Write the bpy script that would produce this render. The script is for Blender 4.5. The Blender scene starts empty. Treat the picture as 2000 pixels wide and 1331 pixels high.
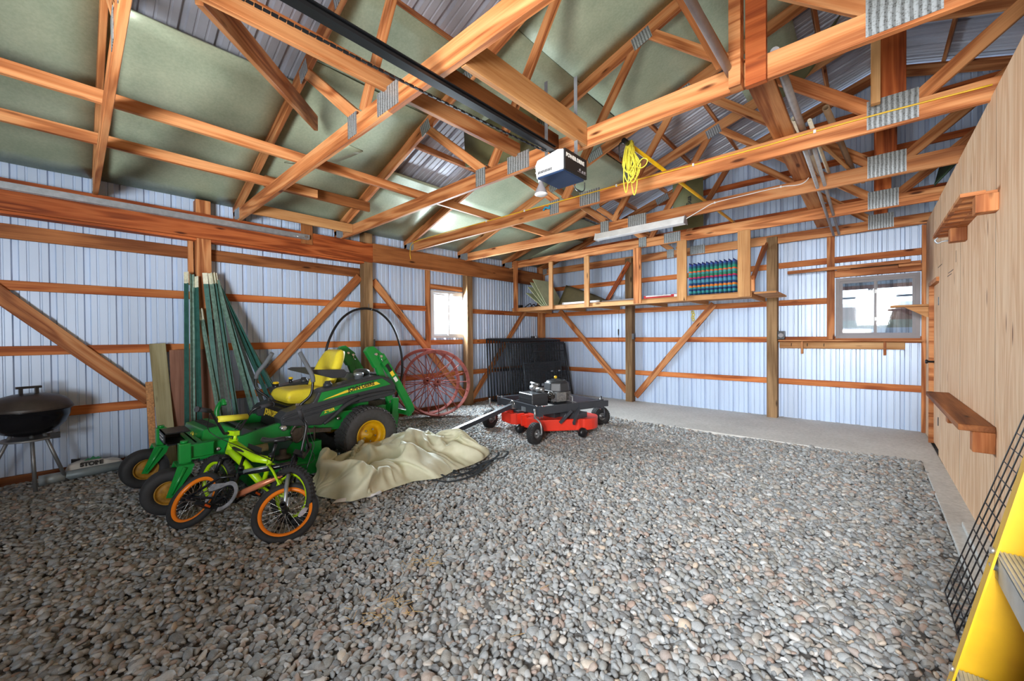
import bpy, bmesh, math, random
import numpy as np
from mathutils import Vector, Matrix, Euler, noise
random.seed(7)
C = bpy.context.scene.collection
PI = math.pi
# ------------------------------------------------------------------ camera, sky, exposure
cam_data = bpy.data.cameras.new('camera')
cam_data.sensor_width = 36.0
cam_data.lens = 773.79 / 2000 * 36.0
cam_data.clip_start = 0.05
cam_data.clip_end = 200
cam = bpy.data.objects.new('camera', cam_data)
C.objects.link(cam)
_y, _p, _r = 0.7338, -0.0106, -0.0078
_f = Vector((-math.sin(_y) * math.cos(_p), math.cos(_y) * math.cos(_p), math.sin(_p)))
_rt = Vector((math.cos(_y), math.sin(_y), 0))
_up = _rt.cross(_f)
_r2 = _rt * math.cos(_r) + _up * math.sin(_r)
_u2 = -_rt * math.sin(_r) + _up * math.cos(_r)
CAM = Vector((0, 0, 1.3217))
M = Matrix((_r2, _u2, -_f)).transposed().to_4x4()
M.translation = CAM
cam.matrix_world = M
bpy.context.scene.camera = cam
vs = bpy.context.scene.view_settings
vs.view_transform = 'Standard'
vs.look = 'None'
vs.gamma = 1.0
vs.use_curve_mapping = False
vs.exposure = 0.0
cy = bpy.context.scene.cycles
cy.use_denoising = True
cy.max_bounces = 8
cy.diffuse_bounces = 5
cy.transparent_max_bounces = 12
cy.sample_clamp_indirect = 6.0
cy.caustics_reflective = False
cy.caustics_refractive = False
world = bpy.data.worlds.new('overcast_sky')
bpy.context.scene.world = world
world.use_nodes = True
wn = world.node_tree.nodes
wn['Background'].inputs[0].default_value = (0.78, 0.89, 1.0, 1)
wn['Background'].inputs[1].default_value = 4.5


def area(name, loc, target, sx, sy, power, color=(1, 1, 1), spread=None):
    l = bpy.data.lights.new(name, 'AREA')
    l.shape = 'RECTANGLE'
    l.size, l.size_y = sx, sy
    l.energy = power
    l.color = color
    if spread: l.spread = spread
    o = bpy.data.objects.new(name, l)
    o.location = loc
    d = Vector(target) - Vector(loc)
    o.rotation_euler = d.to_track_quat('-Z', 'Y').to_euler()
    C.objects.link(o)
    return o


# fill beams added around the doors behind the camera; daylight at the left window
area('front_door_beam', (0.1, -2.0, 2.1), (-1.0, 5.4, 0.5), 0.8, 1.0, 62, (0.93, 0.97, 1.0), 1.2)  # added main beam, narrowed and aimed so the near floor stays dark
area('back_floor_fill', (0.3, -0.6, 2.3), (-0.7, 5.0, 0.0), 0.6, 0.6, 14, (1.0, 1.0, 1.0), 1.3)  # added fill lamp inside the room, aimed down at the far floor
area('upper_wall_fill', (0.3, -2.2, 1.2), (-5.9, 1.6, 2.9), 0.9, 1.0, 44, (0.92, 0.97, 1.0), 1.0)  # added beam to brighten the upper left wall and ceiling
area('roof_fill', (-0.5, -2.2, 1.0), (-2.5, 4.0, 4.0), 1.0, 1.0, 84, (1.0, 0.98, 0.94), 1.5)  # added fill lamp aimed up to brighten the roof
area('side_bay_fill', (2.6, -1.8, 1.9), (-2.6, 4.4, 2.6), 1.6, 2.0, 48, (1.0, 0.98, 0.95), 2.0)  # added fill lamp in the unseen bay beyond the plywood
area('daylight_left_window', (-6.02, 4.76, 1.75), (-1.2, 4.0, 0.0), 0.8, 0.8, 480, (0.84, 0.93, 1.0))

# ------------------------------------------------------------------ helpers
W = {}


def srgb(r, g, b):
    return tuple(((c / 255) / 12.92 if c / 255 <= 0.04045 else ((c / 255 + 0.055) / 1.055) ** 2.4) for c in (r, g, b)) + (1,)


def setp(o, label=None, cat=None, group=None, kind=None):
    if label: o['label'] = label
    if cat: o['category'] = cat
    if group: o['group'] = group
    if kind: o['kind'] = kind
    return o


def link(name, data, mw=None, parent=None):
    o = bpy.data.objects.new(name, data)
    C.objects.link(o)
    mw = mw or Matrix.Identity(4)
    W[o.name] = mw
    if parent:
        o.parent = parent
        o.matrix_basis = W[parent.name].inverted() @ mw
    else:
        o.matrix_basis = mw
    return o


def T(x, y, z): return Matrix.Translation((x, y, z))


def empty(name, loc, label=None, cat=None, group=None, kind=None, rot=None):
    m = T(*loc)
    if rot is not None: m = m @ rot
    o = link(name, None, m)
    o.empty_display_size = 0.1
    return setp(o, label, cat, group, kind)


def frame(x, z=None, loc=(0, 0, 0)):
    """matrix with local X along x, local Z as near z as possible"""
    x = Vector(x).normalized()
    z = Vector(z) if z is not None else Vector((0, 0, 1))
    if abs(x.dot(z.normalized())) > 0.999: z = Vector((0, 1, 0))
    y = z.cross(x).normalized()
    z = x.cross(y)
    m = Matrix((x, y, z)).transposed().to_4x4()
    m.translation = loc
    return m


class MB:
    """collects shapes into one mesh"""
    def __init__(s):
        s.bm = bmesh.new()

    def add(s, verts, faces, mi=0, smooth=False):
        vs_ = [s.bm.verts.new(v) for v in verts]
        for f in faces:
            try:
                fc = s.bm.faces.new([vs_[i] for i in f])
                fc.material_index = mi
                fc.smooth = smooth
            except ValueError:
                pass
        return vs_

    def box(s, c, d, m=None, mi=0, taper=None):
        """box centred c, size d, m: matrix applied around the centre"""
        hx, hy, hz = d[0] / 2, d[1] / 2, d[2] / 2
        v = []
        for dz in (-1, 1):
            k = 1.0
            if taper and dz > 0: k = taper
            v += [Vector((-hx * k, -hy * k, hz * dz)), Vector((hx * k, -hy * k, hz * dz)), Vector((hx * k, hy * k, hz * dz)), Vector((-hx * k, hy * k, hz * dz))]
        c = Vector(c)
        v = [(m @ p if m else p) + c for p in v]
        s.add(v, [(3, 2, 1, 0), (4, 5, 6, 7), (0, 1, 5, 4), (1, 2, 6, 5), (2, 3, 7, 6), (3, 0, 4, 7)], mi)
        return s

    def box2(s, a, b, mi=0):
        return s.box([(a[i] + b[i]) / 2 for i in range(3)], [abs(b[i] - a[i]) for i in range(3)], None, mi)

    def bar(s, p0, p1, w, h, z=None, mi=0):
        """rectangular bar from p0 to p1; w across, h along z"""
        p0, p1 = Vector(p0), Vector(p1)
        m = frame(p1 - p0, z).to_3x3()
        return s.box((p0 + p1) / 2, ((p1 - p0).length, w, h), m, mi)

    def tube(s, pts, r, seg=8, mi=0, caps=True, closed=False):
        pts = [Vector(p) for p in pts]
        n = len(pts)
        rs = r if isinstance(r, (list, tuple)) else [r] * n
        rings, prev = [], None
        for i, p in enumerate(pts):
            if closed:
                t = pts[(i + 1) % n] - pts[i - 1]
            else:
                t = pts[min(i + 1, n - 1)] - pts[max(i - 1, 0)]
            t.normalize()
            if prev is None:
                a = Vector((0, 0, 1)) if abs(t.z) < 0.9 else Vector((1, 0, 0))
                u = t.cross(a).normalized()
            else:
                u = (prev - t * prev.dot(t)).normalized()
            prev = u
            w = t.cross(u)
            rings.append([s.bm.verts.new(p + (u * math.cos(2 * PI * k / seg) + w * math.sin(2 * PI * k / seg)) * rs[i]) for k in range(seg)])
        m = n if closed else n - 1
        for i in range(m):
            a, b = rings[i], rings[(i + 1) % n]
            for k in range(seg):
                f = s.bm.faces.new((a[k], a[(k + 1) % seg], b[(k + 1) % seg], b[k]))
                f.smooth = True
                f.material_index = mi
        if caps and not closed:
            for rg in (rings[0][::-1], rings[-1]):
                f = s.bm.faces.new(rg)
                f.material_index = mi
        return s

    def cyl(s, p0, p1, r, seg=16, mi=0, r2=None):
        return s.tube([p0, p1], [r, r if r2 is None else r2], seg, mi)

    def lathe(s, prof, c=(0, 0, 0), axis=(0, 0, 1), seg=32, mi=0, smooth=True, a0=0, a1=2 * PI):
        """prof: (radius, height along axis)"""
        ax = Vector(axis).normalized()
        a = Vector((0, 0, 1)) if abs(ax.z) < 0.9 else Vector((1, 0, 0))
        u = ax.cross(a).normalized()
        w = ax.cross(u)
        c = Vector(c)
        full = abs(a1 - a0 - 2 * PI) < 1e-6
        n = seg if full else seg + 1
        rings = []
        for rr, hh in prof:
            if rr < 1e-6:
                rings.append([s.bm.verts.new(c + ax * hh)])
            else:
                rings.append([s.bm.verts.new(c + ax * hh + (u * math.cos(a0 + (a1 - a0) * k / seg) + w * math.sin(a0 + (a1 - a0) * k / seg)) * rr) for k in range(n)])
        for i in range(len(rings) - 1):
            A, B = rings[i], rings[i + 1]
            for k in range(seg):
                k2 = (k + 1) % n
                if len(A) == 1 and len(B) == 1: continue
                if len(A) == 1: vv = (A[0], B[k2], B[k])
                elif len(B) == 1: vv = (A[k], A[k2], B[0])
                else: vv = (A[k], A[k2], B[k2], B[k])
                try:
                    f = s.bm.faces.new(vv)
                    f.smooth = smooth
                    f.material_index = mi
                except ValueError:
                    pass
        return s

    def prism(s, poly, h0, h1, fn, mi=0):
        """poly: list of 2D; fn(a,b,h)->3D; closed prism between h0 and h1"""
        n = len(poly)
        v = [fn(a, b, h0) for a, b in poly] + [fn(a, b, h1) for a, b in poly]
        f = [tuple(range(n))[::-1], tuple(range(n, 2 * n))] + [(i, (i + 1) % n, n + (i + 1) % n, n + i) for i in range(n)]
        s.add(v, f, mi)
        return s

    def grid(s, fn, nu, nv, mi=0, smooth=True):
        v = [[s.bm.verts.new(fn(i / nu, j / nv)) for j in range(nv + 1)] for i in range(nu + 1)]
        for i in range(nu):
            for j in range(nv):
                f = s.bm.faces.new((v[i][j], v[i + 1][j], v[i + 1][j + 1], v[i][j + 1]))
                f.smooth = smooth
                f.material_index = mi
        return s

    def bevel(s, w, seg=2):
        bmesh.ops.recalc_face_normals(s.bm, faces=s.bm.faces)
        es = [e for e in s.bm.edges if len(e.link_faces) == 2 and e.calc_face_angle(0) > 0.5]
        bmesh.ops.bevel(s.bm, geom=es, offset=w, segments=seg, profile=0.7, affect='EDGES', clamp_overlap=True)
        return s

    def obj(s, name, mat, parent=None, label=None, cat=None, group=None, kind=None, mw=None, local=False, recalc=True):
        """geometry was given in world space unless local; origin at mw (default: bottom centre)"""
        if recalc: bmesh.ops.recalc_face_normals(s.bm, faces=s.bm.faces)
        if mw is None and not local:
            co = [v.co for v in s.bm.verts]
            lo = [min(c[i] for c in co) for i in range(3)]
            hi = [max(c[i] for c in co) for i in range(3)]
            mw = T((lo[0] + hi[0]) / 2, (lo[1] + hi[1]) / 2, lo[2])
        mw = mw or Matrix.Identity(4)
        if not local: s.bm.transform(mw.inverted())
        me = bpy.data.meshes.new(name)
        s.bm.to_mesh(me)
        s.bm.free()
        for m in (mat if isinstance(mat, (list, tuple)) else [mat]):
            me.materials.append(m)
        return setp(link(name, me, mw, parent), label, cat, group, kind)


def arc(c, r, a0, a1, n, u, v):
    c, u, v = Vector(c), Vector(u), Vector(v)
    return [c + u * (r * math.cos(a0 + (a1 - a0) * i / n)) + v * (r * math.sin(a0 + (a1 - a0) * i / n)) for i in range(n + 1)]


def smooth_path(pts, n=6):
    """catmull-rom through pts"""
    p = [Vector(q) for q in pts]
    p = [2 * p[0] - p[1]] + p + [2 * p[-1] - p[-2]]
    out = []
    for i in range(1, len(p) - 2):
        for k in range(n):
            t = k / n
            a, b, c, d = p[i - 1], p[i], p[i + 1], p[i + 2]
            out.append(0.5 * ((2 * b) + (c - a) * t + (2 * a - 5 * b + 4 * c - d) * t * t + (3 * b - a - 3 * c + d) * t ** 3))
    out.append(p[-2])
    return out


# ------------------------------------------------------------------ materials
class NT:
    def __init__(s, name):
        s.m = bpy.data.materials.new(name)
        s.m.use_nodes = True
        s.n, s.l = s.m.node_tree.nodes, s.m.node_tree.links
        s.b = s.n['Principled BSDF']

    def node(s, t, **k):
        nd = s.n.new(t)
        for a, b in k.items():
            if a.startswith('i_'):
                key = a[2:]
                nd.inputs[int(key) if key.isdigit() else key.replace('_', ' ')].default_value = b
            else:
                setattr(nd, a, b)
        return nd

    def ln(s, a, b): s.l.new(a, b)

    def coord(s, scale=(1, 1, 1), space='Object', rand=True):
        tc = s.node('ShaderNodeTexCoord')
        mp = s.node('ShaderNodeMapping')
        mp.inputs['Scale'].default_value = scale
        if rand:
            oi = s.node('ShaderNodeObjectInfo')
            mu = s.node('ShaderNodeMath', operation='MULTIPLY')
            mu.inputs[1].default_value = 37.0
            s.ln(oi.outputs['Random'], mu.inputs[0])
            s.ln(mu.outputs[0], mp.inputs['Location'])
        s.ln(tc.outputs[space], mp.inputs['Vector'])
        return mp.outputs[0]

    def noise(s, vec, scale, detail=3, rough=0.55, dist=0.0):
        nd = s.node('ShaderNodeTexNoise')
        nd.inputs['Scale'].default_value = scale
        nd.inputs['Detail'].default_value = detail
        nd.inputs['Roughness'].default_value = rough
        nd.inputs['Distortion'].default_value = dist
        if vec: s.ln(vec, nd.inputs['Vector'])
        return nd.outputs['Fac']

    def ramp(s, fac, stops):
        r = s.node('ShaderNodeValToRGB')
        e = r.color_ramp.elements
        while len(e) < len(stops): e.new(0.5)
        for i, (p, c) in enumerate(stops):
            e[i].position = p
            e[i].color = c if len(c) == 4 else tuple(c) + (1,)
        s.ln(fac, r.inputs[0])
        return r.outputs[0]

    def mix(s, fac, a, b, mode='MIX'):
        m = s.node('ShaderNodeMix', data_type='RGBA', blend_type=mode)
        for sock, v in ((m.inputs[0], fac), (m.inputs[6], a), (m.inputs[7], b)):
            if isinstance(v, (int, float)): sock.default_value = v
            elif isinstance(v, tuple): sock.default_value = v
            else: s.ln(v, sock)
        return m.outputs[2]

    def bump(s, h, strength=0.3, dist=0.01):
        b = s.node('ShaderNodeBump')
        b.inputs['Strength'].default_value = strength
        b.inputs['Distance'].default_value = dist
        s.ln(h, b.inputs['Height'])
        s.ln(b.outputs[0], s.b.inputs['Normal'])

    def out(s, color=None, rough=None, metal=None, spec=None):
        for k, v in (('Base Color', color), ('Roughness', rough), ('Metallic', metal), ('Specular IOR Level', spec)):
            if v is None: continue
            if isinstance(v, (int, float, tuple)): s.b.inputs[k].default_value = v
            else: s.ln(v, s.b.inputs[k])
        return s.m


def plain(name, rgb, rough=0.5, metal=0.0, var=0.12, scale=8, bump=0.0, spec=None):
    n = NT(name)
    v = n.coord((1, 1, 1))
    c = srgb(*rgb)
    d = tuple(x * (1 - var) for x in c[:3]) + (1,)
    e = tuple(min(1, x * (1 + var)) for x in c[:3]) + (1,)
    f = n.noise(v, scale, 4)
    col = n.ramp(f, [(0.3, d), (0.7, e)])
    if bump: n.bump(f, bump, 0.01)
    return n.out(col, rough, metal, spec)


def wood(name, base, dark, light, ring=14, rough=0.6, knots=True, grain=1.0, satv=0.25):
    """grain runs along local X"""
    n = NT(name)
    v = n.coord((0.55, 6, 6))
    v2 = n.coord((1.6, 60, 60))
    v3 = n.coord((1.0, 1.0, 1.0))
    big = n.noise(v, 1.1, 2, 0.5, 0.6)
    mul = n.node('ShaderNodeMath', operation='MULTIPLY', i_1=float(ring))
    n.ln(big, mul.inputs[0])
    sn = n.node('ShaderNodeMath', operation='SINE')
    n.ln(mul.outputs[0], sn.inputs[0])
    mr = n.node('ShaderNodeMapRange', i_1=-1.0, i_2=1.0)
    n.ln(sn.outputs[0], mr.inputs[0])
    fine = n.noise(v2, 1.5, 3, 0.6)
    col = n.ramp(mr.outputs[0], [(0.0, srgb(*dark)), (0.45, srgb(*base)), (1.0, srgb(*light))])
    col = n.mix(0.35 * grain, col, n.ramp(fine, [(0.3, srgb(*dark)), (0.7, srgb(*light))]))
    # board to board shade
    oi = n.node('ShaderNodeObjectInfo')
    mr2 = n.node('ShaderNodeMapRange', i_3=1 - satv, i_4=1 + satv * 0.5)
    n.ln(oi.outputs['Random'], mr2.inputs[0])
    hs = n.node('ShaderNodeHueSaturation')
    n.ln(mr2.outputs[0], hs.inputs['Value'])
    n.ln(col, hs.inputs['Color'])
    col = hs.outputs[0]
    if knots:
        vk = n.coord((2.2, 9, 9))
        vo = n.node('ShaderNodeTexVoronoi', i_Scale=0.8)
        n.ln(vk, vo.inputs['Vector'])
        k = n.ramp(vo.outputs['Distance'], [(0.06, (1, 1, 1, 1)), (0.13, (0, 0, 0, 1))])
        kd = tuple(x * 0.35 for x in srgb(*dark)[:3]) + (1,)
        col = n.mix(k, col, kd)
    blot = n.noise(v3, 2.3, 3)
    bl = n.ramp(blot, [(0.35, (0.72, 0.70, 0.68, 1)), (0.65, (1, 1, 1, 1))])
    col = n.mix(0.5, col, bl, 'MULTIPLY')
    n.bump(fine, 0.25, 0.003)
    return n.out(col, rough, None, 0.22)


FIR = wood('fir_lumber', (202, 126, 74), (140, 72, 34), (226, 162, 108), ring=24)
FIRR = wood('red_fir_lumber', (172, 84, 38), (120, 50, 20), (202, 112, 60), ring=28)
FIRD = wood('dark_fir_lumber', (140, 84, 46), (98, 52, 26), (172, 110, 64))
PINE = wood('pale_pine_lumber', (212, 160, 104), (176, 120, 70), (232, 188, 136), ring=9)
POST = wood('weathered_post_lumber', (150, 118, 84), (104, 78, 52), (182, 150, 112), ring=10, rough=0.8)
GIRT = wood('girt_lumber', (190, 102, 50), (136, 62, 26), (214, 134, 76), ring=16)
TREATED = wood('treated_board', (160, 150, 112), (130, 118, 84), (182, 174, 138), ring=12)
PINKPLY = wood('pinkish_plywood', (150, 106, 88), (120, 80, 64), (172, 128, 108), ring=7, knots=False)


def ply_mat():
    n = NT('plywood_wall')      # grain vertical (Z)
    v = n.coord((5, 5, 0.5), rand=False)
    f = n.noise(v, 1.4, 3, 0.5, 0.8)
    mul = n.node('ShaderNodeMath', operation='MULTIPLY', i_1=34.0)
    n.ln(f, mul.inputs[0])
    sn = n.node('ShaderNodeMath', operation='SINE')
    n.ln(mul.outputs[0], sn.inputs[0])
    v2 = n.coord((70, 70, 2.2), rand=False)
    fi = n.noise(v2, 1.0, 4, 0.65)
    mr = n.node('ShaderNodeMapRange', i_1=-1.0, i_2=1.0)
    n.ln(sn.outputs[0], mr.inputs[0])
    col = n.ramp(mr.outputs[0], [(0, srgb(204, 156, 116)), (0.5, srgb(222, 180, 142)), (1, srgb(232, 198, 164))])
    col = n.mix(0.45, col, n.ramp(fi, [(0.3, srgb(184, 134, 96)), (0.65, srgb(234, 200, 166))]))
    vk = n.coord((6, 6, 1.1), rand=False)
    vo = n.node('ShaderNodeTexVoronoi', i_Scale=1.5)
    n.ln(vk, vo.inputs['Vector'])
    k = n.ramp(vo.outputs['Distance'], [(0.05, (1, 1, 1, 1)), (0.12, (0, 0, 0, 1))])
    col = n.mix(k, col, srgb(110, 66, 40))
    n.bump(fi, 0.2, 0.003)
    return n.out(col, 0.7)


PLY = ply_mat()


def steel_mat(name, rgb, rough=0.32, metal=0.25, dirt=0.25):
    n = NT(name)
    v = n.coord((1, 1, 0.25), rand=False)
    f = n.noise(v, 2.0, 5, 0.6)
    c = srgb(*rgb)
    d = tuple(x * (1 - dirt) for x in c[:3]) + (1,)
    col = n.ramp(f, [(0.3, d), (0.6, c)])
    v2 = n.coord((9, 9, 9), rand=False)
    r = n.noise(v2, 3, 3)
    ro = n.node('ShaderNodeMapRange', i_3=rough - 0.06, i_4=rough + 0.1)
    n.ln(r, ro.inputs[0])
    return n.out(col, ro.outputs[0], metal)


SIDING = steel_mat('painted_steel_siding', (196, 214, 240), 0.36, 0.15, 0.12)
ROOFST = steel_mat('roof_steel', (186, 190, 204), 0.4, 0.2, 0.2)
GALV = plain('galvanised_steel', (170, 178, 186), 0.38, 0.7, 0.15, 20)
CHROME = plain('bright_steel', (205, 205, 205), 0.22, 0.9, 0.05)
BLACKM = plain('black_painted_metal', (28, 29, 32), 0.35, 0.2, 0.2)
RUBBER = plain('tyre_rubber', (40, 40, 42), 0.75, 0, 0.2, 30)
JDG = plain('green_paint', (20, 132, 54), 0.3, 0.0, 0.12, 5)
JDY = plain('yellow_paint', (232, 190, 24), 0.35, 0.0, 0.08)
SEATY = plain('yellow_vinyl', (242, 222, 60), 0.45, 0.0, 0.04, 30, 0.04)
BLKPL = plain('black_plastic', (52, 55, 60), 0.42, 0, 0.1, 60, 0.05)
WHITE = plain('white_enamel', (225, 227, 230), 0.35)
CONC = None


def conc_mat():
    n = NT('concrete')
    v = n.coord((1, 1, 1), rand=False)
    a = n.noise(v, 1.5, 5, 0.6)
    b = n.noise(v, 26, 4, 0.7)
    col = n.ramp(a, [(0.3, srgb(184, 182, 178)), (0.7, srgb(214, 212, 208))])
    col = n.mix(0.35, col, n.ramp(b, [(0.35, srgb(160, 158, 154)), (0.65, srgb(224, 222, 218))]))
    n.bump(b, 0.3, 0.004)
    return n.out(col, 0.8)


CONC = conc_mat()


def foam_mat():
    n = NT('green_foam_board')
    v = n.coord((1, 1, 1), rand=True)
    a = n.noise(v, 2.2, 4, 0.55)
    b = n.noise(v, 45, 3, 0.6)
    col = n.ramp(a, [(0.3, srgb(150, 166, 142)), (0.7, srgb(182, 192, 166))])
    col = n.mix(0.2, col, n.ramp(b, [(0.35, srgb(138, 152, 128)), (0.65, srgb(200, 208, 184))]))
    n.bump(b, 0.15, 0.003)
    return n.out(col, 0.42, 0.12)


FOAM = foam_mat()
OSB = plain('strand_board', (186, 132, 84), 0.7, 0, 0.35, 60, 0.2)
DARK = plain('dark_void', (20, 20, 20), 0.8)


def zroof(x): return 4.977 - 0.333 * abs(x - 0.13)


# board: rectangular timber with its grain along its own X
def board(name, p0, p1, t, h, mat, parent=None, up=None, label=None, cat=None, group=None, kind=None, bev=0.003):
    """t: thickness across (local Y); h: depth (local Z, nearest to up)"""
    p0, p1 = Vector(p0), Vector(p1)
    L = (p1 - p0).length
    m = frame(p1 - p0, up, (p0 + p1) / 2)
    b = MB().box((0, 0, 0), (L, t, h))
    if bev: b.bevel(bev, 1)
    return b.obj(name, mat, parent, label, cat, group, kind, mw=m, local=True)
# ------------------------------------------------------------------ setting
XL, YB, XR, XE, YF = -5.913, 7.593, 0.5546, 6.17, -2.5


def rib_profile(a0, a1, off, dpt=0.027):
    """(coordinate, depth) along a ribbed steel sheet; big ribs at off + n*0.2286"""
    pts = []
    s = 0.2286
    n = math.floor((a0 - off) / s) - 1
    while off + n * s < a1 + s:
        c = off + n * s
        for d, k in ((-0.026, 0), (-0.017, 1), (0.017, 1), (0.026, 0)):
            pts.append((c + d, k * dpt))
        for c2 in (c + s / 3, c + 2 * s / 3):
            for d, k in ((-0.010, 0), (-0.004, 1), (0.004, 1), (0.010, 0)):
                pts.append((c2 + d, k * 0.007))
        n += 1
    q = [(a0, 0)] + [p for p in pts if a0 + 1e-4 < p[0] < a1 - 1e-4] + [(a1, 0)]
    return q


def ribbed(b, a0, a1, off, fn, lo, hi):
    """fn(a, depth, h) -> point; lo, hi numbers or functions of a"""
    pr = rib_profile(a0, a1, off)
    L = [(fn(a, d, lo(a) if callable(lo) else lo)) for a, d in pr]
    H = [(fn(a, d, hi(a) if callable(hi) else hi)) for a, d in pr]
    n = len(pr)
    b.add(L + H, [(i, i + 1, n + i + 1, n + i) for i in range(n - 1)])


# ground under the stones
b = MB()
b.box2((-30, YF - 20, -0.30), (30, 40, -0.036))
n = NT('packed_earth')
v = n.coord((1, 1, 1), rand=False)
f = n.noise(v, 30, 5, 0.7)
GM = n.out(n.ramp(f, [(0.3, srgb(84, 82, 80)), (0.7, srgb(124, 122, 120))]), 0.9)
b.obj('floor', GM, kind='structure')

# concrete apron along the back wall and curb along the plywood wall
b = MB()
b.box2((-5.60, 5.82, -0.12), (XR, YB + 0.3, 0.0))
b.box2((0.405, -2.6, -0.12), (XR + 0.2, 5.82, 0.0))
b.box2((0.47, -2.6, 0.0), (XR + 0.2, 4.05, 0.035))
b.bevel(0.008, 2).obj('floor_slab', CONC, kind='structure', label='poured concrete apron along the back wall and under the plywood wall')

# left wall: steel, girts
wl = empty('wall_left', (XL, 2.5, 0), kind='structure')
b = MB()
fx = lambda a, d, h: Vector((XL - d, a, h))
W2 = (4.345, 5.165, 1.30, 2.17)     # left window opening y0,y1,z0,z1
ribbed(b, YF, W2[0], -0.3504, fx, -0.05, 3.07)
ribbed(b, W2[1], YB, -0.3504, fx, -0.05, 3.07)
ribbed(b, W2[0], W2[1], -0.3504, fx, -0.05, W2[2])
ribbed(b, W2[0], W2[1], -0.3504, fx, W2[3], 3.07)
b.obj('steel_siding', SIDING, wl, recalc=False)
GX = XL + 0.019
for z in (0.6588, 1.2655, 1.8736):
    for a, c in ((YF, 0.965), (1.105, 3.0), (3.14, 5.09), (5.23, 7.44)):
        if z > 1.8 and a == 3.14: c = 4.235
        if z > 1.8 and a == 5.23: pass
        board('girt', (GX, a, z - 0.0445), (GX, c, z - 0.0445), 0.038, 0.089, GIRT, wl)
for a, c in ((YF, 0.965), (1.105, 3.0)):
    board('girt', (GX, a, 2.325), (GX, c, 2.325), 0.038, 0.135, FIRD, wl)
board('skirt_board', (GX, YF, 0.0), (GX, YB, 0.0), 0.038, 0.12, FIRD, wl)
for y0 in (4.235,):
    board('window_stud', (GX + 0.0, y0 + 0.045, 1.10), (GX + 0.0, y0 + 0.045, 2.60), 0.089, 0.045, FIR, wl, up=(1, 0, 0))
board('window_header', (GX, 4.33, 2.235), (GX, 5.09, 2.235), 0.04, 0.089, FIR, wl)

# back wall
wb = empty('wall_back', (0, YB, 0), kind='structure')
b = MB()
fy = lambda a, d, h: Vector((a, YB + d, h))
zgap = lambda a: zroof(a) + 0.02
W1 = (-0.37, 0.505, 1.255, 2.135)
ribbed(b, XL, W1[0], -3.0915, fy, -0.02, zgap)
ribbed(b, W1[1], XE, -3.0915, fy, -0.02, zgap)
ribbed(b, W1[0], W1[1], -3.0915, fy, -0.02, W1[2])
ribbed(b, W1[0], W1[1], -3.0915, fy, W1[3], zgap)
b.obj('steel_siding', SIDING, wb, recalc=False)
GY = YB - 0.019
for z, (segs) in ((0.619, ((-5.735, -3.63), (-3.49, -1.217), (-1.075, XR))), (1.281, ((-5.735, -3.63), (-3.49, -1.217), (-1.075, XR))),
                  (1.861, ((-5.735, -3.63), (-3.49, -1.217), (-1.075, -0.47))), (2.455, ((-5.735, -3.63), (-3.49, -1.217), (-1.075, XR)))):
    for a, c in segs:
        board('girt', (a, GY, z - 0.0445), (c, GY, z - 0.0445), 0.038, 0.089, GIRT, wb, label=None)
for z in (3.22, 3.85, 4.45):
    hw = (4.977 - z) / 0.333 - 0.25
    board('girt', (0.13 - hw, GY, z), (0.13 + hw, GY, z), 0.038, 0.089, FIRR, wb)
board('window_stud', (-0.425, GY - 0.03, 1.24), (-0.425, GY - 0.03, 2.88), 0.09, 0.05, FIR, wb, up=(0, 1, 0))
board('window_stud', (0.535, GY - 0.03, 0.0), (0.535, GY - 0.03, 2.75), 0.04, 0.05, FIR, wb, up=(0, 1, 0))
board('window_header', (-0.38, GY - 0.02, 2.20), (0.52, GY - 0.02, 2.20), 0.06, 0.10, FIR, wb)

# plywood partition on the right, with a door opening
wr = empty('wall_right', (XR, 3, 0), kind='structure')
b = MB()
PT = 2.768
for y0, y1, z0, z1 in ((-2.5, 6.22, 0.0, PT), (6.22, 6.93, 1.90, PT), (6.93, YB, 0.0, PT)):
    b.box2((XR, y0, z0), (XR + 0.012, y1, z1))
b.obj('plywood_sheet', PLY, wr)
b = MB()
for y0, y1, z0, z1 in ((-2.5, 6.22, 0.0, PT), (6.22, 6.93, 1.90, PT), (6.93, YB, 0.0, PT)):
    b.box2((XR + 0.012, y0, z0), (XR + 0.10, y1, z1))
b.obj('stud_frame', FIRD, wr)
for y in (1.22, 2.44, 3.66, 4.88, 6.10):
    MB().box2((XR - 0.0006, y - 0.0015, 0.0), (XR + 0.001, y + 0.0015, PT)).obj('sheet_joint', DARK, wr)
d1 = empty('door_1', (XR + 0.03, 6.57, 0), kind='structure')
MB().box2((XR + 0.02, 6.25, 0.02), (XR + 0.035, 6.91, 1.88)).obj('door_panel', PLY, d1)
b = MB()
b.box2((XR - 0.022, 6.90, 0.0), (XR + 0.1, 6.945, 1.915))
b.box2((XR - 0.022, 6.21, 1.88), (XR + 0.1, 6.945, 1.925))
b.obj('door_frame', FIR, d1)
b = MB()
for z in (0.32, 1.62):
    b.box2((XR - 0.004, 6.235, z), (XR + 0.03, 6.26, z + 0.09))
b.obj('hinge', BLACKM, d1)
b = MB()
b.cyl((XR + 0.02, 6.86, 0.98), (XR - 0.035, 6.86, 0.98), 0.012)
b.lathe([(0.0, 0.0), (0.018, 0.002), (0.026, 0.012), (0.024, 0.026), (0, 0.03)], (XR - 0.028, 6.86, 0.98), (-1, 0, 0), 16)
b.obj('door_knob', BLACKM, d1)

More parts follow.
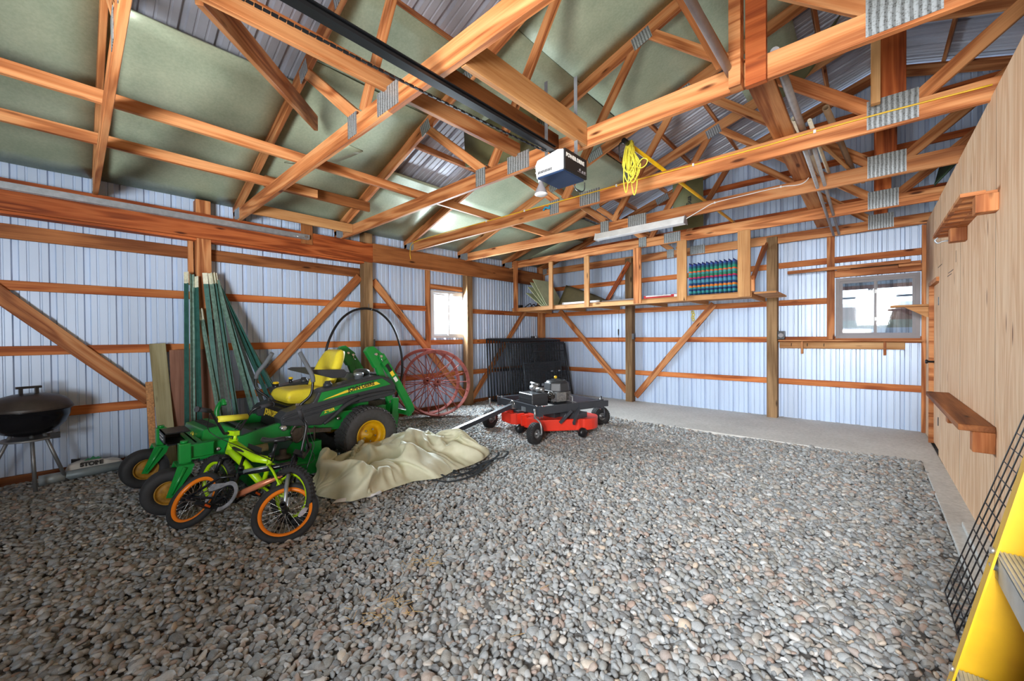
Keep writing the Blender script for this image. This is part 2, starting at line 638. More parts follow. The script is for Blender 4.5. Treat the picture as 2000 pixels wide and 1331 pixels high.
# front wall behind the camera (door opening) and far wall of the next bay, not in view
b = MB()
for x0, x1, z0, z1 in ((XL, -1.0, 0, 2.95), (-1.0, 0.5, 2.45, 2.95), (0.5, 1.9, 0, 2.95), (3.9, XE, 0, 2.95), (1.9, 3.9, 2.9, 2.95)):
    b.box2((x0, YF - 0.03, z0), (x1, YF, z1))
b.prism([(XL, 2.95), (XE, 2.95), (XE, zroof(XE)), (0.13, 4.97), (XL, zroof(XL))], YF - 0.03, YF, lambda a, c, h: Vector((a, h, c)))
b.obj('wall_front', SIDING, kind='structure')
MB().box2((XE, YF, 0), (XE + 0.03, YB, 2.95)).obj('wall_far_bay', SIDING, kind='structure')

# ceiling: roof steel, purlins and green foam boards
ce = empty('ceiling', (0.13, 2.5, 4.9), kind='structure')
UPZ = 0.085
for sgn, nm in ((-1, 'roof_sheet'), (1, 'roof_sheet')):
    b = MB()
    xe = XL - 0.15 if sgn < 0 else XE + 0.15
    fr = lambda a, d, h: Vector((h, a, zroof(h) + UPZ + d))
    lo, hi = (xe, 0.13) if sgn < 0 else (0.13, xe)
    ribbed(b, YF - 0.1, YB + 0.14, -2.61, fr, lo, hi)
    b.obj(nm, ROOFST, ce, recalc=False)
TY = [0.17, 1.38, 2.64, 3.83, 5.02, 6.27, 7.49]
PUR = [-5.85, -5.25, -4.65, -4.05, -3.45, -2.85, -2.25, -1.65, -1.05, -0.45, 0.05]
sl = Vector((1, 0, 0.333)).normalized()
for x in PUR + [0.26 - q for q in PUR[:-1]] + [0.22]:
    up = Vector((-0.333, 0, 1)) if x < 0.13 else Vector((0.333, 0, 1))
    board('purlin', (x, YF, zroof(x) + 0.046), (x, YB - 0.02, zroof(x) + 0.046), 0.038, 0.082, FIR, ce, up=up)
# foam boards: [bay y0, y1, x start, x end]
foam = [(-2.45, -1.0, -5.9, 0.1), (-1.05, TY[0], -5.9, 0.1), (TY[0], TY[1], -5.9, -3.86), (TY[0], TY[1], -1.9, 0.1), (TY[1], TY[2], -5.9, -2.82), (TY[1], TY[2], -1.75, 0.1),
        (TY[2], TY[3], -5.9, -4.50), (TY[2], TY[3], -3.55, 0.1), (TY[3], TY[4], -5.9, 0.1), (TY[4], TY[5], -5.9, -2.86), (TY[4], TY[5], -1.25, -0.62), (TY[5], TY[6], -5.9, -4.1),
        (-2.45, TY[0], 0.16, 6.1), (TY[0], TY[1], 0.16, 6.1), (TY[1], TY[2], 0.16, 6.1), (TY[2], TY[3], 0.16, 6.1), (TY[3], TY[4], 0.16, 2.4)]
rr = random.Random(3)
for y0, y1, x0, x1 in foam:
    x = x0
    while x < x1 - 0.05:
        # seams run along Y; boards 1.22 m wide down-slope
        xn = min(x1, x + 1.16)
        g = 0.004
        dz = rr.uniform(-0.012, 0.0)
        cols = 6
        sg = rr.uniform(-0.002, 0.010)

        def fn(u, v, x=x, xn=xn, y0=y0, y1=y1, dz=dz, sg=sg):
            xx = x + g + (xn - x - 2 * g) * u
            yy = y0 + 0.012 + (y1 - y0 - 0.024) * v
            return Vector((xx, yy, zroof(xx) - 0.002 + dz * 0 + 0.006 - sg * math.sin(PI * v) + 0.006 * noise.noise(Vector((xx * 2, yy * 2, 0)))))
        b = MB()
        b.grid(fn, 6, 6)
        ob = b.obj('foam_board', FOAM, ce, recalc=False)
        md = ob.modifiers.new('thickness', 'SOLIDIFY')
        md.thickness = 0.018
        md.offset = -1 if True else 1
        x = xn

# windows
def window(name, mk, w, h, framecol, glass):
    """mk(a,b,d): a across 0..w, b up 0..h, d towards the room"""
    e = empty(name, mk(w / 2, 0, 0), kind='structure')

    def rect(b, a0, a1, b0, b1, d0, d1):
        v = [mk(a, c, d) for d in (d0, d1) for a, c in ((a0, b0), (a1, b0), (a1, b1), (a0, b1))]
        b.add(v, [(0, 1, 2, 3), (4, 5, 6, 7), (0, 1, 5, 4), (1, 2, 6, 5), (2, 3, 7, 6), (3, 0, 4, 7)])

    def ring(b, a0, a1, b0, b1, t, d0, d1):
        rect(b, a0, a1, b0, b0 + t, d0, d1)
        rect(b, a0, a1, b1 - t, b1, d0, d1)
        rect(b, a0, a0 + t, b0 + t, b1 - t, d0, d1)
        rect(b, a1 - t, a1, b0 + t, b1 - t, d0, d1)
    b = MB()
    ring(b, 0, w, 0, h, 0.045, -0.03, 0.03)
    b.obj('window_frame', framecol, e)
    b = MB()
    ring(b, 0.045, w / 2 + 0.02, 0.045, h - 0.045, 0.035, -0.018, 0.004)
    b.obj('sash', framecol, e)
    b = MB()
    ring(b, w / 2 - 0.02, w - 0.045, 0.045, h - 0.045, 0.03, -0.002, 0.022)
    b.obj('sash', framecol, e)
    for a0, a1, d in ((0.08, w / 2 - 0.015, -0.008), (w / 2 + 0.01, w - 0.075, 0.008)):
        b = MB()
        rect(b, a0, a1, 0.08, h - 0.08, d - 0.002, d + 0.002)
        b.obj('pane', glass, e)
    for zz in (0.28, 0.72):
        b = MB()
        rect(b, w / 2 - 0.012, w / 2 + 0.012, h * zz, h * zz + 0.05, 0.02, 0.034)
        b.obj('latch', WHITE, e)
    return e


n = NT('window_glass')
tr = n.node('ShaderNodeBsdfTransparent')
tr.inputs[0].default_value = (0.93, 0.96, 0.97, 1)
gl = n.node('ShaderNodeBsdfGlossy')
gl.inputs['Roughness'].default_value = 0.03
mx = n.node('ShaderNodeMixShader')
mx.inputs[0].default_value = 0.06
n.ln(tr.outputs[0], mx.inputs[1])
n.ln(gl.outputs[0], mx.inputs[2])
n.ln(mx.outputs[0], n.n['Material Output'].inputs[0])
GLASS = n.m
GREYV = plain('grey_vinyl', (134, 130, 134), 0.5, 0, 0.05)
WHV = plain('white_vinyl', (214, 216, 220), 0.4, 0, 0.04)
window('window_1', lambda a, c, d: Vector((W1[0] + a, YB - 0.012 - d, W1[2] + c)), W1[1] - W1[0], W1[3] - W1[2], GREYV, GLASS)
window('window_2', lambda a, c, d: Vector((XL + 0.012 + d, W2[0] + a, W2[2] + c)), W2[1] - W2[0], W2[3] - W2[2], WHV, GLASS)

# left header beam made of two timbers, and the galvanised door track hung on it
bx = -5.7175
board('header_beam', (bx, YF, 2.6225), (bx, 3.125, 2.6225), 0.038, 0.285, FIRR, kind='structure', label='red fir header timber over the left wall behind the steel track')
board('header_beam', (bx, 3.128, 2.6325), (bx, 7.42, 2.6325), 0.038, 0.290, FIRD, kind='structure', label='brown header timber over the window end of the left wall')
board('header_beam', (-5.80, YF, 2.575), (-5.80, 3.1, 2.575), 0.12, 0.24, FIRR, kind='structure')
# ------------------------------------------------------------------ roof trusses
def plate_mat():
    n = NT('nail_plate')
    v = n.coord((1, 1, 1), rand=False)
    w = n.node('ShaderNodeTexWave', wave_type='BANDS', bands_direction='X', i_Scale=11.0)
    w.inputs['Distortion'].default_value = 1.5
    n.ln(v, w.inputs['Vector'])
    vo = n.node('ShaderNodeTexVoronoi', i_Scale=110.0)
    n.ln(v, vo.inputs['Vector'])
    col = n.ramp(w.outputs['Fac'], [(0.25, srgb(92, 96, 98)), (0.6, srgb(186, 194, 200))])
    col = n.mix(0.35, col, n.ramp(vo.outputs['Distance'], [(0.2, srgb(90, 80, 70)), (0.5, srgb(190, 196, 200))]))
    n.bump(w.outputs['Fac'], 0.5, 0.004)
    return n.out(col, 0.4, 0.55)


PLATE = plate_mat()
CB = 2.755      # underside of the bottom chords
NX, NZ = -0.333, 1.0


def plate(x, z, w, h, y, parent, ang=0.0):
    m = T(x, y, z) @ Matrix.Rotation(-ang, 4, 'Y')
    return MB().box((0, 0, 0), (w, 0.003, h)).obj('nail_plate', PLATE, parent, mw=m, local=True)


tr_labels = [
    'roof truss farthest left, its rafter crossing the green boards above the steel door track',
    'fir roof truss nearest overhead, its bottom chord crossed by the black opener rail',
    'fir roof truss directly behind the garage door opener motor',
    'fir roof truss with the yellow cable stapled along its bottom chord',
    'fir roof truss carrying the white fluorescent fixture and the white cable',
    'fir roof truss from which the long storage shelf hangs',
    'fir roof truss standing against the steel back wall above the posts']
SLA = math.atan(0.333)
for i, y in enumerate(TY):
    e = empty('roof_truss', (-5.8, y, CB), tr_labels[i], 'roof truss', 'fir roof trusses')
    t = 0.038
    xm = -2.275
    m1 = FIR
    board('bottom_chord', (-5.90, y, CB + 0.07), (xm - 0.001, y, CB + 0.07), t, 0.14, m1, e)
    board('bottom_chord', (xm + 0.001, y, CB + 0.07), (2.5, y, CB + 0.07), t, 0.14, m1, e)
    board('bottom_chord', (2.502, y, CB + 0.07), (6.15, y, CB + 0.07), t, 0.14, m1, e)
    for s in (-1, 1):
        xa, xb_ = 0.13, 0.13 + s * 6.04
        q = 0.07
        board('top_chord', (xb_, y, zroof(xb_) - 0.078), (xa, y, zroof(xa) - 0.078), t, 0.14, FIR, e)
    # webs (2x4), mirrored about the ridge
    nodes = [((-2.72, 2.90), (-3.62, 3.62)), ((-2.62, 2.90), (-1.72, 4.26)), ((0.02, 2.90), (-1.60, 4.28))]
    for (a, c) in nodes:
        for s in (1, -1):
            pa = (a[0], y, a[1]) if s > 0 else (0.26 - a[0], y, a[1])
            pc = (c[0], y, c[1]) if s > 0 else (0.26 - c[0], y, c[1])
            if i == 6 and s < 0: continue
            board('web', pa, pc, t - 0.002, 0.089, FIR, e)
    board('web', (0.115, y, 2.90), (0.115, y, 4.83), t, 0.14, FIRR, e, up=(1, 0, 0))
    yp = y - t / 2 - 0.0022
    for x, z, w, h, a in ((-2.75, CB + 0.085, 0.13, 0.16, 0), (-2.275, CB + 0.085, 0.25, 0.15, 0), (0.115, CB + 0.115, 0.26, 0.20, 0), (-5.72, CB + 0.08, 0.20, 0.13, 0),
                          (-3.62, zroof(-3.62) - 0.11, 0.16, 0.13, SLA), (-1.68, zroof(-1.68) - 0.11, 0.19, 0.13, SLA), (-2.9, zroof(-2.9) - 0.08, 0.24, 0.12, SLA),
                          (2.5, CB + 0.07, 0.25, 0.13, 0)):
        plate(x, z, w, h, yp, e, a)

# timber running along the roof on top of the chords
def runner(label, x, y0, y1, z, t, h, mat=FIR, cat='timber', name='bracing_timber', group=None, parent=None):
    return board(name, (x, y0, z + h / 2), (x, y1, z + h / 2), t, h, mat, None, None, label, cat, group)


CT = CB + 0.142
runner('lower of two long bracing timbers crossing the chords under the green boards', -4.63, -2.3, 1.87, CT, 0.038, 0.089)
runner('long fir bracing timber crossing the truss chords between the eave board and the opener', -3.81, -2.3, 5.3, CT, 0.038, 0.089)
runner('wide fir timber with stamped marks running left of the black opener rail', -2.30, -2.3, 2.66, CT, 0.038, 0.12)
runner('wide pale brown plank spanning between two trusses above the opener motor', -1.60, 1.405, 2.618, CB + 0.0, 0.038, 0.175, PINE)
runner('scorched dark plank beside the black opener rail', -1.86, 1.405, 2.618, CB + 0.03, 0.038, 0.14, FIRD)
board('bracing_timber', (-0.51, 2.665, CT + 0.02), (-0.51, 7.44, CT + 0.02), 0.14, 0.038, FIR, label='flat wide timber on the chords beside the grey conduits', cat='timber')
board('bracing_timber', (-5.33, 1.405, 2.83), (-5.33, 2.618, 2.83), 0.038, 0.12, PINE, label='short blocking timber between two trusses just above the header joint', cat='timber')
board('bracing_timber', (-4.85, 1.405, 3.02), (-4.85, 2.618, 3.02), 0.038, 0.12, FIRD, label='short dark timber between two trusses under the roof, above the pale blocking', cat='timber')
board('bracing_timber', (-2.36, 0.42, 2.98), (-4.02, 1.62, 3.42), 0.038, 0.135, FIR, up=(0.25, -0.1, 1), label='diagonal timber brace rising from the stamped plank to the roof edge', cat='timber')
b = MB()
b.bar((-0.565, 2.55, 2.72), (-0.565, 2.55, 4.1), 0.06, 0.08, (0, 1, 0))
o = b.obj('hanger_post', FIR, label='upright timber post fixed to the truss beside the grey conduit end', cat='timber')
b = MB()
b.bar((-0.475, 2.598, 2.73), (-0.475, 2.598, 3.9), 0.04, 0.10, (1, 0, 0))
b.obj('hanger_post', FIRR, label='thinner red timber upright doubled against the post by the conduit end', cat='timber')
board('bracing_timber', (-0.62, 2.50, 2.86), (-1.0, 1.6, 3.75), 0.04, 0.09, FIRD, label='diagonal dark brace meeting the upright post by the conduit', cat='timber')
board('bracing_timber', (0.03, 3.72, 3.98), (0.03, 3.72, 2.90), 0.05, 0.05, PINE, label='short pale strip beside the centre upright of the cable truss', cat='timber')
board('bracing_timber', (0.62, 3.3, 3.02), (0.98, 3.5, 4.6), 0.02, 0.06, FIRD, label='thin slanting strip near the top of the plywood wall', cat='timber')

# ------------------------------------------------------------------ posts and diagonal braces
def post(name, x0, x1, y0, y1, z1, label, mat=POST, z0=-0.05):
    m = T((x0 + x1) / 2, (y0 + y1) / 2, (z0 + z1) / 2) @ frame((0, 0, 1), (1, 0, 0)).to_3x3().to_4x4()
    b = MB().box((0, 0, 0), (z1 - z0, y1 - y0, x1 - x0))
    b.bevel(0.004, 1)
    return b.obj(name, mat, None, label, 'post', 'square wall posts', mw=m, local=True)


PI0 = -5.875
post('wall_post', PI0, -5.737, 0.965, 1.105, 2.93, 'square wooden wall post behind the leaning green fence stakes', FIR)
post('wall_post', PI0, -5.737, 3.0, 3.14, 2.93, 'square wooden wall post behind the riding mower and under the header joint')
post('wall_post', PI0, -5.737, 5.09, 5.23, 2.93, 'square wooden wall post at the right side of the small white window')
post('wall_post', PI0, -5.735, 7.42, 7.55, 2.93, 'corner wooden post behind the black kennel panels', FIR)
post('wall_post', -3.63, -3.49, 7.415, 7.555, 2.86, 'square wooden back wall post between the two slanting braces')
post('wall_post', -1.217, -1.075, 7.415, 7.555, 2.86, 'square weathered back wall post right of the plaid cushions')
board('packing_stud', (-5.86, 0.93, 1.95), (-5.86, 0.93, 2.55), 0.05, 0.05, FIR, up=(1, 0, 0), label='short upright block beside the post above the stakes', cat='timber')

bxx = GX + 0.040
for p0, p1, t, h, mt, lab in (
        ((bxx, -0.62, 1.93), (bxx, 0.56, 0.66), 0.035, 0.135, FIR, 'diagonal wall brace at the far left over the kettle grill'),
        ((bxx, 2.98, 2.26), (bxx, 1.60, 0.74), 0.035, 0.115, FIR, 'diagonal wall brace rising to the right behind the mower levers'),
        ((bxx, 3.20, 2.22), (bxx, 5.15, 0.12), 0.035, 0.115, FIR, 'diagonal wall brace running down behind the red iron wheels'),
        ((bxx, 6.95, 1.90), (bxx, 5.26, 0.06), 0.035, 0.10, FIR, 'diagonal wall brace in the corner behind the kennel panels'),
        ((-5.30, YB - 0.062, 1.90), (-3.66, YB - 0.062, 0.18), 0.035, 0.115, FIR, 'back wall brace sloping down to the left side of its post'),
        ((-3.47, YB - 0.062, 0.10), (-2.02, YB - 0.062, 1.86), 0.035, 0.115, FIR, 'back wall brace sloping up to the right from its post')):
    board('wall_brace', p0, p1, t if abs(p1[0] - p0[0]) < 0.01 else t, h, mt, label=lab, cat='brace', group='diagonal wall braces')
board('header_block', (-5.694, 2.155, 2.60), (-5.694, 2.155, 2.885), 0.15, 0.018, FIRD, up=(1, 0, 0), label='wood block on the header holding the end of the steel track', cat='wood block')
# galvanised track
b = MB()
yy0, yy1 = YF, 2.17
px = -5.66
prof = [(px - 0.03, 2.715), (px + 0.028, 2.715), (px + 0.028, 2.655), (px + 0.010, 2.655), (px + 0.010, 2.66), (px + 0.022, 2.66), (px + 0.022, 2.709), (px - 0.024, 2.709), (px - 0.024, 2.66), (px - 0.012, 2.66), (px - 0.012, 2.655), (px - 0.03, 2.655)]
b.prism(prof, yy0, yy1, lambda a, c, h: Vector((a, h, c)))
e = b.obj('door_track', GALV, label='long galvanised sliding door track along the left header', cat='track')
b = MB()
b.tube([(px + 0.03, 1.98, 2.672), (px + 0.04, 2.05, 2.665), (px + 0.035, 2.12, 2.672)], 0.006)
b.cyl((px + 0.02, 2.12, 2.68), (px + 0.045, 2.12, 2.68), 0.02)
b.obj('track_bolt', CHROME, e)
# ------------------------------------------------------------------ gravel (river stones)
def stone_mat():
    n = NT('river_stone')
    oi = n.node('ShaderNodeObjectInfo')
    at = n.node('ShaderNodeAttribute', attribute_name='tint', attribute_type='INSTANCER')
    v = n.coord((1, 1, 1))
    a = n.noise(v, 34, 4, 0.65)
    base = n.ramp(at.outputs['Fac'], [(0.0, srgb(88, 94, 100)), (0.2, srgb(134, 142, 148)), (0.40, srgb(166, 172, 176)), (0.56, srgb(118, 122, 120)), (0.70, srgb(172, 166, 158)), (0.80, srgb(158, 130, 116)), (0.86, srgb(152, 156, 158)), (0.95, srgb(200, 204, 206)), (1.0, srgb(200, 180, 156))])
    col = n.mix(0.30, base, n.ramp(a, [(0.35, srgb(70, 68, 66)), (0.65, srgb(214, 210, 204))]))
    n.bump(a, 0.2, 0.002)
    return n.out(col, 0.62, 0, 0.35)


STONE = stone_mat()
gcol = bpy.data.collections.new('stone_shapes')   # kept out of the scene; only the gravel draws them
rs = random.Random(5)
for k in range(10):
    bm = bmesh.new()
    bmesh.ops.create_icosphere(bm, subdivisions=2, radius=0.5)
    off = Vector((k * 7.3, k * 3.1, 0))
    sx, sy, sz = 1.0, rs.uniform(0.62, 0.85), rs.uniform(0.36, 0.55)
    planes = [(Vector((rs.gauss(0, 1), rs.gauss(0, 1), rs.gauss(0, 1))).normalized(), rs.uniform(0.62, 0.86)) for _ in range(9)]
    for v in bm.verts:
        p = v.co.copy()
        d = 1 + 0.24 * noise.noise(p * 1.7 + off) + 0.10 * noise.noise(p * 4 + off)
        # flatten a few facets
        q = p.normalized()
        for n_, dd in planes:
            t = q.dot(n_)
            if t > dd: q = q - n_ * (t - dd)
        v.co = Vector((q.x * sx, q.y * sy, q.z * sz)) * d * 0.56
    for f in bm.faces: f.smooth = True
    me = bpy.data.meshes.new('stone_shape')
    bm.to_mesh(me)
    bm.free()
    me.materials.append(STONE)
    gcol.objects.link(bpy.data.objects.new('stone_shape', me))


def gravel_points():
    rng = np.random.default_rng(11)
    pts, scl, rot, tint = [], [], [], []
    # camera-independent patch of floor, jittered grid, a bit finer where it can be seen close
    for (x0, x1, y0, y1, st) in ((-5.9, 0.40, -2.4, 5.84, 0.0245), (-5.9, -5.60, 5.84, 7.5, 0.034)):
        nx, ny = int((x1 - x0) / st), int((y1 - y0) / st)
        gx, gy = np.meshgrid(np.arange(nx), np.arange(ny))
        x = x0 + (gx + 0.5 + rng.uniform(-0.5, 0.5, gx.shape)) * st
        y = y0 + (gy + 0.5 + rng.uniform(-0.5, 0.5, gx.shape)) * st
        x, y = x.ravel(), y.ravel()
        ang = np.arctan2(x, y)        # keep only the fan the lens and its neighbours can see
        keep = (y > -0.6) | (x < -4.8) & (y > -1.6)
        keep &= ~((x > -0.3) & (y < 0.4))
        x, y = x[keep], y[keep]
        n_ = len(x)
        s = np.clip(rng.lognormal(math.log(0.0385), 0.30, n_), 0.020, 0.085)
        z = -0.030 + rng.uniform(0, 0.020, n_) - 0.15 * (s - 0.038)
        mound = 0.012 * np.sin(x * 1.9 + 1) * np.sin(y * 1.3) + 0.006 * np.sin(x * 5.1) * np.sin(y * 4.3 + 2)
        z = z + mound
        pts.append(np.stack([x, y, z], 1))
        scl.append(np.stack([s, s * rng.uniform(0.8, 1.1, n_), s * rng.uniform(0.8, 1.25, n_)], 1))
        rot.append(np.stack([rng.normal(0, 0.38, n_), rng.normal(0, 0.38, n_), rng.uniform(0, 2 * PI, n_)], 1))
        tint.append(rng.uniform(0, 1, n_))
    return [np.concatenate(a) for a in (pts, scl, rot, tint)]


gp, gs, gr, gt = gravel_points()
me = bpy.data.meshes.new('gravel')
me.vertices.add(len(gp))
me.vertices.foreach_set('co', gp.astype(np.float32).ravel())
for nm, ty, arr in (('stone_scale', 'FLOAT_VECTOR', gs), ('stone_turn', 'FLOAT_VECTOR', gr)):
    a = me.attributes.new(nm, ty, 'POINT')
    a.data.foreach_set('vector', arr.astype(np.float32).ravel())
a = me.attributes.new('tint', 'FLOAT', 'POINT')
a.data.foreach_set('value', gt.astype(np.float32))
me.update()
me.materials.append(STONE)
gravel = link('gravel', me)
setp(gravel, 'bed of rounded grey and pinkish river stones covering the floor', 'gravel', kind='stuff')
ng = bpy.data.node_groups.new('scatter_stones', 'GeometryNodeTree')
ng.interface.new_socket('Geometry', in_out='INPUT', socket_type='NodeSocketGeometry')
ng.interface.new_socket('Geometry', in_out='OUTPUT', socket_type='NodeSocketGeometry')
gi, go = ng.nodes.new('NodeGroupInput'), ng.nodes.new('NodeGroupOutput')
ci = ng.nodes.new('GeometryNodeCollectionInfo')
ci.inputs['Collection'].default_value = gcol
ci.inputs['Separate Children'].default_value = True
ci.inputs['Reset Children'].default_value = True
ip = ng.nodes.new('GeometryNodeInstanceOnPoints')
ip.inputs['Pick Instance'].default_value = True


def named(nm, ty):
    q = ng.nodes.new('GeometryNodeInputNamedAttribute')
    q.data_type = ty
    q.inputs['Name'].default_value = nm
    return q.outputs['Attribute']


er = ng.nodes.new('FunctionNodeEulerToRotation')
ng.links.new(named('stone_turn', 'FLOAT_VECTOR'), er.inputs[0])
ng.links.new(gi.outputs[0], ip.inputs['Points'])
ng.links.new(ci.outputs[0], ip.inputs['Instance'])
ng.links.new(er.outputs[0], ip.inputs['Rotation'])
ng.links.new(named('stone_scale', 'FLOAT_VECTOR'), ip.inputs['Scale'])
ng.links.new(ip.outputs[0], go.inputs[0])
gravel.modifiers.new('stones', 'NODES').node_group = ng

# dry straw scattered on the stones
rq = random.Random(21)
b = MB()
for (cx, cy_, sx_, n_) in ((-5.2, 0.05, 0.25, 22), (-1.75, 1.02, 0.16, 60), (-1.95, 1.35, 0.14, 34), (-2.6, 0.85, 0.3, 24), (-1.2, 1.5, 0.5, 14), (-3.9, 0.0, 0.5, 10)):
    for k in range(n_):
        x, y = rq.gauss(cx, sx_ * 0.5), rq.gauss(cy_, sx_ * 0.5)
        a_, L_ = rq.uniform(0, PI), rq.uniform(0.02, 0.07) * (2.2 if cx < -4 and k % 6 == 0 else 1)
        z_ = 0.004 + rq.uniform(0, 0.012)
        b.bar((x, y, z_), (x + L_ * math.cos(a_), y + L_ * math.sin(a_), z_ + rq.uniform(-0.006, 0.01)), 0.0018, 0.0012)
b.obj('straw', plain('dry_straw', (196, 160, 100), 0.9), label='thin bits of dry straw scattered on the stones', cat='straw', kind='stuff')
# ------------------------------------------------------------------ text helper
def text(name, body, size, m, mat, parent, ext=0.0008, sx=1.0, bold=0.0, align='CENTER'):
    """m: local X = reading direction, local Y = up of the letters, local Z = outwards"""
    c = bpy.data.curves.new(name, 'FONT')
    c.body = body
    c.size = size
    c.extrude = ext
    c.offset = bold
    c.align_x = align
    c.align_y = 'CENTER'
    c.materials.append(mat)
    tmp = bpy.data.objects.new(name, c)
    C.objects.link(tmp)
    me = bpy.data.meshes.new_from_object(tmp.evaluated_get(bpy.context.evaluated_depsgraph_get()))
    bpy.data.objects.remove(tmp)
    bpy.data.curves.remove(c)
    me.transform(Matrix.Diagonal((sx, 1, 1, 1)))
    if not me.materials: me.materials.append(mat)
    return link(name, me, m, parent)


def tmat(x, y, loc):
    """matrix from reading direction and letter-up direction"""
    x = Vector(x).normalized()
    y = Vector(y)
    z = x.cross(y).normalized()
    y = z.cross(x)
    m = Matrix((x, y, z)).transposed().to_4x4()
    m.translation = loc
    return m


WHT = plain('white_ink', (235, 235, 230), 0.5, 0, 0)
YINK = plain('yellow_ink', (246, 214, 60), 0.5, 0, 0)
BINK = plain('black_ink', (24, 24, 26), 0.6, 0, 0)
GINK = plain('green_ink', (40, 120, 80), 0.6, 0, 0)
NAVY = plain('dark_blue_cover', (36, 58, 92), 0.35, 0, 0.1)
RAILB = plain('black_rail_paint', (34, 36, 40), 0.3, 0.4, 0.1)

# ------------------------------------------------------------------ garage door opener
e = empty('garage_door_opener', (-1.675, 2.42, 2.46), 'white and black garage door opener motor hanging under the trusses', 'garage door opener')
x0, x1, y0, y1, z0, z1 = -1.81, -1.56, 2.27, 2.555, 2.475, 2.61
b = MB()
prof = [(x0 + 0.01, z0), (x1, z0 + 0.0), (x1, z1), (x1 - 0.05, z1 + 0.012), (x0 + 0.02, z1 - 0.015), (x0, z1 - 0.05)]
b.prism(prof, y0, y1, lambda a, c, h: Vector((a, h, c)))
b.bevel(0.012, 3).obj('housing', WHITE, e)
b = MB()
b.box2((x1 - 0.004, y0 + 0.004, z0 - 0.004), (x1 + 0.012, y1, z1 + 0.004))
b.bevel(0.005, 2).obj('end_panel', BINK, e)
b = MB()
b.prism([(x0 + 0.015, y0 + 0.012), (x1 - 0.008, y0 + 0.012), (x1 - 0.008, y1 - 0.008), (x0 + 0.015, y1 - 0.008)], z0 - 0.012, z0 + 0.004, lambda a, c, h: Vector((a, c, h)))
b.bevel(0.005, 2).obj('light_lens', NAVY, e)
b = MB()
for k in range(10):
    b.box((x0 + 0.035 + k * 0.0125, y0 - 0.001, z0 + 0.024), (0.005, 0.006, 0.02), Matrix.Rotation(0.35, 3, 'Y'))
b.obj('vent', DARK, e)
mt = tmat((0, 1, 0), (0, 0, 1), (x1 + 0.0128, (y0 + y1) / 2 - 0.01, 2.572))
text('lettering', 'POWER DRIVE', 0.038, mt, WHT, e, sx=0.95, bold=0.0012)
b = MB()
for q in ((0.02, 0.0), (0.055, -0.006), (0.085, -0.003)):
    b.cyl((x1 + 0.011, 2.44 + q[0], 2.515 + q[1]), (x1 + 0.016, 2.44 + q[0], 2.515 + q[1]), 0.009, 12)
b.box2((x1 + 0.011, 2.43, 2.498), (x1 + 0.0135, 2.54, 2.501))
b.obj('button', GREYV, e)
b = MB()
for y, x in ((2.35, -1.765), (2.49, -1.60)):
    b.box2((x - 0.014, y, z1 - 0.01), (x + 0.014, y + 0.003, 3.22 if x > -1.7 else 3.19))
b.box2((-1.77, 2.485, z1), (-1.57, 2.505, z1 + 0.022))
b.obj('hanging_strap', GALV, e)
b = MB()
b.lathe([(0.0, 0), (0.035, 0.0), (0.035, 0.03), (0.022, 0.045), (0.022, 0.06), (0, 0.06)], (-1.87, 2.42, 2.565), (0, 0, -1), 20)
b.bar((-1.90, 2.42, 2.57), (-1.80, 2.42, 2.57), 0.06, 0.01)
b.obj('lamp_socket', WHITE, e)
b = MB()
b.lathe([(0.0, 0.0), (0.016, 0.0), (0.018, 0.02), (0.024, 0.035), (0.046, 0.085), (0.05, 0.098)], (-1.87, 2.42, 2.51), (0, 0, -1), 28)
bl = b.obj('bulb', GREYV, e)
b = MB()
b.lathe([(0.05, 0.098), (0.049, 0.104), (0.03, 0.112), (0, 0.115)], (-1.87, 2.42, 2.51), (0, 0, -1), 28)
b.obj('bulb_lens', WHITE, bl)
b = MB()
b.tube(smooth_path([(-1.66, 2.54, 2.47), (-1.64, 2.57, 2.42), (-1.59, 2.58, 2.41), (-1.57, 2.56, 2.46)]), 0.004, 6)
b.obj('cord', BLACKM, e)
b = MB()
xr = -1.655
b.box2((xr - 0.018, YF + 0.05, 2.655), (xr + 0.018, 2.30, 2.661))
b.box2((xr - 0.004, YF + 0.05, 2.622), (xr + 0.004, 2.30, 2.655))
b.box2((xr - 0.026, YF + 0.05, 2.618), (xr + 0.026, 2.30, 2.624))
b.box2((xr - 0.026, YF + 0.05, 2.624), (xr - 0.022, 2.30, 2.634))
b.box2((xr + 0.022, YF + 0.05, 2.624), (xr + 0.026, 2.30, 2.634))
b.obj('rail', RAILB, e)
# chain: alternating links
bm = MB()
N = 150
for k in range(N):
    s = k / N
    y = -1.9 + s * 4.15
    sag = 0.055 * (1 - (2 * s - 1) ** 2) if True else 0
    z = 2.612 - sag
    bm.box((xr - 0.055 + 0.03 * s, y, z), (0.012 if k % 2 else 0.006, 0.024, 0.006 if k % 2 else 0.013))
bm.obj('chain', BLACKM, e)

# ------------------------------------------------------------------ fluorescent fixture, cables, pole, conduits
e = empty('fluorescent_fixture', (-2.23, 4.94, 2.65), 'long white fluorescent light fixture under a bottom chord', 'light fixture')
b = MB()
b.prism([(4.88, 2.66), (4.90, 2.655), (4.975, 2.655), (4.995, 2.66), (4.965, 2.745), (4.91, 2.745)], -2.84, -1.64, lambda a, c, h: Vector((h, a, c)))
b.bevel(0.004, 2).obj('housing', WHITE, e)
for x in (-2.843, -1.637):
    b = MB()
    b.prism([(4.872, 2.652), (5.003, 2.652), (4.972, 2.75), (4.903, 2.75)], x - 0.004, x + 0.004, lambda a, c, h: Vector((h, a, c)))
    b.obj('end_cap', GREYV if x > -2 else WHITE, e)

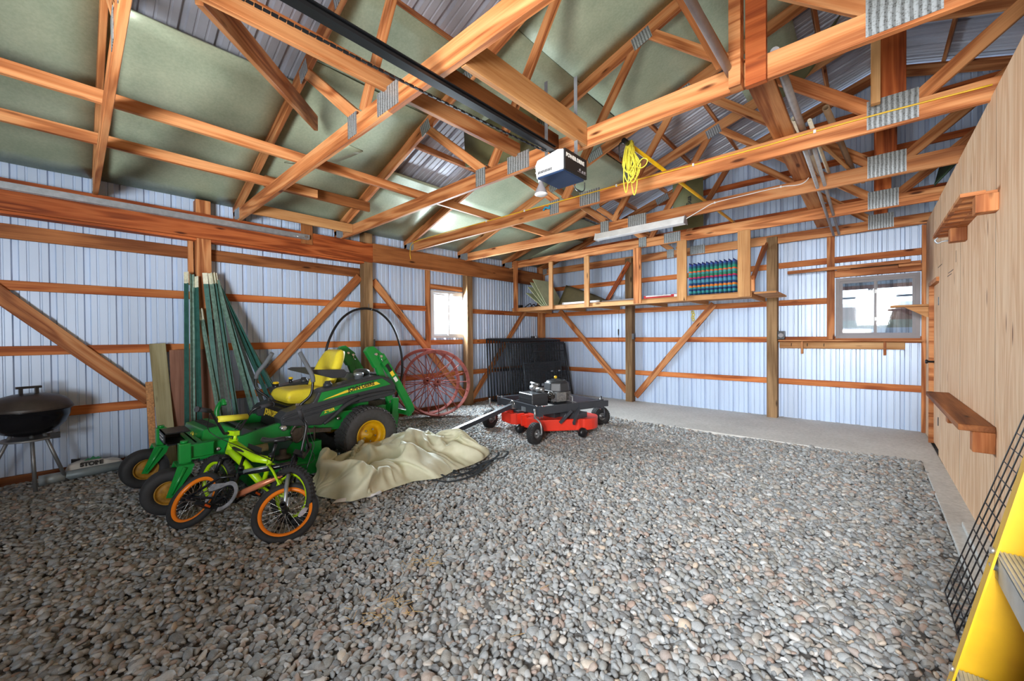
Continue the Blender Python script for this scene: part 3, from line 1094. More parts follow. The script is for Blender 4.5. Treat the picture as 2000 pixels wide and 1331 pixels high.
b = MB()
b.tube(smooth_path([(-1.63, 4.94, 2.715), (-1.55, 4.97, 2.76), (-1.45, 4.994, 2.81), (-1.33, 4.995, 2.85), (-1.0, 4.995, 2.862), (-0.69, 4.995, 2.868), (-0.53, 4.993, 2.85), (-0.46, 4.99, 2.89), (-0.45, 4.98, 2.96)]), 0.005, 6)
o = b.obj('white_cable', WHITE, label='white cable running from the fluorescent fixture along its chord', cat='cable')
b = MB()
for x, z in ((-1.33, 2.85), (-0.69, 2.868)): b.box((x, 4.994, z), (0.014, 0.014, 0.02))
b.obj('staple', WHITE, o)
ycab = plain('yellow_cable_jacket', (236, 190, 50), 0.45)
b = MB()
b.tube(smooth_path([(-5.68, 3.79, 2.62), (-5.70, 3.795, 2.76), (-5.60, 3.80, 2.885), (-5.0, 3.803, 2.90), (-3.88, 3.804, 2.895), (-2.41, 3.804, 2.882), (-1.44, 3.804, 2.874), (-0.76, 3.804, 2.86), (-0.31, 3.80, 2.862), (0.1, 3.80, 2.858), (0.56, 3.803, 2.845)]), 0.006, 6)
o = b.obj('yellow_cable', ycab, label='yellow cable stapled along the bottom chord of a truss', cat='cable')
b = MB()
for x, z in ((-3.88, 2.895), (-3.2, 2.889), (-1.95, 2.879), (-1.19, 2.869), (-0.31, 2.862)): b.box((x, 3.80, z), (0.016, 0.016, 0.024))
b.obj('staple', WHITE, o)
b = MB()
b.tube(smooth_path([(-2.90, 3.797, 2.83), (-2.86, 3.785, 2.85), (-2.82, 3.797, 2.835), (-2.80, 3.785, 2.86)]), 0.012, 6)
b.obj('blue_clip', plain('blue_plastic', (40, 150, 190), 0.5), label='small blue plastic clip caught on the yellow cable', cat='clip')

# yellow pole lying across the chords, rope hung on its end
pole_y = plain('yellow_pole_paint', (240, 190, 20), 0.35)
e = empty('yellow_pole', (-1.45, 5.4, 2.9), 'yellow pole lying across the truss chords behind the opener', 'pole')
b = MB().cyl((-1.508, 3.12, 2.935), (-1.43, 6.32, 2.918), 0.017, 14)
b.obj('shaft', pole_y, e)
b = MB().cyl((-1.51, 3.07, 2.936), (-1.507, 3.14, 2.935), 0.021, 14)
b.tube(smooth_path([(-1.52, 3.07, 2.93), (-1.545, 3.06, 2.90), (-1.55, 3.08, 2.82), (-1.545, 3.09, 2.78)]), 0.005, 6)
b.obj('end_grip', BLACKM, e)
ropm = plain('yellow_rope', (226, 216, 70), 0.7, 0, 0.2, 90)
rr = random.Random(4)
b = MB()
for k in range(13):
    dx, dy = rr.uniform(-0.035, 0.05), rr.uniform(-0.03, 0.05)
    top = Vector((-1.50 + rr.uniform(-0.015, 0.015), 3.17 + rr.uniform(-0.03, 0.03), 2.95))
    L = rr.uniform(0.24, 0.36) if k > 1 else 0.43
    w = rr.uniform(0.02, 0.05)
    p = [top, top + Vector((-w * 0.6 + dx * 0.3, dy * 0.3, -L * 0.25)), top + Vector((-w + dx, dy, -L * 0.7)), top + Vector((dx, dy, -L)), top + Vector((w + dx, dy, -L * 0.72)), top + Vector((w * 0.6, dy * 0.4, -L * 0.3)), top + Vector((0.01, 0, 0.005))]
    b.tube(smooth_path(p, 5), 0.0045, 5)
for k in range(4):
    z = 2.935 - k * 0.009
    b.tube(arc((-1.5, 3.17, z), 0.03, 0, 2 * PI, 12, (1, 0, 0), (0, 0.7, 0.25)), 0.0045, 5)
b.tube(smooth_path([(-1.47, 3.18, 2.75), (-1.40, 3.15, 2.70), (-1.35, 3.14, 2.71), (-1.34, 3.14, 2.75), (-1.39, 3.15, 2.77), (-1.44, 3.16, 2.72)]), 0.0045, 5)
b.obj('rope_bundle', ropm, label='tangled yellow rope bundle hanging from the end of the yellow pole', cat='rope')

cond = plain('grey_conduit', (150, 148, 150), 0.5, 0.2, 0.12, 20)
def pipe(label, pts, r, mat=cond, name='conduit_pipe', cat='pipe', group=None):
    return MB().tube(pts, r, 14).obj(name, mat, label=label, cat=cat, group=group)
pipe('grey conduit running beside the upright timber at the top of the picture', [(-0.615, -2.3, 2.845), (-0.60, 2.58, 2.835)], 0.022)
pipe('grey conduit lying beside the flat wide timber on the chords', [(-0.40, 2.68, 2.925), (-0.385, 4.4, 2.925)], 0.024)
pipe('thin grey pipe reaching to the back wall, nearer the flat timber', [(-0.385, 3.9, 2.80), (-0.385, 7.4, 2.75)], 0.015, group='thin grey pipes under the chords')
pipe('thin grey pipe reaching to the back wall, second from the flat timber', [(-0.33, 3.9, 2.81), (-0.325, 7.4, 2.76)], 0.015, group='thin grey pipes under the chords')
pvc = plain('white_pvc', (206, 198, 178), 0.5)
def opipe(label, p0, p1, r, mat, g=None):
    b = MB()
    d = (Vector(p1) - Vector(p0))
    b.lathe([(r * 0.72, 0.06), (r * 0.72, 0), (r, 0), (r, d.length), (0, d.length)], p0, d, 16)
    return b.obj('plastic_pipe', mat, label=label, cat='pipe', group=g)
opipe('white plastic pipe end poking over the yellow cable chord, fattest of three', (-0.42, 3.66, 2.945), (-0.36, 5.3, 2.93), 0.024, pvc)
opipe('slim cream plastic pipe end over the yellow cable chord, middle of three', (-0.335, 3.72, 2.925), (-0.29, 5.4, 2.915), 0.014, pvc)
opipe('brown open pipe end over the yellow cable chord, right one of three', (-0.235, 3.66, 2.955), (-0.10, 5.5, 2.93), 0.022, plain('brown_pipe', (120, 96, 72), 0.6))
board('wood_strip', (-0.30, 4.2, 2.915), (-0.05, 5.6, 2.915), 0.03, 0.018, PINE, label='thin pale wood strip lying askew over the chords near the plastic pipes', cat='timber')

# loose foam boards in the roof
def sheet(name, fn, nu, nv, mat, th, label, cat, **k):
    b = MB().grid(fn, nu, nv)
    o = b.obj(name, mat, None, label, cat, recalc=False, **k)
    md = o.modifiers.new('thickness', 'SOLIDIFY')
    md.thickness = th
    return o
A, B_, D = Vector((-4.04, 1.72, 3.33)), Vector((-3.16, 1.98, 3.19)), Vector((0.06, 0.28, -0.16))
sheet('loose_foam_piece', lambda u, v: Vector((-4.38 + 0.62 * u, 1.45 + 0.35 * u + 0.28 * v * (1 - 0.4 * u), 3.10 + 0.10 * u * u + 0.05 * v - 0.06 * u * v)), 8, 3, FOAM, 0.012, 'curled offcut of green foam lying over the chord at the roof edge', 'foam board')
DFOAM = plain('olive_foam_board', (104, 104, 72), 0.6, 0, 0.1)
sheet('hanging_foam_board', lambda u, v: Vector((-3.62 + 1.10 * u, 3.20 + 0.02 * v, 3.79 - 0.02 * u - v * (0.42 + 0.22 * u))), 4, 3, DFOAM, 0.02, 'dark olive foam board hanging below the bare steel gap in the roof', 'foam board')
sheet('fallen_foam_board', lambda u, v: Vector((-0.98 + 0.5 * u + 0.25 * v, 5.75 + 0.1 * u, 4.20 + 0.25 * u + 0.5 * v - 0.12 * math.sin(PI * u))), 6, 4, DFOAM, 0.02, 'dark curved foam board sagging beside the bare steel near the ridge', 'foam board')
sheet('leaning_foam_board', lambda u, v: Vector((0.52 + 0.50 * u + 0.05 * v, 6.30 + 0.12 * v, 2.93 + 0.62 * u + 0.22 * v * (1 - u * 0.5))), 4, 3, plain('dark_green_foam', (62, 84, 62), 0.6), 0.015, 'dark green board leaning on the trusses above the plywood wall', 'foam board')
e = sheet('printed_board', lambda u, v: Vector((-2.36 + 0.46 * u, 6.52, 3.0 + 0.93 * v)), 1, 1, plain('olive_print_board', (112, 112, 78), 0.6, 0, 0.12), 0.012, 'upright olive board printed with black letters near the roof at the back', 'board')
mt = tmat((0, 0, 1), (-1, 0, 0), (-2.235, 6.511, 3.27))
text('printed_letters', 'G', 0.30, mt, BINK, e, bold=0.006)
mt = tmat((0, 0, 1), (-1, 0, 0), (-2.105, 6.511, 3.42))
text('printed_letters', 'Gua', 0.10, mt, BINK, e, bold=0.002)
sheet('roof_edge_board', lambda u, v: Vector((-5.2 + 0.95 * u, 6.35 + 0.5 * v, 2.96 + 0.22 * u + 0.03 * v)), 2, 2, FOAM, 0.02, 'green foam board resting on the chords over the corner of the storage shelf', 'foam board')

# ------------------------------------------------------------------ hanging storage shelf (loft)
e = empty('storage_shelf', (-3.3, 6.8, 1.84), 'long wooden storage shelf hung from the trusses along the back wall', 'shelf')
LX0, LX1 = -5.62, -1.20
for k, (x, w) in enumerate(((-5.50, 0.10), (-4.585, 0.09), (-3.785, 0.10), (-2.83, 0.13), (-2.12, 0.14), (-1.285, 0.155))):
    board('hanger', (x, 6.228, 1.845), (x, 6.228, 2.76 if k else 2.9), w if False else 0.036, w, (PINE if k in (1, 2, 4, 5) else FIR), e, up=(1, 0, 0))
board('shelf_edge', (LX0, 6.268, 1.875), (-1.20, 6.268, 1.875), 0.036, 0.075, PINE, e)
MB().box2((LX0, 6.25, 1.905), (-1.20, 7.40, 1.917)).obj('shelf_deck', PINE, e)
for x in (-5.50, -4.6, -3.8, -2.85, -2.14, -1.30):
    board('joist', (x + 0.05, 6.29, 1.872), (x + 0.05, 7.41, 1.872), 0.036, 0.066, PINE, e)
board('side_brace', (-4.05, 7.33, 1.93), (-3.50, 7.33, 2.76), 0.036, 0.085, FIRR, e)
board('side_brace', (-1.245, 6.36, 1.96), (-1.245, 7.36, 2.70), 0.036, 0.085, FIRR, e)
board('side_brace', (-1.20, 6.30, 2.10), (-1.20, 7.35, 2.74), 0.03, 0.07, FIR, e)
board('side_stud', (-1.20, 6.33, 1.92), (-1.20, 6.33, 2.14), 0.036, 0.05, FIR, e, up=(1, 0, 0))
MB().box2((-1.19, 6.35, 1.885), (-0.93, 7.25, 1.91)).obj('end_ledge', PINE, e)

# foam offcuts, folded cloth and odds on the shelf
PF = plain('pale_green_foam', (196, 206, 172), 0.6)
for k, (x, lean, L, lab) in enumerate(((-5.42, 0.62, 0.52, 'pale foam sheet leaning on the storage shelf, lowest of the fan'), (-5.38, 0.80, 0.60, 'pale foam sheet leaning on the storage shelf, second in the fan'), (-5.30, 0.92, 0.66, 'pale foam sheet leaning on the storage shelf, third in the fan'), (-5.22, 1.0, 0.70, 'pale foam sheet leaning on the storage shelf, topmost of the fan'))):
    px, pz = -4.98 + 0.03 * k, 1.925
    m = T(px, 6.75 + 0.02 * k, pz) @ Matrix.Rotation(lean, 4, 'Y') @ Matrix.Rotation(0.0, 4, 'Z')
    MB().box((-L / 2, 0, 0.008), (L, 0.62, 0.014)).obj('foam_sheet', PF, None, lab, 'foam sheet', 'foam sheets on the storage shelf', mw=m, local=True)
OLV = plain('olive_sheeting', (120, 112, 84), 0.7)
sheet('olive_sheet', lambda u, v: Vector((-4.93 + 1.15 * u, 6.9 + 0.35 * v, 1.935 + (0.50 * (1 - u) ** 0.8) * v + 0.16 * (1 - v) * (u > 0) * (1 - u) * 0.3)), 10, 6, OLV, 0.012, 'large olive sheet draped on the storage shelf behind the foam fan', 'sheet')
b = MB()
for k in range(5):
    b.tube(smooth_path([(-5.50 + 0.1 * k, 6.5 + 0.05 * k, 1.93), (-5.42 + 0.1 * k, 6.6, 2.02 - 0.02 * k), (-5.33 + 0.1 * k, 6.55, 1.95), (-5.22 + 0.1 * k, 6.62, 1.935)]), 0.011, 6)
b.box((-5.57, 6.42, 1.955), (0.12, 0.10, 0.06))
b.obj('dark_clutter', BLACKM, label='dark tangle of hose and hardware on the left end of the storage shelf', cat='hose')
b = MB().box2((-4.42, 6.36, 1.925), (-3.62, 6.40, 1.965))
e2 = b.bevel(0.004, 2).obj('white_rail', WHITE, label='long white metal rail lying on the storage shelf', cat='rail')
MB().box2((-4.41, 6.357, 1.935), (-4.38, 6.36, 1.955)).obj('end_mark', GREYV, e2)
MB().box2((-3.60, 6.42, 1.925), (-2.90, 6.47, 1.955)).obj('grey_bar', GREYV, label='thin grey bar on the storage shelf right of the white rail', cat='bar')
redp = plain('red_box_print', (190, 40, 44), 0.5)
b = MB().box2((-2.80, 6.40, 1.925), (-2.16, 6.47, 1.975))
e2 = b.obj('flat_red_box', redp, label='long flat red and white box on the storage shelf left of the plaid cushions', cat='box')
MB().box2((-2.76, 6.397, 1.955), (-2.35, 6.40, 1.974)).obj('white_label', WHITE, e2)
MB().box2((-2.30, 6.395, 1.93), (-2.18, 6.40, 1.97)).obj('white_label', WHITE, e2)

# plaid cushions standing in a row
def plaid_mat():
    n = NT('plaid_cloth')
    v = n.coord((1, 1, 1), rand=False)
    sp = n.node('ShaderNodeSeparateXYZ')
    n.ln(v, sp.inputs[0])
    mr = n.node('ShaderNodeMapRange', i_1=0.0, i_2=0.50)
    n.ln(sp.outputs[2], mr.inputs[0])
    cols = [(0, (38, 66, 110)), (0.07, (60, 150, 150)), (0.14, (30, 60, 110)), (0.20, (70, 150, 160)), (0.25, (220, 130, 50)), (0.31, (40, 70, 120)), (0.38, (80, 150, 170)), (0.47, (60, 80, 130)), (0.52, (200, 40, 90)), (0.56, (50, 130, 100)), (0.64, (70, 150, 150)), (0.70, (225, 110, 60)), (0.75, (40, 140, 110)), (0.83, (40, 100, 120)), (0.90, (70, 90, 170)), (1.0, (50, 60, 120))]
    r = n.node('ShaderNodeValToRGB')
    r.color_ramp.interpolation = 'CONSTANT'
    e_ = r.color_ramp.elements
    while len(e_) < len(cols): e_.new(0.5)
    for i, (p, c) in enumerate(cols):
        e_[i].position = p
        e_[i].color = srgb(*c)
    n.ln(mr.outputs[0], r.inputs[0])
    w = n.node('ShaderNodeTexWave', wave_type='BANDS', bands_direction='Z', i_Scale=22.0)
    n.ln(v, w.inputs['Vector'])
    k = n.ramp(w.outputs['Fac'], [(0.35, (0.75, 0.8, 0.9, 1)), (0.6, (1.5, 1.5, 1.5, 1))])
    col = n.mix(0.8, r.outputs[0], k, 'MULTIPLY')
    w2 = n.node('ShaderNodeTexWave', wave_type='BANDS', bands_direction='Y', i_Scale=9.0)
    n.ln(v, w2.inputs['Vector'])
    k2 = n.ramp(w2.outputs['Fac'], [(0.3, (0.7, 0.7, 0.75, 1)), (0.6, (1, 1, 1, 1))])
    col = n.mix(0.5, col, k2, 'MULTIPLY')
    return n.out(col, 0.85)
PLAID = plaid_mat()
def cushion():
    b = MB()
    w, d, h = 0.058, 0.50, 0.50
    def fn(u, v, s):
        a = (u - 0.5) * 2
        c = (v - 0.5) * 2
        pf = (max(0, 1 - abs(a) ** 4)) ** 0.4 * (max(0, 1 - abs(c) ** 6)) ** 0.35
        return Vector((s * w / 2 * pf, a * d / 2, (c + 1) / 2 * h))
    b.grid(lambda u, v: fn(u, v, 1), 12, 14)
    b.grid(lambda u, v: fn(u, v, -1), 12, 14)
    bmesh.ops.remove_doubles(b.bm, verts=b.bm.verts, dist=0.0005)
    return b.obj('plaid_cushion', PLAID, local=True)
names = ['first plaid cushion standing in the row on the storage shelf, beside the red box'] + ['plaid cushion standing on the storage shelf, number %s from the red box' % q for q in ('two', 'three', 'four', 'five', 'six', 'seven', 'eight', 'nine', 'ten')] + ['last plaid cushion in the row on the storage shelf, beside the wide hanger']
c0 = cushion()
for k in range(11):
    o = c0 if k == 0 else c0.copy()
    if k: C.objects.link(o)
    m = T(-2.045 + k * 0.060, 6.58, 1.918)
    o.matrix_basis = m
    W[o.name] = m
    setp(o, names[k], 'cushion', 'plaid cushions on the storage shelf')
# small things on the back wall
def outlet(loc, nrm, label):
    nrm = Vector(nrm)
    m = frame(nrm, (0, 0, 1), loc)
    b = MB().box((0.02, 0, 0), (0.04, 0.07, 0.115))
    b.bevel(0.004, 2)
    o = b.obj('outlet_box', plain('dark_grey_box', (70, 72, 78), 0.5), None, label, 'outlet', mw=m, local=True)
    b = MB()
    for z in (-0.025, 0.025): b.box((0.0412, 0, z), (0.003, 0.034, 0.034))
    q = b.obj('socket', BLACKM, o, mw=m, local=True)
    return o
outlet((-5.80, 3.145, 1.235), (0, 1, 0), 'dark outlet box on the wall post beside the black hoop')
outlet((-3.488, 7.44, 1.30), (1, 0, 0), 'grey outlet box on the back wall post between two braces')
b = MB().box2((-1.07, 7.40, 1.24), (-0.98, 7.52, 1.37))
o = b.bevel(0.006, 2).obj('wall_box', BLACKM, label='black square box on the post at the left end of the window ledge', cat='box')
b = MB().cyl((-1.025, 7.40, 1.305), (-1.025, 7.394, 1.305), 0.034, 20)
b.obj('face', GREYV, o)
b = MB()
b.lathe([(0, 0), (0.012, 0.0), (0.014, 0.02), (0.012, 0.1), (0.007, 0.13), (0.003, 0.14), (0.003, 0.26), (0, 0.265)], (-3.82, 7.50, 1.45), (0, 0, -1), 12)
b.tube([(-3.82, 7.50, 1.45), (-3.815, 7.51, 1.88)], 0.0015, 5)
b.obj('hanging_tool', BLACKM, label='black handled tool hanging by a string left of the back wall post', cat='tool')
yel = plain('yellow_plastic', (232, 214, 60), 0.5)
b = MB()
for k in range(4):
    b.lathe([(0.022, -0.006), (0.03, 0), (0.022, 0.006), (0.014, 0), (0.022, -0.006)], (-2.37 + 0.012 * (k % 2), 7.51, 1.73 - 0.045 * k), (0.2, 1, 0.1), 14)
b.obj('yellow_hanger', yel, label='small yellow looped thing hanging below the storage shelf', cat='hanger')
b = MB().lathe([(0, 0), (0.045, 0), (0.047, 0.004), (0.047, 0.05), (0.045, 0.053), (0, 0.05)], (-5.81, 7.28, 1.268), (0, 0, 1), 24)
b.obj('tin_can', GALV, label='flat grey tin on the girt above the kennel panels, on the corner side', cat='tin')
b = MB().lathe([(0, 0), (0.04, 0), (0.042, 0.004), (0.042, 0.05), (0.04, 0.053), (0, 0.05)], (-5.82, 7.17, 1.268), (0, 0, 1), 24)
b.obj('tin_can', plain('dark_tin', (70, 74, 76), 0.4, 0.4), label='flat dark tin on the girt beside the grey tin', cat='tin')

# window ledge shelf with hooks, plank over the window
e = empty('coat_shelf', (-0.27, 7.4, 1.1), 'narrow wooden ledge with hooks and two brackets under the back window', 'shelf')
board('ledge', (-1.06, 7.48, 1.222), (0.53, 7.48, 1.222), 0.17, 0.02, FIR, e)
board('rail_board', (-1.06, 7.535, 1.15), (0.36, 7.535, 1.15), 0.02, 0.10, PINE, e)
for x in (-0.765, 0.16):
    board('bracket', (x, 7.50, 1.21), (x, 7.50, 1.02), 0.03, 0.05, FIR, e, up=(0, 1, 0))
for x in (-0.90, -0.70, -0.50):
    MB().tube(smooth_path([(x, 7.52, 1.175), (x, 7.49, 1.175), (x, 7.475, 1.155), (x, 7.485, 1.135)]), 0.004, 6).obj('hook', BLACKM, e)
board('window_plank', (-0.93, 7.36, 2.262), (0.40, 7.30, 2.262), 0.05, 0.045, FIR, label='long slim plank resting above the back window', cat='plank')
board('plank_block', (-0.35, 7.45, 2.25), (-0.20, 7.45, 2.25), 0.1, 0.03, FIR, label='small block under the left end of the plank above the back window', cat='wood block')
board('plank_block', (0.29, 7.44, 2.24), (0.50, 7.44, 2.24), 0.1, 0.06, FIR, label='bigger block under the right end of the plank above the back window', cat='wood block')
MB().box2((-0.20, 7.42, 2.255), (0.33, 7.55, 2.275)).obj('dark_shelf_board', plain('dark_stained_board', (80, 66, 50), 0.7), label='dark board lying between the two blocks over the back window', cat='board')

# things on the plywood wall
e = empty('tool_rack', (0.5, 4.3, 2.1), 'slotted wooden tool rack high on the plywood wall', 'tool rack')
b = MB()
ry0, ry1 = 3.62, 4.95
b.box2((XR - 0.115, ry0, 2.135), (XR, ry0 + 0.0, 2.155))
b.bm.free(); b.bm = bmesh.new()
m_ = 9
ys = [ry0 + (ry1 - ry0) * k / m_ for k in range(m_ + 1)]
b.box2((XR - 0.05, ry0, 2.135), (XR, ry1, 2.157))
for k in range(m_ + 1):
    b.box2((XR - 0.13, ys[k] - 0.035, 2.135), (XR - 0.05, ys[k] + 0.035, 2.157))
b.box2((XR - 0.15, ry0 - 0.035, 2.135), (XR - 0.13, ry1 + 0.035, 2.157))
b.obj('slotted_board', FIR, e)
for y in (3.63, 4.62):
    board('block', (XR - 0.045, y, 2.135), (XR - 0.045, y, 2.03), 0.09, 0.09, FIR, e, up=(1, 0, 0))
b = MB().tube(smooth_path([(XR, 4.80, 2.075), (XR - 0.10, 4.80, 2.075), (XR - 0.135, 4.80, 2.065), (XR - 0.15, 4.80, 2.09), (XR - 0.135, 4.80, 2.11)]), 0.006, 8)
b.obj('wall_hook', GALV, label='grey metal hook screwed to the plywood under the slotted rack', cat='hook')
e = empty('wall_shelf', (0.48, 4.4, 0.7), 'low board shelf on two blocks on the plywood wall', 'shelf')
board('shelf_board', (XR - 0.075, 3.63, 0.745), (XR - 0.075, 5.48, 0.745), 0.15, 0.038, FIRD, e)
for y in (3.68, 4.72):
    board('block', (XR - 0.045, y, 0.725), (XR - 0.045, y, 0.60), 0.09, 0.09, FIR, e, up=(1, 0, 0))
e = empty('side_shelf', (0.40, 6.98, 1.6), 'short pale shelf on a triangular bracket beside the back window', 'shelf')
board('shelf_board', (0.20, 7.08, 1.665), (XR, 7.08, 1.665), 0.22, 0.022, PINE, e)
b = MB().prism([(0.33, 1.652), (XR, 1.652), (XR, 1.52), (XR - 0.03, 1.52)], 7.06, 7.09, lambda a, c, h: Vector((a, h, c)))
b.obj('bracket', PINE, e)
b = MB()
for q in ((2.16, 5.2, 5.5), (2.13, 5.0, 5.2), (1.86, 5.35, 5.6), (1.885, 5.25, 5.55), (2.03, 6.0, 6.3)):
    b.box((XR - 0.001, (q[1] + q[2]) / 2, q[0]), (0.001, q[2] - q[1], 0.006))
b.box((XR - 0.001, 5.1, 1.98), (0.001, 0.006, 0.10))
b.obj('pencil_marks', BINK, wr)
# nails/spikes by ledge

# ------------------------------------------------------------------ neighbouring shed outside the back window
nb = empty('metal_shed', (0.4, 11.4, 0), 'weathered metal shed seen outside through the back window', 'shed')
SHB = steel_mat('shed_blue_siding', (112, 122, 134), 0.6, 0.0, 0.2)
SHM = plain('shed_mossy_band', (88, 94, 86), 0.9, 0, 0.25, 6)
SHR = plain('shed_rusty_band', (84, 58, 52), 0.9, 0, 0.3, 9)
SHG = plain('shed_galvanised_sheet', (92, 98, 104), 0.9, 0.0, 0.25, 5)
for nm, z0, z1, dy, mt_ in (('lower_siding', 0.0, 1.44, 0.0, SHB), ('mossy_band', 1.44, 1.60, 0.02, SHM), ('rusty_band', 1.60, 1.88, 0.04, SHR), ('white_sill', 1.88, 1.96, 0.06, WHITE)):
    b = MB()
    ribbed(b, -3.0, 3.6, 0.1, lambda a, d, h, dy=dy: Vector((a, 11.0 + dy + d, h)), z0, z1)
    b.obj(nm, mt_, nb, recalc=False)
b = MB()
for k in range(9): b.box2((-2.9 + 0.72 * k, 11.1, 1.98), (-2.82 + 0.72 * k, 11.2, 2.26))
b.box2((-3.0, 11.12, 2.06), (3.6, 11.18, 2.10))
b.obj('gap_posts', SHG, nb)
for z0, z1, mt_, nm in ((2.24, 2.32, SHR, 'rusty_strip'), (2.32, 2.52, SHG, 'sheet_panel'), (2.52, 2.58, SHR, 'rusty_strip'), (2.58, 3.6, SHG, 'sheet_panel')):
    b = MB()
    ribbed(b, -3.0, 3.6, 0.1, lambda a, d, h: Vector((a, 10.98 + d - (h - 2.24) * 0.05, h)), z0, z1)
    b.obj(nm, mt_, nb, recalc=False)
# ------------------------------------------------------------------ wheels
YZ = lambda a, c, h: Vector((h, a, c))
TREADM = plain('turf_tyre_rubber', (72, 72, 74), 0.7, 0, 0.15, 30)
RIMD = plain('dirty_yellow_rim', (150, 108, 24), 0.6, 0, 0.35, 25)
RIMY = plain('yellow_wheel_rim', (226, 178, 18), 0.4, 0, 0.12, 14)


def tyre(name, c, ax, R, w, r_in, parent, mat=RUBBER, tread=0, rows=5):
    ax = Vector(ax).normalized()
    b = MB()
    h = w / 2
    b.lathe([(r_in, -h * 0.72), (r_in + (R - r_in) * 0.35, -h * 0.98), (R * 0.90, -h * 0.97), (R * 0.975, -h * 0.78), (R, -h * 0.4), (R, h * 0.4), (R * 0.975, h * 0.78), (R * 0.90, h * 0.97), (r_in + (R - r_in) * 0.35, h * 0.98), (r_in, h * 0.72), (r_in * 0.99, 0), (r_in, -h * 0.72)], c, ax, 48)
    if tread:
        a = Vector((0, 0, 1)) if abs(ax.z) < 0.9 else Vector((1, 0, 0))
        u = ax.cross(a).normalized()
        v = ax.cross(u)
        for k in range(tread):
            for q in range(rows):
                t = (q + 0.5) / rows * 2 - 1
                ang = 2 * PI * (k + 0.32 * abs(t) * 2) / tread
                rad = u * math.cos(ang) + v * math.sin(ang)
                tan = -u * math.sin(ang) + v * math.cos(ang)
                rr_ = R * (1.0 if abs(t) < 0.6 else 0.985)
                m = Matrix((ax, tan, rad)).transposed()
                m = m @ Matrix.Rotation(0.45 * (1 if t > 0 else -1), 3, 'Z')
                b.box(Vector(c) + ax * (t * h * 0.88) + rad * rr_, (w / rows * 0.82, 2 * PI * R / tread * 0.62, 0.012), m)
    return b.obj(name, mat, parent)


def dish(name, c, ax, r, w, depth, parent, mat=RIMY, nuts=5):
    """steel wheel centre seen from the +ax side"""
    ax = Vector(ax).normalized()
    b = MB()
    h = w / 2
    b.lathe([(r * 1.02, -h * 0.8), (r * 1.06, h * 0.80), (r * 1.03, h * 0.86), (r * 0.95, h * 0.80), (r * 0.90, h * 0.55), (r * 0.86, h - depth), (r * 0.62, h - depth - 0.01), (r * 0.55, h - depth + 0.012), (r * 0.25, h - depth + 0.012), (r * 0.22, h - depth + 0.03), (r * 0.10, h - depth + 0.035), (0, h - depth + 0.035)], c, ax, 40)
    o = b.obj(name, mat, parent)
    if nuts:
        b = MB()
        a = Vector((0, 0, 1))
        u = ax.cross(a).normalized()
        v = ax.cross(u)
        for k in range(nuts):
            an = 2 * PI * k / nuts + 0.4
            p = Vector(c) + (u * math.cos(an) + v * math.sin(an)) * r * 0.42 + ax * (h - depth + 0.012)
            b.cyl(p, p + ax * 0.014, 0.010, 6)
        b.obj('lug_nut', CHROME, o)
    return o


# ------------------------------------------------------------------ zero-turn riding mower
mw = empty('riding_mower', (-4.42, 1.4, 0), 'green and yellow zero-turn riding mower parked along the left wall', 'riding mower')
XC = -4.42
for s, far in ((1, False), (-1, True)):
    cx = XC + s * 0.42
    tyre('rear_tyre', (cx, 2.10, 0.285), (s, 0, 0), 0.298, 0.27, 0.155, mw, TREADM, 44, 6)
    dish('rear_wheel_rim', (cx, 2.10, 0.285), (s, 0, 0), 0.155, 0.25, 0.085, mw)
    # casters
    px, py = (XC + s * 0.435, 0.575 if s > 0 else 0.535)
    ca = Vector((px, py - (0.095 if s > 0 else 0.115), 0.155))
    axd = Vector((1, -0.10 * s, 0)).normalized()
    ct = tyre('caster_tyre', ca, axd, 0.168, 0.14, 0.085, mw, RUBBER)
    dish('caster_rim', ca, axd, 0.085, 0.13, 0.03, mw, RIMD, 0)
    dish('caster_rim', ca, -axd, 0.085, 0.13, 0.03, mw, RIMD, 0)
    b = MB()
    b.box((px, py, 0.43), (0.075, 0.075, 0.15))
    b.bevel(0.008, 2)
    b.cyl((px, py, 0.33), (px, py, 0.36), 0.04, 16)
    b.cyl((px, py, 0.505), (px, py, 0.525), 0.025, 12)
    b.obj('caster_pivot', JDG, mw)
    b = MB()
    b.box((px, py - 0.005, 0.345), (0.20, 0.10, 0.016))
    for q in (-1, 1):
        xo = q * 0.092
        pts = [(py + 0.045, 0.352), (py - 0.05, 0.352), (ca.y - 0.045, 0.24), (ca.y - 0.022, 0.135), (ca.y + 0.022, 0.135), (ca.y + 0.035, 0.20), (py + 0.02, 0.28)]
        pts = [(py + 0.045, 0.352), (py - 0.055, 0.352), (ca.y - 0.03, 0.135), (ca.y + 0.01, 0.125), (ca.y + 0.025, 0.145), (py + 0.025, 0.29)]
        b.prism(pts, px + xo - 0.006, px + xo + 0.006, YZ)
        b.tube([(px + xo + q * 0.006, py - 0.01, 0.34), (px + xo + q * 0.008, ca.y + 0.0, 0.15)], [0.016, 0.008], 8)
    b.cyl(ca - axd * 0.105, ca + axd * 0.105, 0.010, 10)
    b.obj('caster_fork', JDG, mw)
    # arms from the pivots and long side rails
    b = MB()
    for z0, z1 in ((0.372, 0.382), (0.478, 0.488)):
        b.box2((px - 0.035, py, z0), (px + 0.035, 0.76, z1))
    b.box2((px - 0.005, py, 0.38), (px + 0.005, 0.76, 0.48))
    b.obj('front_arm', JDG, mw)
    b = MB()
    rail = [(0.68, 0.335), (0.68, 0.475), (0.98, 0.475), (1.25, 0.535), (1.55, 0.56), (2.35, 0.56), (2.35, 0.40), (1.60, 0.385), (1.20, 0.375)]
    xr_ = XC + s * 0.355
    b.prism(rail, xr_ - 0.025, xr_ + 0.025, YZ)
    b.bevel(0.006, 2).obj('side_rail', JDG, mw)
b = MB()
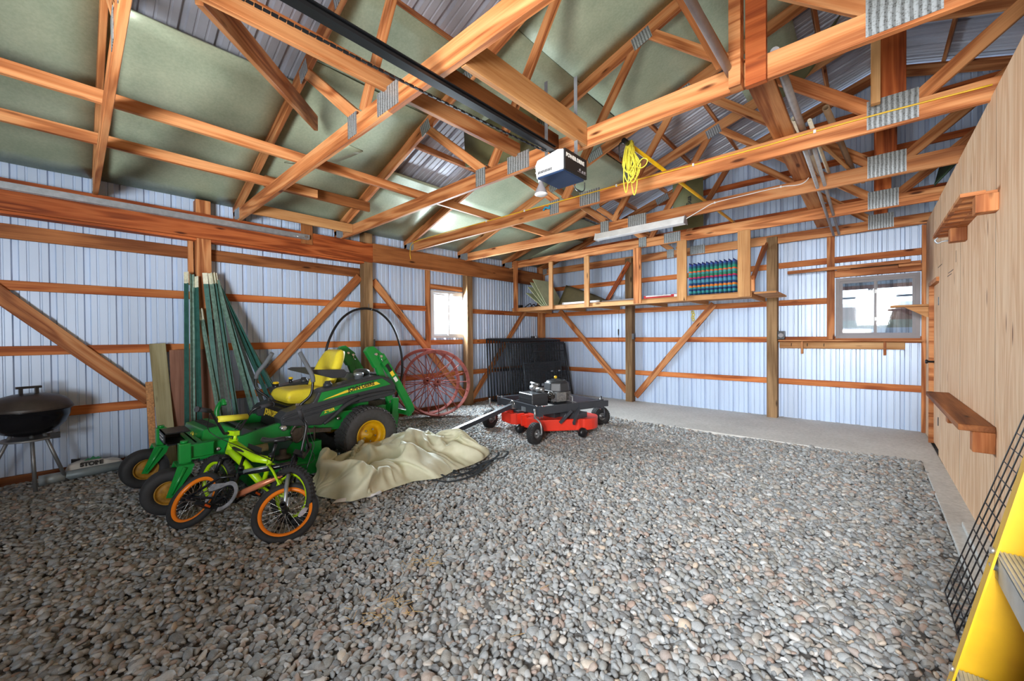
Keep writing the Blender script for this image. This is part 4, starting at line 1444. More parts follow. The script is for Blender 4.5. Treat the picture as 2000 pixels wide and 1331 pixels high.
b.box2((XC - 0.40, 0.655, 0.37), (XC + 0.40, 0.668, 0.48))
b.box2((XC - 0.40, 0.625, 0.37), (XC + 0.40, 0.70, 0.378))
b.box2((XC - 0.40, 0.625, 0.472), (XC + 0.40, 0.70, 0.48))
b.obj('cross_beam', JDG, mw)
# black step / weight bracket
b = MB()
bx0, bx1 = XC - 0.13, XC + 0.20
b.prism([(0.50, 0.462), (0.63, 0.462), (0.63, 0.55), (0.50, 0.52)], bx0, bx0 + 0.01, YZ)
b.box2((bx0, 0.49, 0.455), (bx1 - 0.06, 0.66, 0.463))
b.box2((bx0, 0.49, 0.535), (bx1 - 0.06, 0.66, 0.545))
b.box2((bx0, 0.49, 0.455), (bx1 - 0.06, 0.498, 0.545))
b.box2((bx1 - 0.08, 0.50, 0.455), (bx1 + 0.02, 0.72, 0.466))
b.obj('foot_bracket', BLACKM, mw)
b = MB()
for z in (0.485, 0.512): b.box2((bx0 + 0.05, 0.4865, z), (bx1 - 0.12, 0.4895, z + 0.006))
b.obj('bracket_marks', WHT, mw)
# nose cover
b = MB()
nx0, nx1 = -4.77, -4.10
vs8 = [(nx0, 0.66, 0.40), (nx1, 0.68, 0.38), (nx1, 1.08, 0.46), (nx0, 1.06, 0.46), (nx0 + 0.05, 0.695, 0.545), (nx1 - 0.10, 0.735, 0.545), (nx1 - 0.12, 0.88, 0.56), (nx0 + 0.05, 0.85, 0.56)]
b.add([Vector(v) for v in vs8], [(3, 2, 1, 0), (4, 5, 6, 7), (0, 1, 5, 4), (1, 2, 6, 5), (2, 3, 7, 6), (3, 0, 4, 7)])
nose = b.bevel(0.012, 3).obj('nose_cover', JDG, mw)
b = MB()
for k in range(7):
    f = k / 6
    x = nx0 + 0.10 + f * (nx1 - nx0 - 0.28)
    b.box((x, 0.785 + 0.02 * f, 0.556), (0.06, 0.06, 0.004), Matrix.Rotation(0.10, 3, 'X'))
b.obj('vent_slot', DARK, nose)
mt = tmat((1, 0.06, -0.0), (0.0, 0.26, 0.96), (-4.235, 0.6995, 0.455))
text('model_lettering', 'Z955R', 0.05, mt, YINK, nose, bold=0.0015)
b = MB()
mt2 = tmat((1, 0.06, 0), (0, 0.26, 0.96), (-4.42, 0.688, 0.465))
deer = [(-0.018, -0.028), (-0.012, -0.028), (-0.006, -0.008), (0.008, -0.004), (0.014, -0.028), (0.019, -0.028), (0.017, 0.004), (0.026, 0.016), (0.022, 0.022), (0.012, 0.02), (0.014, 0.034), (0.008, 0.034), (0.006, 0.018), (-0.008, 0.010), (-0.018, 0.006)]
b.prism([(a, c) for a, c in deer], 0.0, 0.002, lambda a, c, h: mt2 @ Vector((a, c, h)))
fr_ = [(-0.03, -0.036), (0.03, -0.036), (0.034, 0.03), (0.0, 0.042), (-0.034, 0.03)]
for k in range(5):
    p, q = fr_[k], fr_[(k + 1) % 5]
    b.bar(mt2 @ Vector((p[0], p[1], 0.001)), mt2 @ Vector((q[0], q[1], 0.001)), 0.003, 0.003)
b.obj('deer_badge', YINK, nose)
# floor pan, kick panel
b = MB()
b.box2((XC - 0.34, 0.98, 0.43), (XC + 0.34, 1.38, 0.445))
b.prism([(0.98, 0.445), (1.14, 0.445), (1.14, 0.452), (1.0, 0.53), (0.98, 0.53)], XC - 0.34, XC + 0.34, YZ)
b.box2((XC + 0.12, 1.14, 0.446), (XC + 0.30, 1.26, 0.475))
b.obj('floor_pan', BLKPL, mw)
b = MB()
b.prism([(1.30, 0.45), (1.36, 0.45), (1.38, 0.64), (1.335, 0.64)], XC - 0.30, XC + 0.30, YZ)
kp = b.bevel(0.006, 2).obj('kick_panel', BINK, mw)
mt = tmat((1, 0, 0), (0, 0.18, 0.98), (XC + 0.035, 1.309, 0.575))
text('brand_lettering', 'JOHN DEERE', 0.078, mt, YINK, kp, sx=0.95, bold=0.0035)
# body pods beside the seat
for s in (1, -1):
    xo = XC + s * 0.44
    xi = XC + s * 0.25
    out = [(1.255, 0.585), (1.27, 0.52), (1.36, 0.50), (1.62, 0.465), (1.70, 0.50), (1.80, 0.585), (1.95, 0.63), (2.14, 0.635), (2.42, 0.675), (2.45, 0.70), (2.44, 0.785), (2.36, 0.87), (2.22, 0.905), (1.90, 0.855), (1.66, 0.815), (1.60, 0.79), (1.55, 0.70), (1.42, 0.665), (1.31, 0.635)]
    b = MB()
    b.prism(out, xi, xo, YZ)
    b.bevel(0.018, 3)
    pod = b.obj('body_pod', BLKPL, mw)
    # ridge lines on the lower body
    b = MB()
    for off, r_ in ((0.0, 0.009), (-0.045, 0.007)):
        b.tube(smooth_path([(xo + s * 0.001, 1.275, 0.585 + off * 0.6), (xo + s * 0.004, 1.40, 0.615 + off), (xo + s * 0.004, 1.65, 0.652 + off), (xo + s * 0.004, 2.0, 0.715 + off * 1.4)]), r_, 8)
    b.tube(smooth_path([(xo + s * 0.006, 1.64, 0.475), (xo + s * 0.018, 1.74, 0.545), (xo + s * 0.018, 1.86, 0.635), (xo + s * 0.014, 2.02, 0.69), (xo + s * 0.008, 2.25, 0.715), (xo + s * 0.0, 2.42, 0.72)]), [0.014 + 0.008 * math.sin(PI * min(1, k / 30)) for k in range(31)], 8)
    b.obj('body_ridge', BLKPL, pod)
    # green side panel
    gp_ = [(1.585, 0.695), (1.625, 0.788), (2.27, 0.872), (2.38, 0.795), (2.16, 0.765)]
    b = MB()
    b.prism(gp_, xo - s * 0.01, xo + s * 0.012, YZ)
    gpn = b.bevel(0.006, 2).obj('side_panel', JDG, pod)
    st = [(1.635, 0.712), (1.66, 0.722), (1.86, 0.782), (2.20, 0.842), (2.245, 0.812), (1.90, 0.765)]
    b = MB()
    b.prism(st, xo + s * 0.010, xo + s * 0.014, YZ)
    b.obj('yellow_stripe', YINK, gpn)
    dirx = (0, 1, 0.165) if s > 0 else (0, -1, -0.165)
    upx = (0, -0.165, 1)
    mt = tmat(dirx, upx, (xo + s * 0.0142, 2.03, 0.805))
    text('brand_lettering', 'JOHN DEERE', 0.056, mt, BINK, gpn, sx=0.92, bold=0.0018)
    b = MB()
    b.prism([(1.60, 0.555), (1.63, 0.605), (1.83, 0.645), (1.80, 0.605), (1.72, 0.575)], xo + s * 0.004, xo + s * 0.010, YZ)
    dc = b.obj('model_decal', JDG, pod)
    mt = tmat(dirx, upx, (xo + s * 0.0105, 1.695, 0.600))
    text('model_lettering', 'Z955R', 0.038, mt, YINK, dc, bold=0.001)
    # wheel-side lower green frame plate
    b = MB()
    b.prism([(1.34, 0.40), (1.34, 0.52), (1.86, 0.60), (2.2, 0.62), (2.2, 0.42), (1.70, 0.385)], XC + s * 0.255, XC + s * 0.27, YZ)
    b.obj('inner_plate', JDG, mw)
    # caps
    b = MB()
    b.lathe([(0, 0.0), (0.045, 0.0), (0.04, 0.03), (0.03, 0.035), (0.03, 0.05), (0.02, 0.055), (0, 0.055)], (XC + s * 0.31, 1.74, 0.825), (0, 0, 1), 20)
    b.obj('fuel_cap', BLKPL, mw)
    b = MB()
    b.lathe([(0, 0.0), (0.04, 0.0), (0.04, 0.045), (0.05, 0.045), (0.05, 0.075), (0, 0.075)], (XC + s * 0.33, 2.06, 0.865), (0, 0, 1), 20)
    b.obj('tank_cap', GALV if s > 0 else BLKPL, mw)
# bolts on the rail
b = MB()
b.lathe([(0, 0), (0.026, 0), (0.026, 0.08), (0.014, 0.082), (0, 0.082)], (XC + 0.37, 1.285, 0.495), (1, 0, 0), 18)
b.lathe([(0, 0), (0.016, 0), (0.016, 0.012), (0, 0.014)], (XC + 0.38, 0.80, 0.40), (1, 0, 0), 14)
b.lathe([(0, 0), (0.018, 0), (0.018, 0.012), (0, 0.014)], (XC + 0.40, 1.80, 0.50), (1, 0, 0), 14)
b.obj('bolt', CHROME, mw)
# engine deck behind the seat
b = MB()
b.prism([(1.98, 0.60), (2.46, 0.62), (2.46, 0.76), (2.38, 0.86), (2.20, 0.90), (1.98, 0.88)], XC - 0.24, XC + 0.24, YZ)
b.bevel(0.02, 2)
b.lathe([(0, 0), (0.09, 0.0), (0.085, 0.05), (0.06, 0.07), (0, 0.07)], (XC + 0.16, 2.18, 0.895), (0, 0, 1), 24)
b.box((XC + 0.05, 2.36, 0.88), (0.3, 0.12, 0.05))
b.obj('engine_cover', BLKPL, mw)
b = MB()
b.box2((XC - 0.22, 2.0, 0.30), (XC + 0.22, 2.44, 0.60))
for k in range(6): b.cyl((XC - 0.18 + 0.07 * k, 2.44, 0.35), (XC - 0.18 + 0.07 * k, 2.47, 0.55), 0.02, 8)
b.obj('engine', plain('oily_metal', (62, 54, 48), 0.5, 0.4, 0.4, 40), mw)
# seat
b = MB()
def cush(u, v, top):
    a = (u - 0.5) * 2; c = (v - 0.5) * 2
    e_ = (max(0, 1 - abs(a) ** 5)) ** 0.35 * (max(0, 1 - abs(c) ** 5)) ** 0.35
    z = 0.735 + (0.075 * e_ if top else -0.075 * e_) + (0.012 * abs(a) ** 2 * e_ if top else 0) + 0.02 * (-c) * 0
    return Vector((XC + a * 0.245, 1.585 + c * 0.205, z))
b.grid(lambda u, v: cush(u, v, True), 20, 20)
b.grid(lambda u, v: cush(u, v, False), 20, 20)
bmesh.ops.remove_doubles(b.bm, verts=b.bm.verts, dist=0.0005)
b.obj('seat_cushion', SEATY, mw)
b = MB()
def backr(u, v, fr):
    a = (u - 0.5) * 2
    t = v
    wd = 0.245 if t < 0.55 else 0.245 - 0.085 * ((t - 0.55) / 0.45) ** 1.5
    c = (t - 0.5) * 2
    e_ = (max(0, 1 - abs(a) ** 5)) ** 0.35 * (max(0, 1 - abs(c) ** 6)) ** 0.35
    y = 1.79 + 0.19 * t + (-0.055 * e_ if fr else 0.07 * e_)
    y += -0.03 * a * a * (1 if fr else 1)
    return Vector((XC + a * wd, y, 0.765 + 0.425 * t))
b.grid(lambda u, v: backr(u, v, True), 20, 22)
b.grid(lambda u, v: backr(u, v, False), 20, 22)
bmesh.ops.remove_doubles(b.bm, verts=b.bm.verts, dist=0.0005)
b.obj('seat_back', SEATY, mw)
b = MB()
b.box((XC, 1.56, 0.645), (0.44, 0.36, 0.04))
b.box((XC, 1.62, 0.62), (0.30, 0.26, 0.10))
b.obj('seat_base', BLACKM, mw)
for s in (1, -1):
    x = XC + s * 0.275
    b = MB()
    b.prism([(1.56, 0.985), (1.60, 0.965), (1.80, 0.90), (1.92, 0.90), (1.95, 0.95), (1.92, 0.985), (1.60, 1.003)], x - 0.028, x + 0.028, YZ)
    b.bevel(0.012, 2).obj('armrest', BLKPL, mw)
    # steering levers
    top = (XC + s * 0.17, 1.50, 1.165)
    pl = smooth_path([(XC + s * 0.36, 1.44, 0.60), (XC + s * 0.365, 1.455, 0.70), (XC + s * 0.385, 1.475, 0.80), (XC + s * 0.385, 1.485, 0.90), (XC + s * 0.375, 1.49, 0.97), (XC + s * 0.28, 1.50, 1.075), top], 6)
    if s > 0:
        pl = smooth_path([(XC + 0.33, 1.43, 0.60), (XC + 0.345, 1.47, 0.68), (XC + 0.375, 1.545, 0.76), (XC + 0.38, 1.565, 0.86), (XC + 0.375, 1.565, 0.95), (XC + 0.33, 1.53, 1.06), (XC + 0.25, 1.50, 1.175)], 6)
    else:
        pl = smooth_path([(XC - 0.33, 1.42, 0.60), (XC - 0.34, 1.385, 0.69), (XC - 0.375, 1.30, 0.78), (XC - 0.38, 1.29, 0.87), (XC - 0.37, 1.30, 0.95), (XC - 0.33, 1.36, 1.05), (XC - 0.26, 1.41, 1.165)], 6)
    n0 = len(pl) // 2 + 2
    b = MB().tube(pl[:n0 + 2], 0.013, 10)
    lv = b.obj('control_lever', BLACKM, mw)
    MB().tube(pl[n0:], [0.021] * (len(pl) - n0), 12).obj('lever_grip', plain('grey_foam_grip', (98, 102, 108), 0.8), lv)
    b = MB().bar((pl[0].x, pl[0].y, 0.575), (pl[0].x, pl[0].y + (0.02 if s > 0 else -0.02), 0.69), 0.012, 0.045, (0, 1, 0))
    b.obj('lever_bracket', CHROME, lv)
# control panel with yellow knobs on the far pod
b = MB()
b.bar((XC - 0.36, 1.42, 0.765), (XC - 0.36, 1.78, 0.835), 0.14, 0.05)
cp = b.obj('control_panel', BLKPL, mw)
for y, z, r in ((1.47, 0.83, 0.032), (1.62, 0.87, 0.024)):
    b = MB()
    b.cyl((XC - 0.36, y, z - 0.06), (XC - 0.36, y, z - 0.005), 0.02 if r < 0.03 else 0.035, 12)
    b.obj('knob_base', BLACKM, cp)
    b = MB()
    b.lathe([(0, 0), (r * 0.8, 0), (r, 0.01), (r * 0.8, 0.022), (0, 0.026)], (XC - 0.36, y, z - 0.005), (0, 0, 1), 14)
    b.obj('knob', JDY, cp)
# folded roll bar
for s in (1, -1):
    x = XC + s * 0.33
    b = MB()
    b.bar((x, 2.47, 0.34), (x, 2.50, 0.62), 0.05, 0.075, (0, 1, 0))
    b.bar((x, 2.43, 0.60), (x, 2.225, 1.17), 0.05, 0.07, (0, 1, 0))
    b.prism([(2.13, 1.17), (2.16, 1.215), (2.22, 1.225), (2.34, 1.13), (2.29, 0.99), (2.24, 0.98)], x - 0.034, x + 0.034, YZ)
    rb = b.bevel(0.006, 2).obj('roll_bar_post', JDG, mw)
    b = MB()
    for y, z in ((2.24, 1.135), (2.30, 1.11)):
        b.cyl((x - 0.05, y, z), (x + 0.05 * 1.2, y, z), 0.014, 10)
    b.tube([(x + 0.05, 2.30, 1.10), (x + 0.055, 2.31, 1.06), (x + 0.05, 2.33, 1.05)], 0.005, 6)
    b.obj('hinge_pin', CHROME, rb)
    pth = smooth_path([(x + s * 0.03, 2.30, 1.12), (x + s * 0.03, 2.50, 0.80), (x + s * 0.03, 2.64, 0.56), (x + s * 0.01, 2.70, 0.45), (x - s * 0.05, 2.72, 0.40)], 6)
    b = MB()
    for i_ in range(len(pth) - 1): b.bar(pth[i_], pth[i_] + (pth[i_ + 1] - pth[i_]) * 1.08, 0.05, 0.078, (0, 1, 0.6))
    fb = b.obj('roll_bar_hoop', JDG, mw)
    if s > 0:
        dd = (Vector((0, 2.50, 0.80)) - Vector((0, 2.30, 1.12))).normalized()
        up_ = Vector((0, -dd.z, dd.y)) * -1
        for t0, t1, mm, nm in ((0.12, 0.22, BINK, 'warning_decal'), (0.22, 0.28, YINK, 'warning_decal'), (0.30, 0.36, WHT, 'white_decal')):
            a0 = Vector((x + 0.057, 2.30, 1.12)) + dd * t0
            a1 = Vector((x + 0.057, 2.30, 1.12)) + dd * t1
            MB().bar(a0, a1, 0.002, 0.04, (0, 1, 0.6)).obj(nm, mm, fb)
b = MB()
b.tube([(XC - 0.30, 2.72, 0.40), (XC + 0.30, 2.72, 0.40)], 0.030, 10)
b.obj('roll_bar_crossbar', JDG, mw)
b = MB()
b.prism([(2.36, 0.18), (2.36, 0.52), (2.52, 0.56), (2.60, 0.40), (2.56, 0.16)], XC + 0.23, XC + 0.245, YZ)
b.box2((XC - 0.24, 2.46, 0.30), (XC + 0.24, 2.48, 0.58))
b.obj('rear_plate', JDG, mw)
MB().prism([(2.38, 0.33), (2.43, 0.43), (2.47, 0.42), (2.42, 0.32)], XC + 0.245, XC + 0.248, YZ).obj('rear_decal', GALV, mw)
# mowing deck
b = MB()
def dk(x, y): return (x, y)
dx = 0.60
outl = [(XC - dx, 1.05), (XC - dx + 0.06, 0.98), (XC - 0.28, 0.98), (XC - 0.18, 0.92), (XC + 0.18, 0.92), (XC + 0.28, 0.98), (XC + dx - 0.10, 0.98), (XC + dx, 1.08), (XC + dx, 1.50), (XC + dx - 0.03, 1.62), (XC + dx - 0.12, 1.68), (XC + 0.1, 1.68), (XC, 1.64), (XC - 0.1, 1.68), (XC - dx + 0.1, 1.68), (XC - dx, 1.58)]
b.prism(outl, 0.065, 0.195, lambda a, c, h: Vector((a, c, h)))
b.bevel(0.014, 2)
b.obj('mower_deck', JDG, mw)
b = MB()
b.prism([(XC + 0.30, 1.50), (XC + 0.48, 1.50), (XC + 0.48, 1.60), (XC + 0.30, 1.60)], 0.195, 0.33, lambda a, c, h: Vector((a, c, h)))
b.prism([(1.30, 0.195), (1.56, 0.195), (1.56, 0.30), (1.42, 0.33)], XC + 0.28, XC + 0.29, YZ)
b.obj('deck_bracket', JDG, mw)
b = MB()
b.lathe([(0, 0), (0.07, 0), (0.07, 0.03), (0.03, 0.04), (0.03, 0.09), (0, 0.09)], (XC + 0.36, 1.30, 0.196), (0, 0, 1), 20)
b.cyl((XC + 0.42, 1.56, 0.30), (XC + 0.42, 1.56, 0.46), 0.009, 8)
b.bar((XC + 0.41, 1.45, 0.44), (XC + 0.41, 1.72, 0.40), 0.02, 0.04)
b.tube(smooth_path([(XC + 0.40, 1.36, 0.44), (XC + 0.42, 1.40, 0.50), (XC + 0.42, 1.47, 0.47), (XC + 0.41, 1.46, 0.38), (XC + 0.40, 1.40, 0.34), (XC + 0.40, 1.36, 0.44)]), 0.013, 8)
b.box((XC + 0.37, 1.42, 0.41), (0.08, 0.10, 0.12))
b.obj('deck_linkage', plain('greasy_linkage', (84, 74, 66), 0.5, 0.5, 0.3, 30), mw)
b = MB().cyl((XC + 0.40, 1.02, 0.34), (XC + 0.40, 1.16, 0.345), 0.035, 14)
b.obj('deck_filter', TREATED, mw)
b = MB()
b.tube(smooth_path([(XC - 0.42, 0.96, 0.50), (XC - 0.44, 0.96, 0.60), (XC - 0.42, 0.99, 0.68), (XC - 0.36, 1.0, 0.70), (XC - 0.34, 1.0, 0.66)]), 0.022, 10)
b.obj('deck_lift_pedal', JDG, mw)
# ------------------------------------------------------------------ small bicycles
def wheel_parts(root, M4, R, tw, rimm, steer_label=None, spoke_n=28, pegs=False, knob=0):
    """wheel in local XZ plane of M4 (axis = local Y)"""
    P = lambda x, y, z: M4 @ Vector((x, y, z))
    def ringpts(r, y, n): return [P(r * math.cos(2 * PI * k / n), y, r * math.sin(2 * PI * k / n)) for k in range(n)]
    b = MB()
    b.tube(ringpts(R - tw * 0.5, 0, 48), tw * 0.5, 12, closed=True)
    if knob:
        for k in range(knob):
            for q in (-1, 0, 1):
                an = 2 * PI * (k + (0.5 if q else 0)) / knob
                ph = q * 0.62
                rr_ = (R - tw * 0.5) + tw * 0.5 * math.cos(ph)
                y = tw * 0.5 * math.sin(ph)
                m = (M4.to_3x3() @ Matrix.Rotation(-an, 3, 'Y'))
                b.box(P(rr_ * math.cos(an), y, rr_ * math.sin(an)), (0.010, 0.014, 0.014), m)
    b.obj('tyre', RUBBER, root)
    b = MB()
    ax = (M4.to_3x3() @ Vector((0, 1, 0)))
    r0 = R - tw * 0.92
    b.lathe([(r0 + 0.006, -0.014), (r0 - 0.006, -0.015), (r0 - 0.018, -0.010), (r0 - 0.020, 0), (r0 - 0.018, 0.010), (r0 - 0.006, 0.015), (r0 + 0.006, 0.014), (r0 + 0.006, -0.014)], P(0, 0, 0), ax, 48)
    b.obj('rim', rimm, root)
    b = MB()
    for k in range(spoke_n):
        an = 2 * PI * k / spoke_n
        sd = 1 if k % 2 else -1
        a2 = an + (0.5 if (k // 2) % 2 else -0.5)
        b.tube([P(0.018 * math.cos(a2), sd * 0.025, 0.018 * math.sin(a2)), P((r0 - 0.02) * math.cos(an), 0, (r0 - 0.02) * math.sin(an))], 0.0012, 4, caps=False)
        b.tube([P((r0 - 0.034) * math.cos(an), 0, (r0 - 0.034) * math.sin(an)), P((r0 - 0.018) * math.cos(an), 0, (r0 - 0.018) * math.sin(an))], 0.0022, 4)
    b.obj('spokes', CHROME, root)
    b = MB()
    b.cyl(P(0, -0.045, 0), P(0, 0.045, 0), 0.016, 12)
    b.cyl(P(0, -0.03, 0), P(0, -0.024, 0), 0.024, 14)
    b.cyl(P(0, 0.024, 0), P(0, 0.03, 0), 0.024, 14)
    b.cyl(P(0, -0.06, 0), P(0, 0.06, 0), 0.006, 8)
    b.obj('hub', BLACKM, root)
    if pegs:
        b = MB()
        for s in (-1, 1):
            b.lathe([(0.010, 0.02), (0.012, 0.0), (0.019, 0.0), (0.019, 0.085), (0.013, 0.085), (0.013, 0.02)], P(0, s * 0.055, 0), ax * s, 16)
        b.obj('axle_peg', BLACKM, root)
    b = MB()
    c = P(0.10, 0.012, 0.03)
    m = M4.to_3x3() @ Matrix.Rotation(-1.3, 3, 'Y')
    b.lathe([(0, -0.004), (0.017, -0.003), (0.018, 0), (0.017, 0.003), (0, 0.004)], (0, 0, 0), (0, 1, 0), 20)
    for v in b.bm.verts: v.co.x *= 2.2
    b.bm.transform((T(*c) @ m.to_4x4()))
    b.obj('reflector', plain('clear_reflector', (186, 182, 194), 0.35), root)


def bicycle(name, label, Mb, steer, frm, rimm, tw, style, knob=0, bar_rot=0.0, pegs=False, crank=0.6):
    """Mb: bike frame: local X forward, Y left, Z up (in the plane of the bike); origin on the ground under the rear hub"""
    R = 0.203
    root = empty(name, tuple(Mb.translation), label, 'bicycle')
    P = lambda x, y, z: Mb @ Vector((x, y, z))
    WB = 0.80
    A = T(0, 0, 0)
    # steering axis
    ht, hb = (Vector((0.665, 0, 0.56)), Vector((0.695, 0, 0.455))) if style == 'orange' else (Vector((0.655, 0, 0.54)), Vector((0.685, 0, 0.435)))
    sa = (ht - hb).normalized()
    S = Mb @ T(*hb) @ Matrix.Rotation(steer, 4, sa) @ T(*(-hb))
    Q = lambda x, y, z: S @ Vector((x, y, z))
    wheel_parts(root, Mb @ T(0, 0, R), R, tw, rimm, knob=knob)
    wheel_parts(root, S @ T(WB, 0, R), R, tw, rimm, pegs=pegs, knob=knob)
    bb = Vector((0.30, 0, 0.235))
    sc = Vector((0.245, 0, 0.42))
    b = MB()
    fw = 0.017
    tk = 1.0 if style == 'orange' else 1.6
    b.tube([P(*sc), P(*(sc + Vector((0.16, 0, 0.0 if tk > 1 else 0.03)))), P(*(ht - sa * 0.03))], [fw * tk, fw * 1.1 * tk, fw * 1.15 * tk], 12)
    b.tube([P(*bb), P(0.5, 0, 0.36), P(*(hb + sa * 0.02))], [0.019 * tk ** 0.5, 0.022 * tk ** 0.6, 0.02 * tk], 12)
    b.tube([P(*bb), P(*(sc + Vector((-0.008, 0, 0.03))))], 0.016, 12)
    b.cyl(P(*(hb - sa * 0.005)), P(*(ht + sa * 0.005)), 0.023 * tk ** 0.6, 14)
    b.cyl(P(bb.x, -0.036, bb.z), P(bb.x, 0.036, bb.z), 0.022, 14)
    for s in (-1, 1):
        b.tube([P(bb.x - 0.01, s * 0.02, bb.z), P(0.17, s * 0.045, 0.215), P(0.0, s * 0.055, R)], 0.009, 8)
        b.tube([P(sc.x - 0.005, s * 0.014, sc.z - 0.03), P(0.15, s * 0.045, 0.36), P(0.0, s * 0.055, R)], 0.009, 8)
        b.box(P(0, s * 0.055, R), (0.03, 0.005, 0.03), Mb.to_3x3())
    fo = b.obj('frame', frm, root)
    if style == 'orange':
        b = MB()
        b.tube([P(*(bb + Vector((0.045, -0.004, 0.03)))), P(0.5, -0.004, 0.358), P(0.64, -0.004, 0.435)], [0.0215, 0.0225, 0.012], 12)
        b.obj('down_tube_decal', plain('silver_orange_paint', (214, 132, 96), 0.3, 0.3, 0.25, 6), fo)
        b = MB()
        b.tube([P(sc.x + 0.05, -0.003, sc.z + 0.012), P(sc.x + 0.24, -0.003, sc.z + 0.06)], 0.0185, 12)
        b.obj('top_tube_decal', GALV, fo)
    else:
        mt = Mb @ tmat((1, 0, 0.15), (-0.15, 0, 1), (sc.x + 0.20, -0.021, sc.z + 0.062))
        b = MB().box((0, 0, 0), (0.15, 0.05, 0.002))
        b.bm.transform(mt)
        dd = b.obj('decal', BINK, fo)
        text('maker_lettering', 'KENT', 0.045, mt @ T(0, 0, 0.0015), WHT, dd, bold=0.001)
    # fork
    b = MB()
    b.cyl(Q(*(hb - sa * 0.03)), Q(*(ht + sa * 0.03)), 0.014, 12)
    cr = hb - sa * 0.035
    b.cyl(Q(cr.x, -0.06, cr.z), Q(cr.x, 0.06, cr.z), 0.015, 10)
    fk = b.obj('fork', BLACKM, root)
    for s in (-1, 1):
        MB().tube([Q(cr.x, s * 0.055, cr.z), Q(cr.x + 0.03, s * 0.057, cr.z - 0.08), Q(WB, s * 0.055, R)], [0.014, 0.014, 0.010], 10).obj('fork_leg', GALV if style == 'orange' else BLACKM, fk)
    # bars
    top = ht + sa * 0.05
    b = MB()
    b.box(Q(top.x + 0.02, 0, top.z), (0.07, 0.045, 0.035), S.to_3x3())
    b.cyl(Q(top.x, 0, top.z - 0.06), Q(top.x, 0, top.z), 0.013, 10)
    b.obj('stem', BLACKM if style == 'orange' else frm, root)
    B0 = T(top.x + 0.045, 0, top.z) @ Matrix.Rotation(bar_rot, 4, 'Y')
    Z = lambda x, y, z: S @ (B0 @ Vector((x, y, z)))
    b = MB()
    pts = [(-0.05, -0.285, 0.205), (-0.03, -0.19, 0.185), (0.0, -0.15, 0.15), (0.0, -0.065, 0.015), (0, -0.04, 0), (0, 0.04, 0), (0.0, 0.065, 0.015), (0.0, 0.15, 0.15), (-0.03, 0.19, 0.185), (-0.05, 0.285, 0.205)]
    b.tube([Z(*p) for p in smooth_path(pts, 4)], 0.0105, 10)
    b.tube([Z(0, -0.125, 0.115), Z(0, 0.125, 0.115)], 0.008, 8)
    hb_ = b.obj('handlebar', BLACKM, root)
    for s in (-1, 1):
        b = MB().tube([Z(-0.035, s * 0.20, 0.188), Z(-0.052, s * 0.30, 0.208)], 0.0165, 12)
        b.cyl(Z(-0.052, s * 0.298, 0.2075), Z(-0.053, s * 0.304, 0.2085), 0.021, 12)
        b.obj('grip', plain('rubber_grip', (48, 48, 52), 0.8), hb_)
    if style == 'lime':
        b = MB().tube([Z(0, -0.115, 0.115), Z(0, 0.115, 0.115)], 0.024, 12)
        pad = b.obj('bar_pad', plain('yellow_pad', (220, 214, 60), 0.6), hb_)
        mt = S @ B0 @ tmat((0, 1, 0), (0, 0, 1), (0.0245, 0.06, 0.115))
        text('size_lettering', '16', 0.04, mt, BINK, pad, bold=0.002)
        b = MB()
        for k in range(4): b.box(S @ (B0 @ Vector((0.024, -0.07 + 0.025 * k, 0.112))), (0.002, 0.018, 0.010), S.to_3x3() @ Matrix.Rotation(0.4, 3, 'X'))
        b.obj('pad_marks', BINK, pad)
    # seat
    b = MB().cyl(P(sc.x - 0.005, 0, sc.z), P(sc.x - 0.045, 0, sc.z + 0.13), 0.012, 10)
    b.lathe([(0, 0), (0.021, 0), (0.021, 0.022), (0, 0.022)], P(sc.x - 0.006, 0, sc.z + 0.025), Mb.to_3x3() @ Vector((-0.25, 0, 1)), 12)
    b.obj('seat_post', BLACKM, root)
    b = MB()
    so = Vector((sc.x - 0.055, 0, sc.z + 0.15))
    tilt = 0.0
    def sad(u, v):
        t = u
        wd = 0.062 * (1 - t) ** 0.8 + 0.018
        if t > 0.94: wd *= math.sqrt(max(0, 1 - ((t - 0.94) / 0.06) ** 2)) + 0.02
        if t < 0.08: wd *= math.sqrt(max(0, 1 - ((0.08 - t) / 0.08) ** 2)) + 0.02
        an = v * 2 * PI
        x = -0.08 + 0.235 * t
        zz = 0.012 * math.cos(PI * t * 1.3) + (0.022 if math.sin(an) > 0 else 0.014) * math.sin(an)
        return Mb @ (so + Vector((x, wd * math.cos(an), zz)))
    b.grid(sad, 18, 16)
    bmesh.ops.remove_doubles(b.bm, verts=b.bm.verts, dist=0.0008)
    sd = b.obj('saddle', plain('black_saddle', (34, 34, 38), 0.35), root)
    if style == 'orange':
        b = MB()
        b.box(P(so.x + 0.04, -0.045, so.z + 0.004), (0.05, 0.004, 0.012), Mb.to_3x3())
        b.obj('saddle_decal', plain('orange_patch', (226, 110, 60), 0.5), sd)
    # crank, chain guard, pedals
    b = MB()
    side = -0.048
    cg = Vector((bb.x, side, bb.z))
    axw = Mb.to_3x3() @ Vector((0, -1, 0))
    Rg = 0.088 if style == 'orange' else 0.06
    b.lathe([(Rg * 0.80, 0), (Rg, 0.0), (Rg, 0.006), (Rg * 0.80, 0.006), (Rg * 0.80, 0)], P(*cg), axw, 36)
    for k in range(18):
        an = 2 * PI * k / 18
        p0 = Vector((cg.x + 0.018 * math.cos(an), cg.y, cg.z + 0.018 * math.sin(an)))
        p1 = Vector((cg.x + Rg * 0.82 * math.cos(an + 0.35), cg.y, cg.z + Rg * 0.82 * math.sin(an + 0.35)))
        b.bar(Mb @ p0, Mb @ p1, 0.005, 0.008, axw)
    b.obj('chain_ring', BLACKM, root)
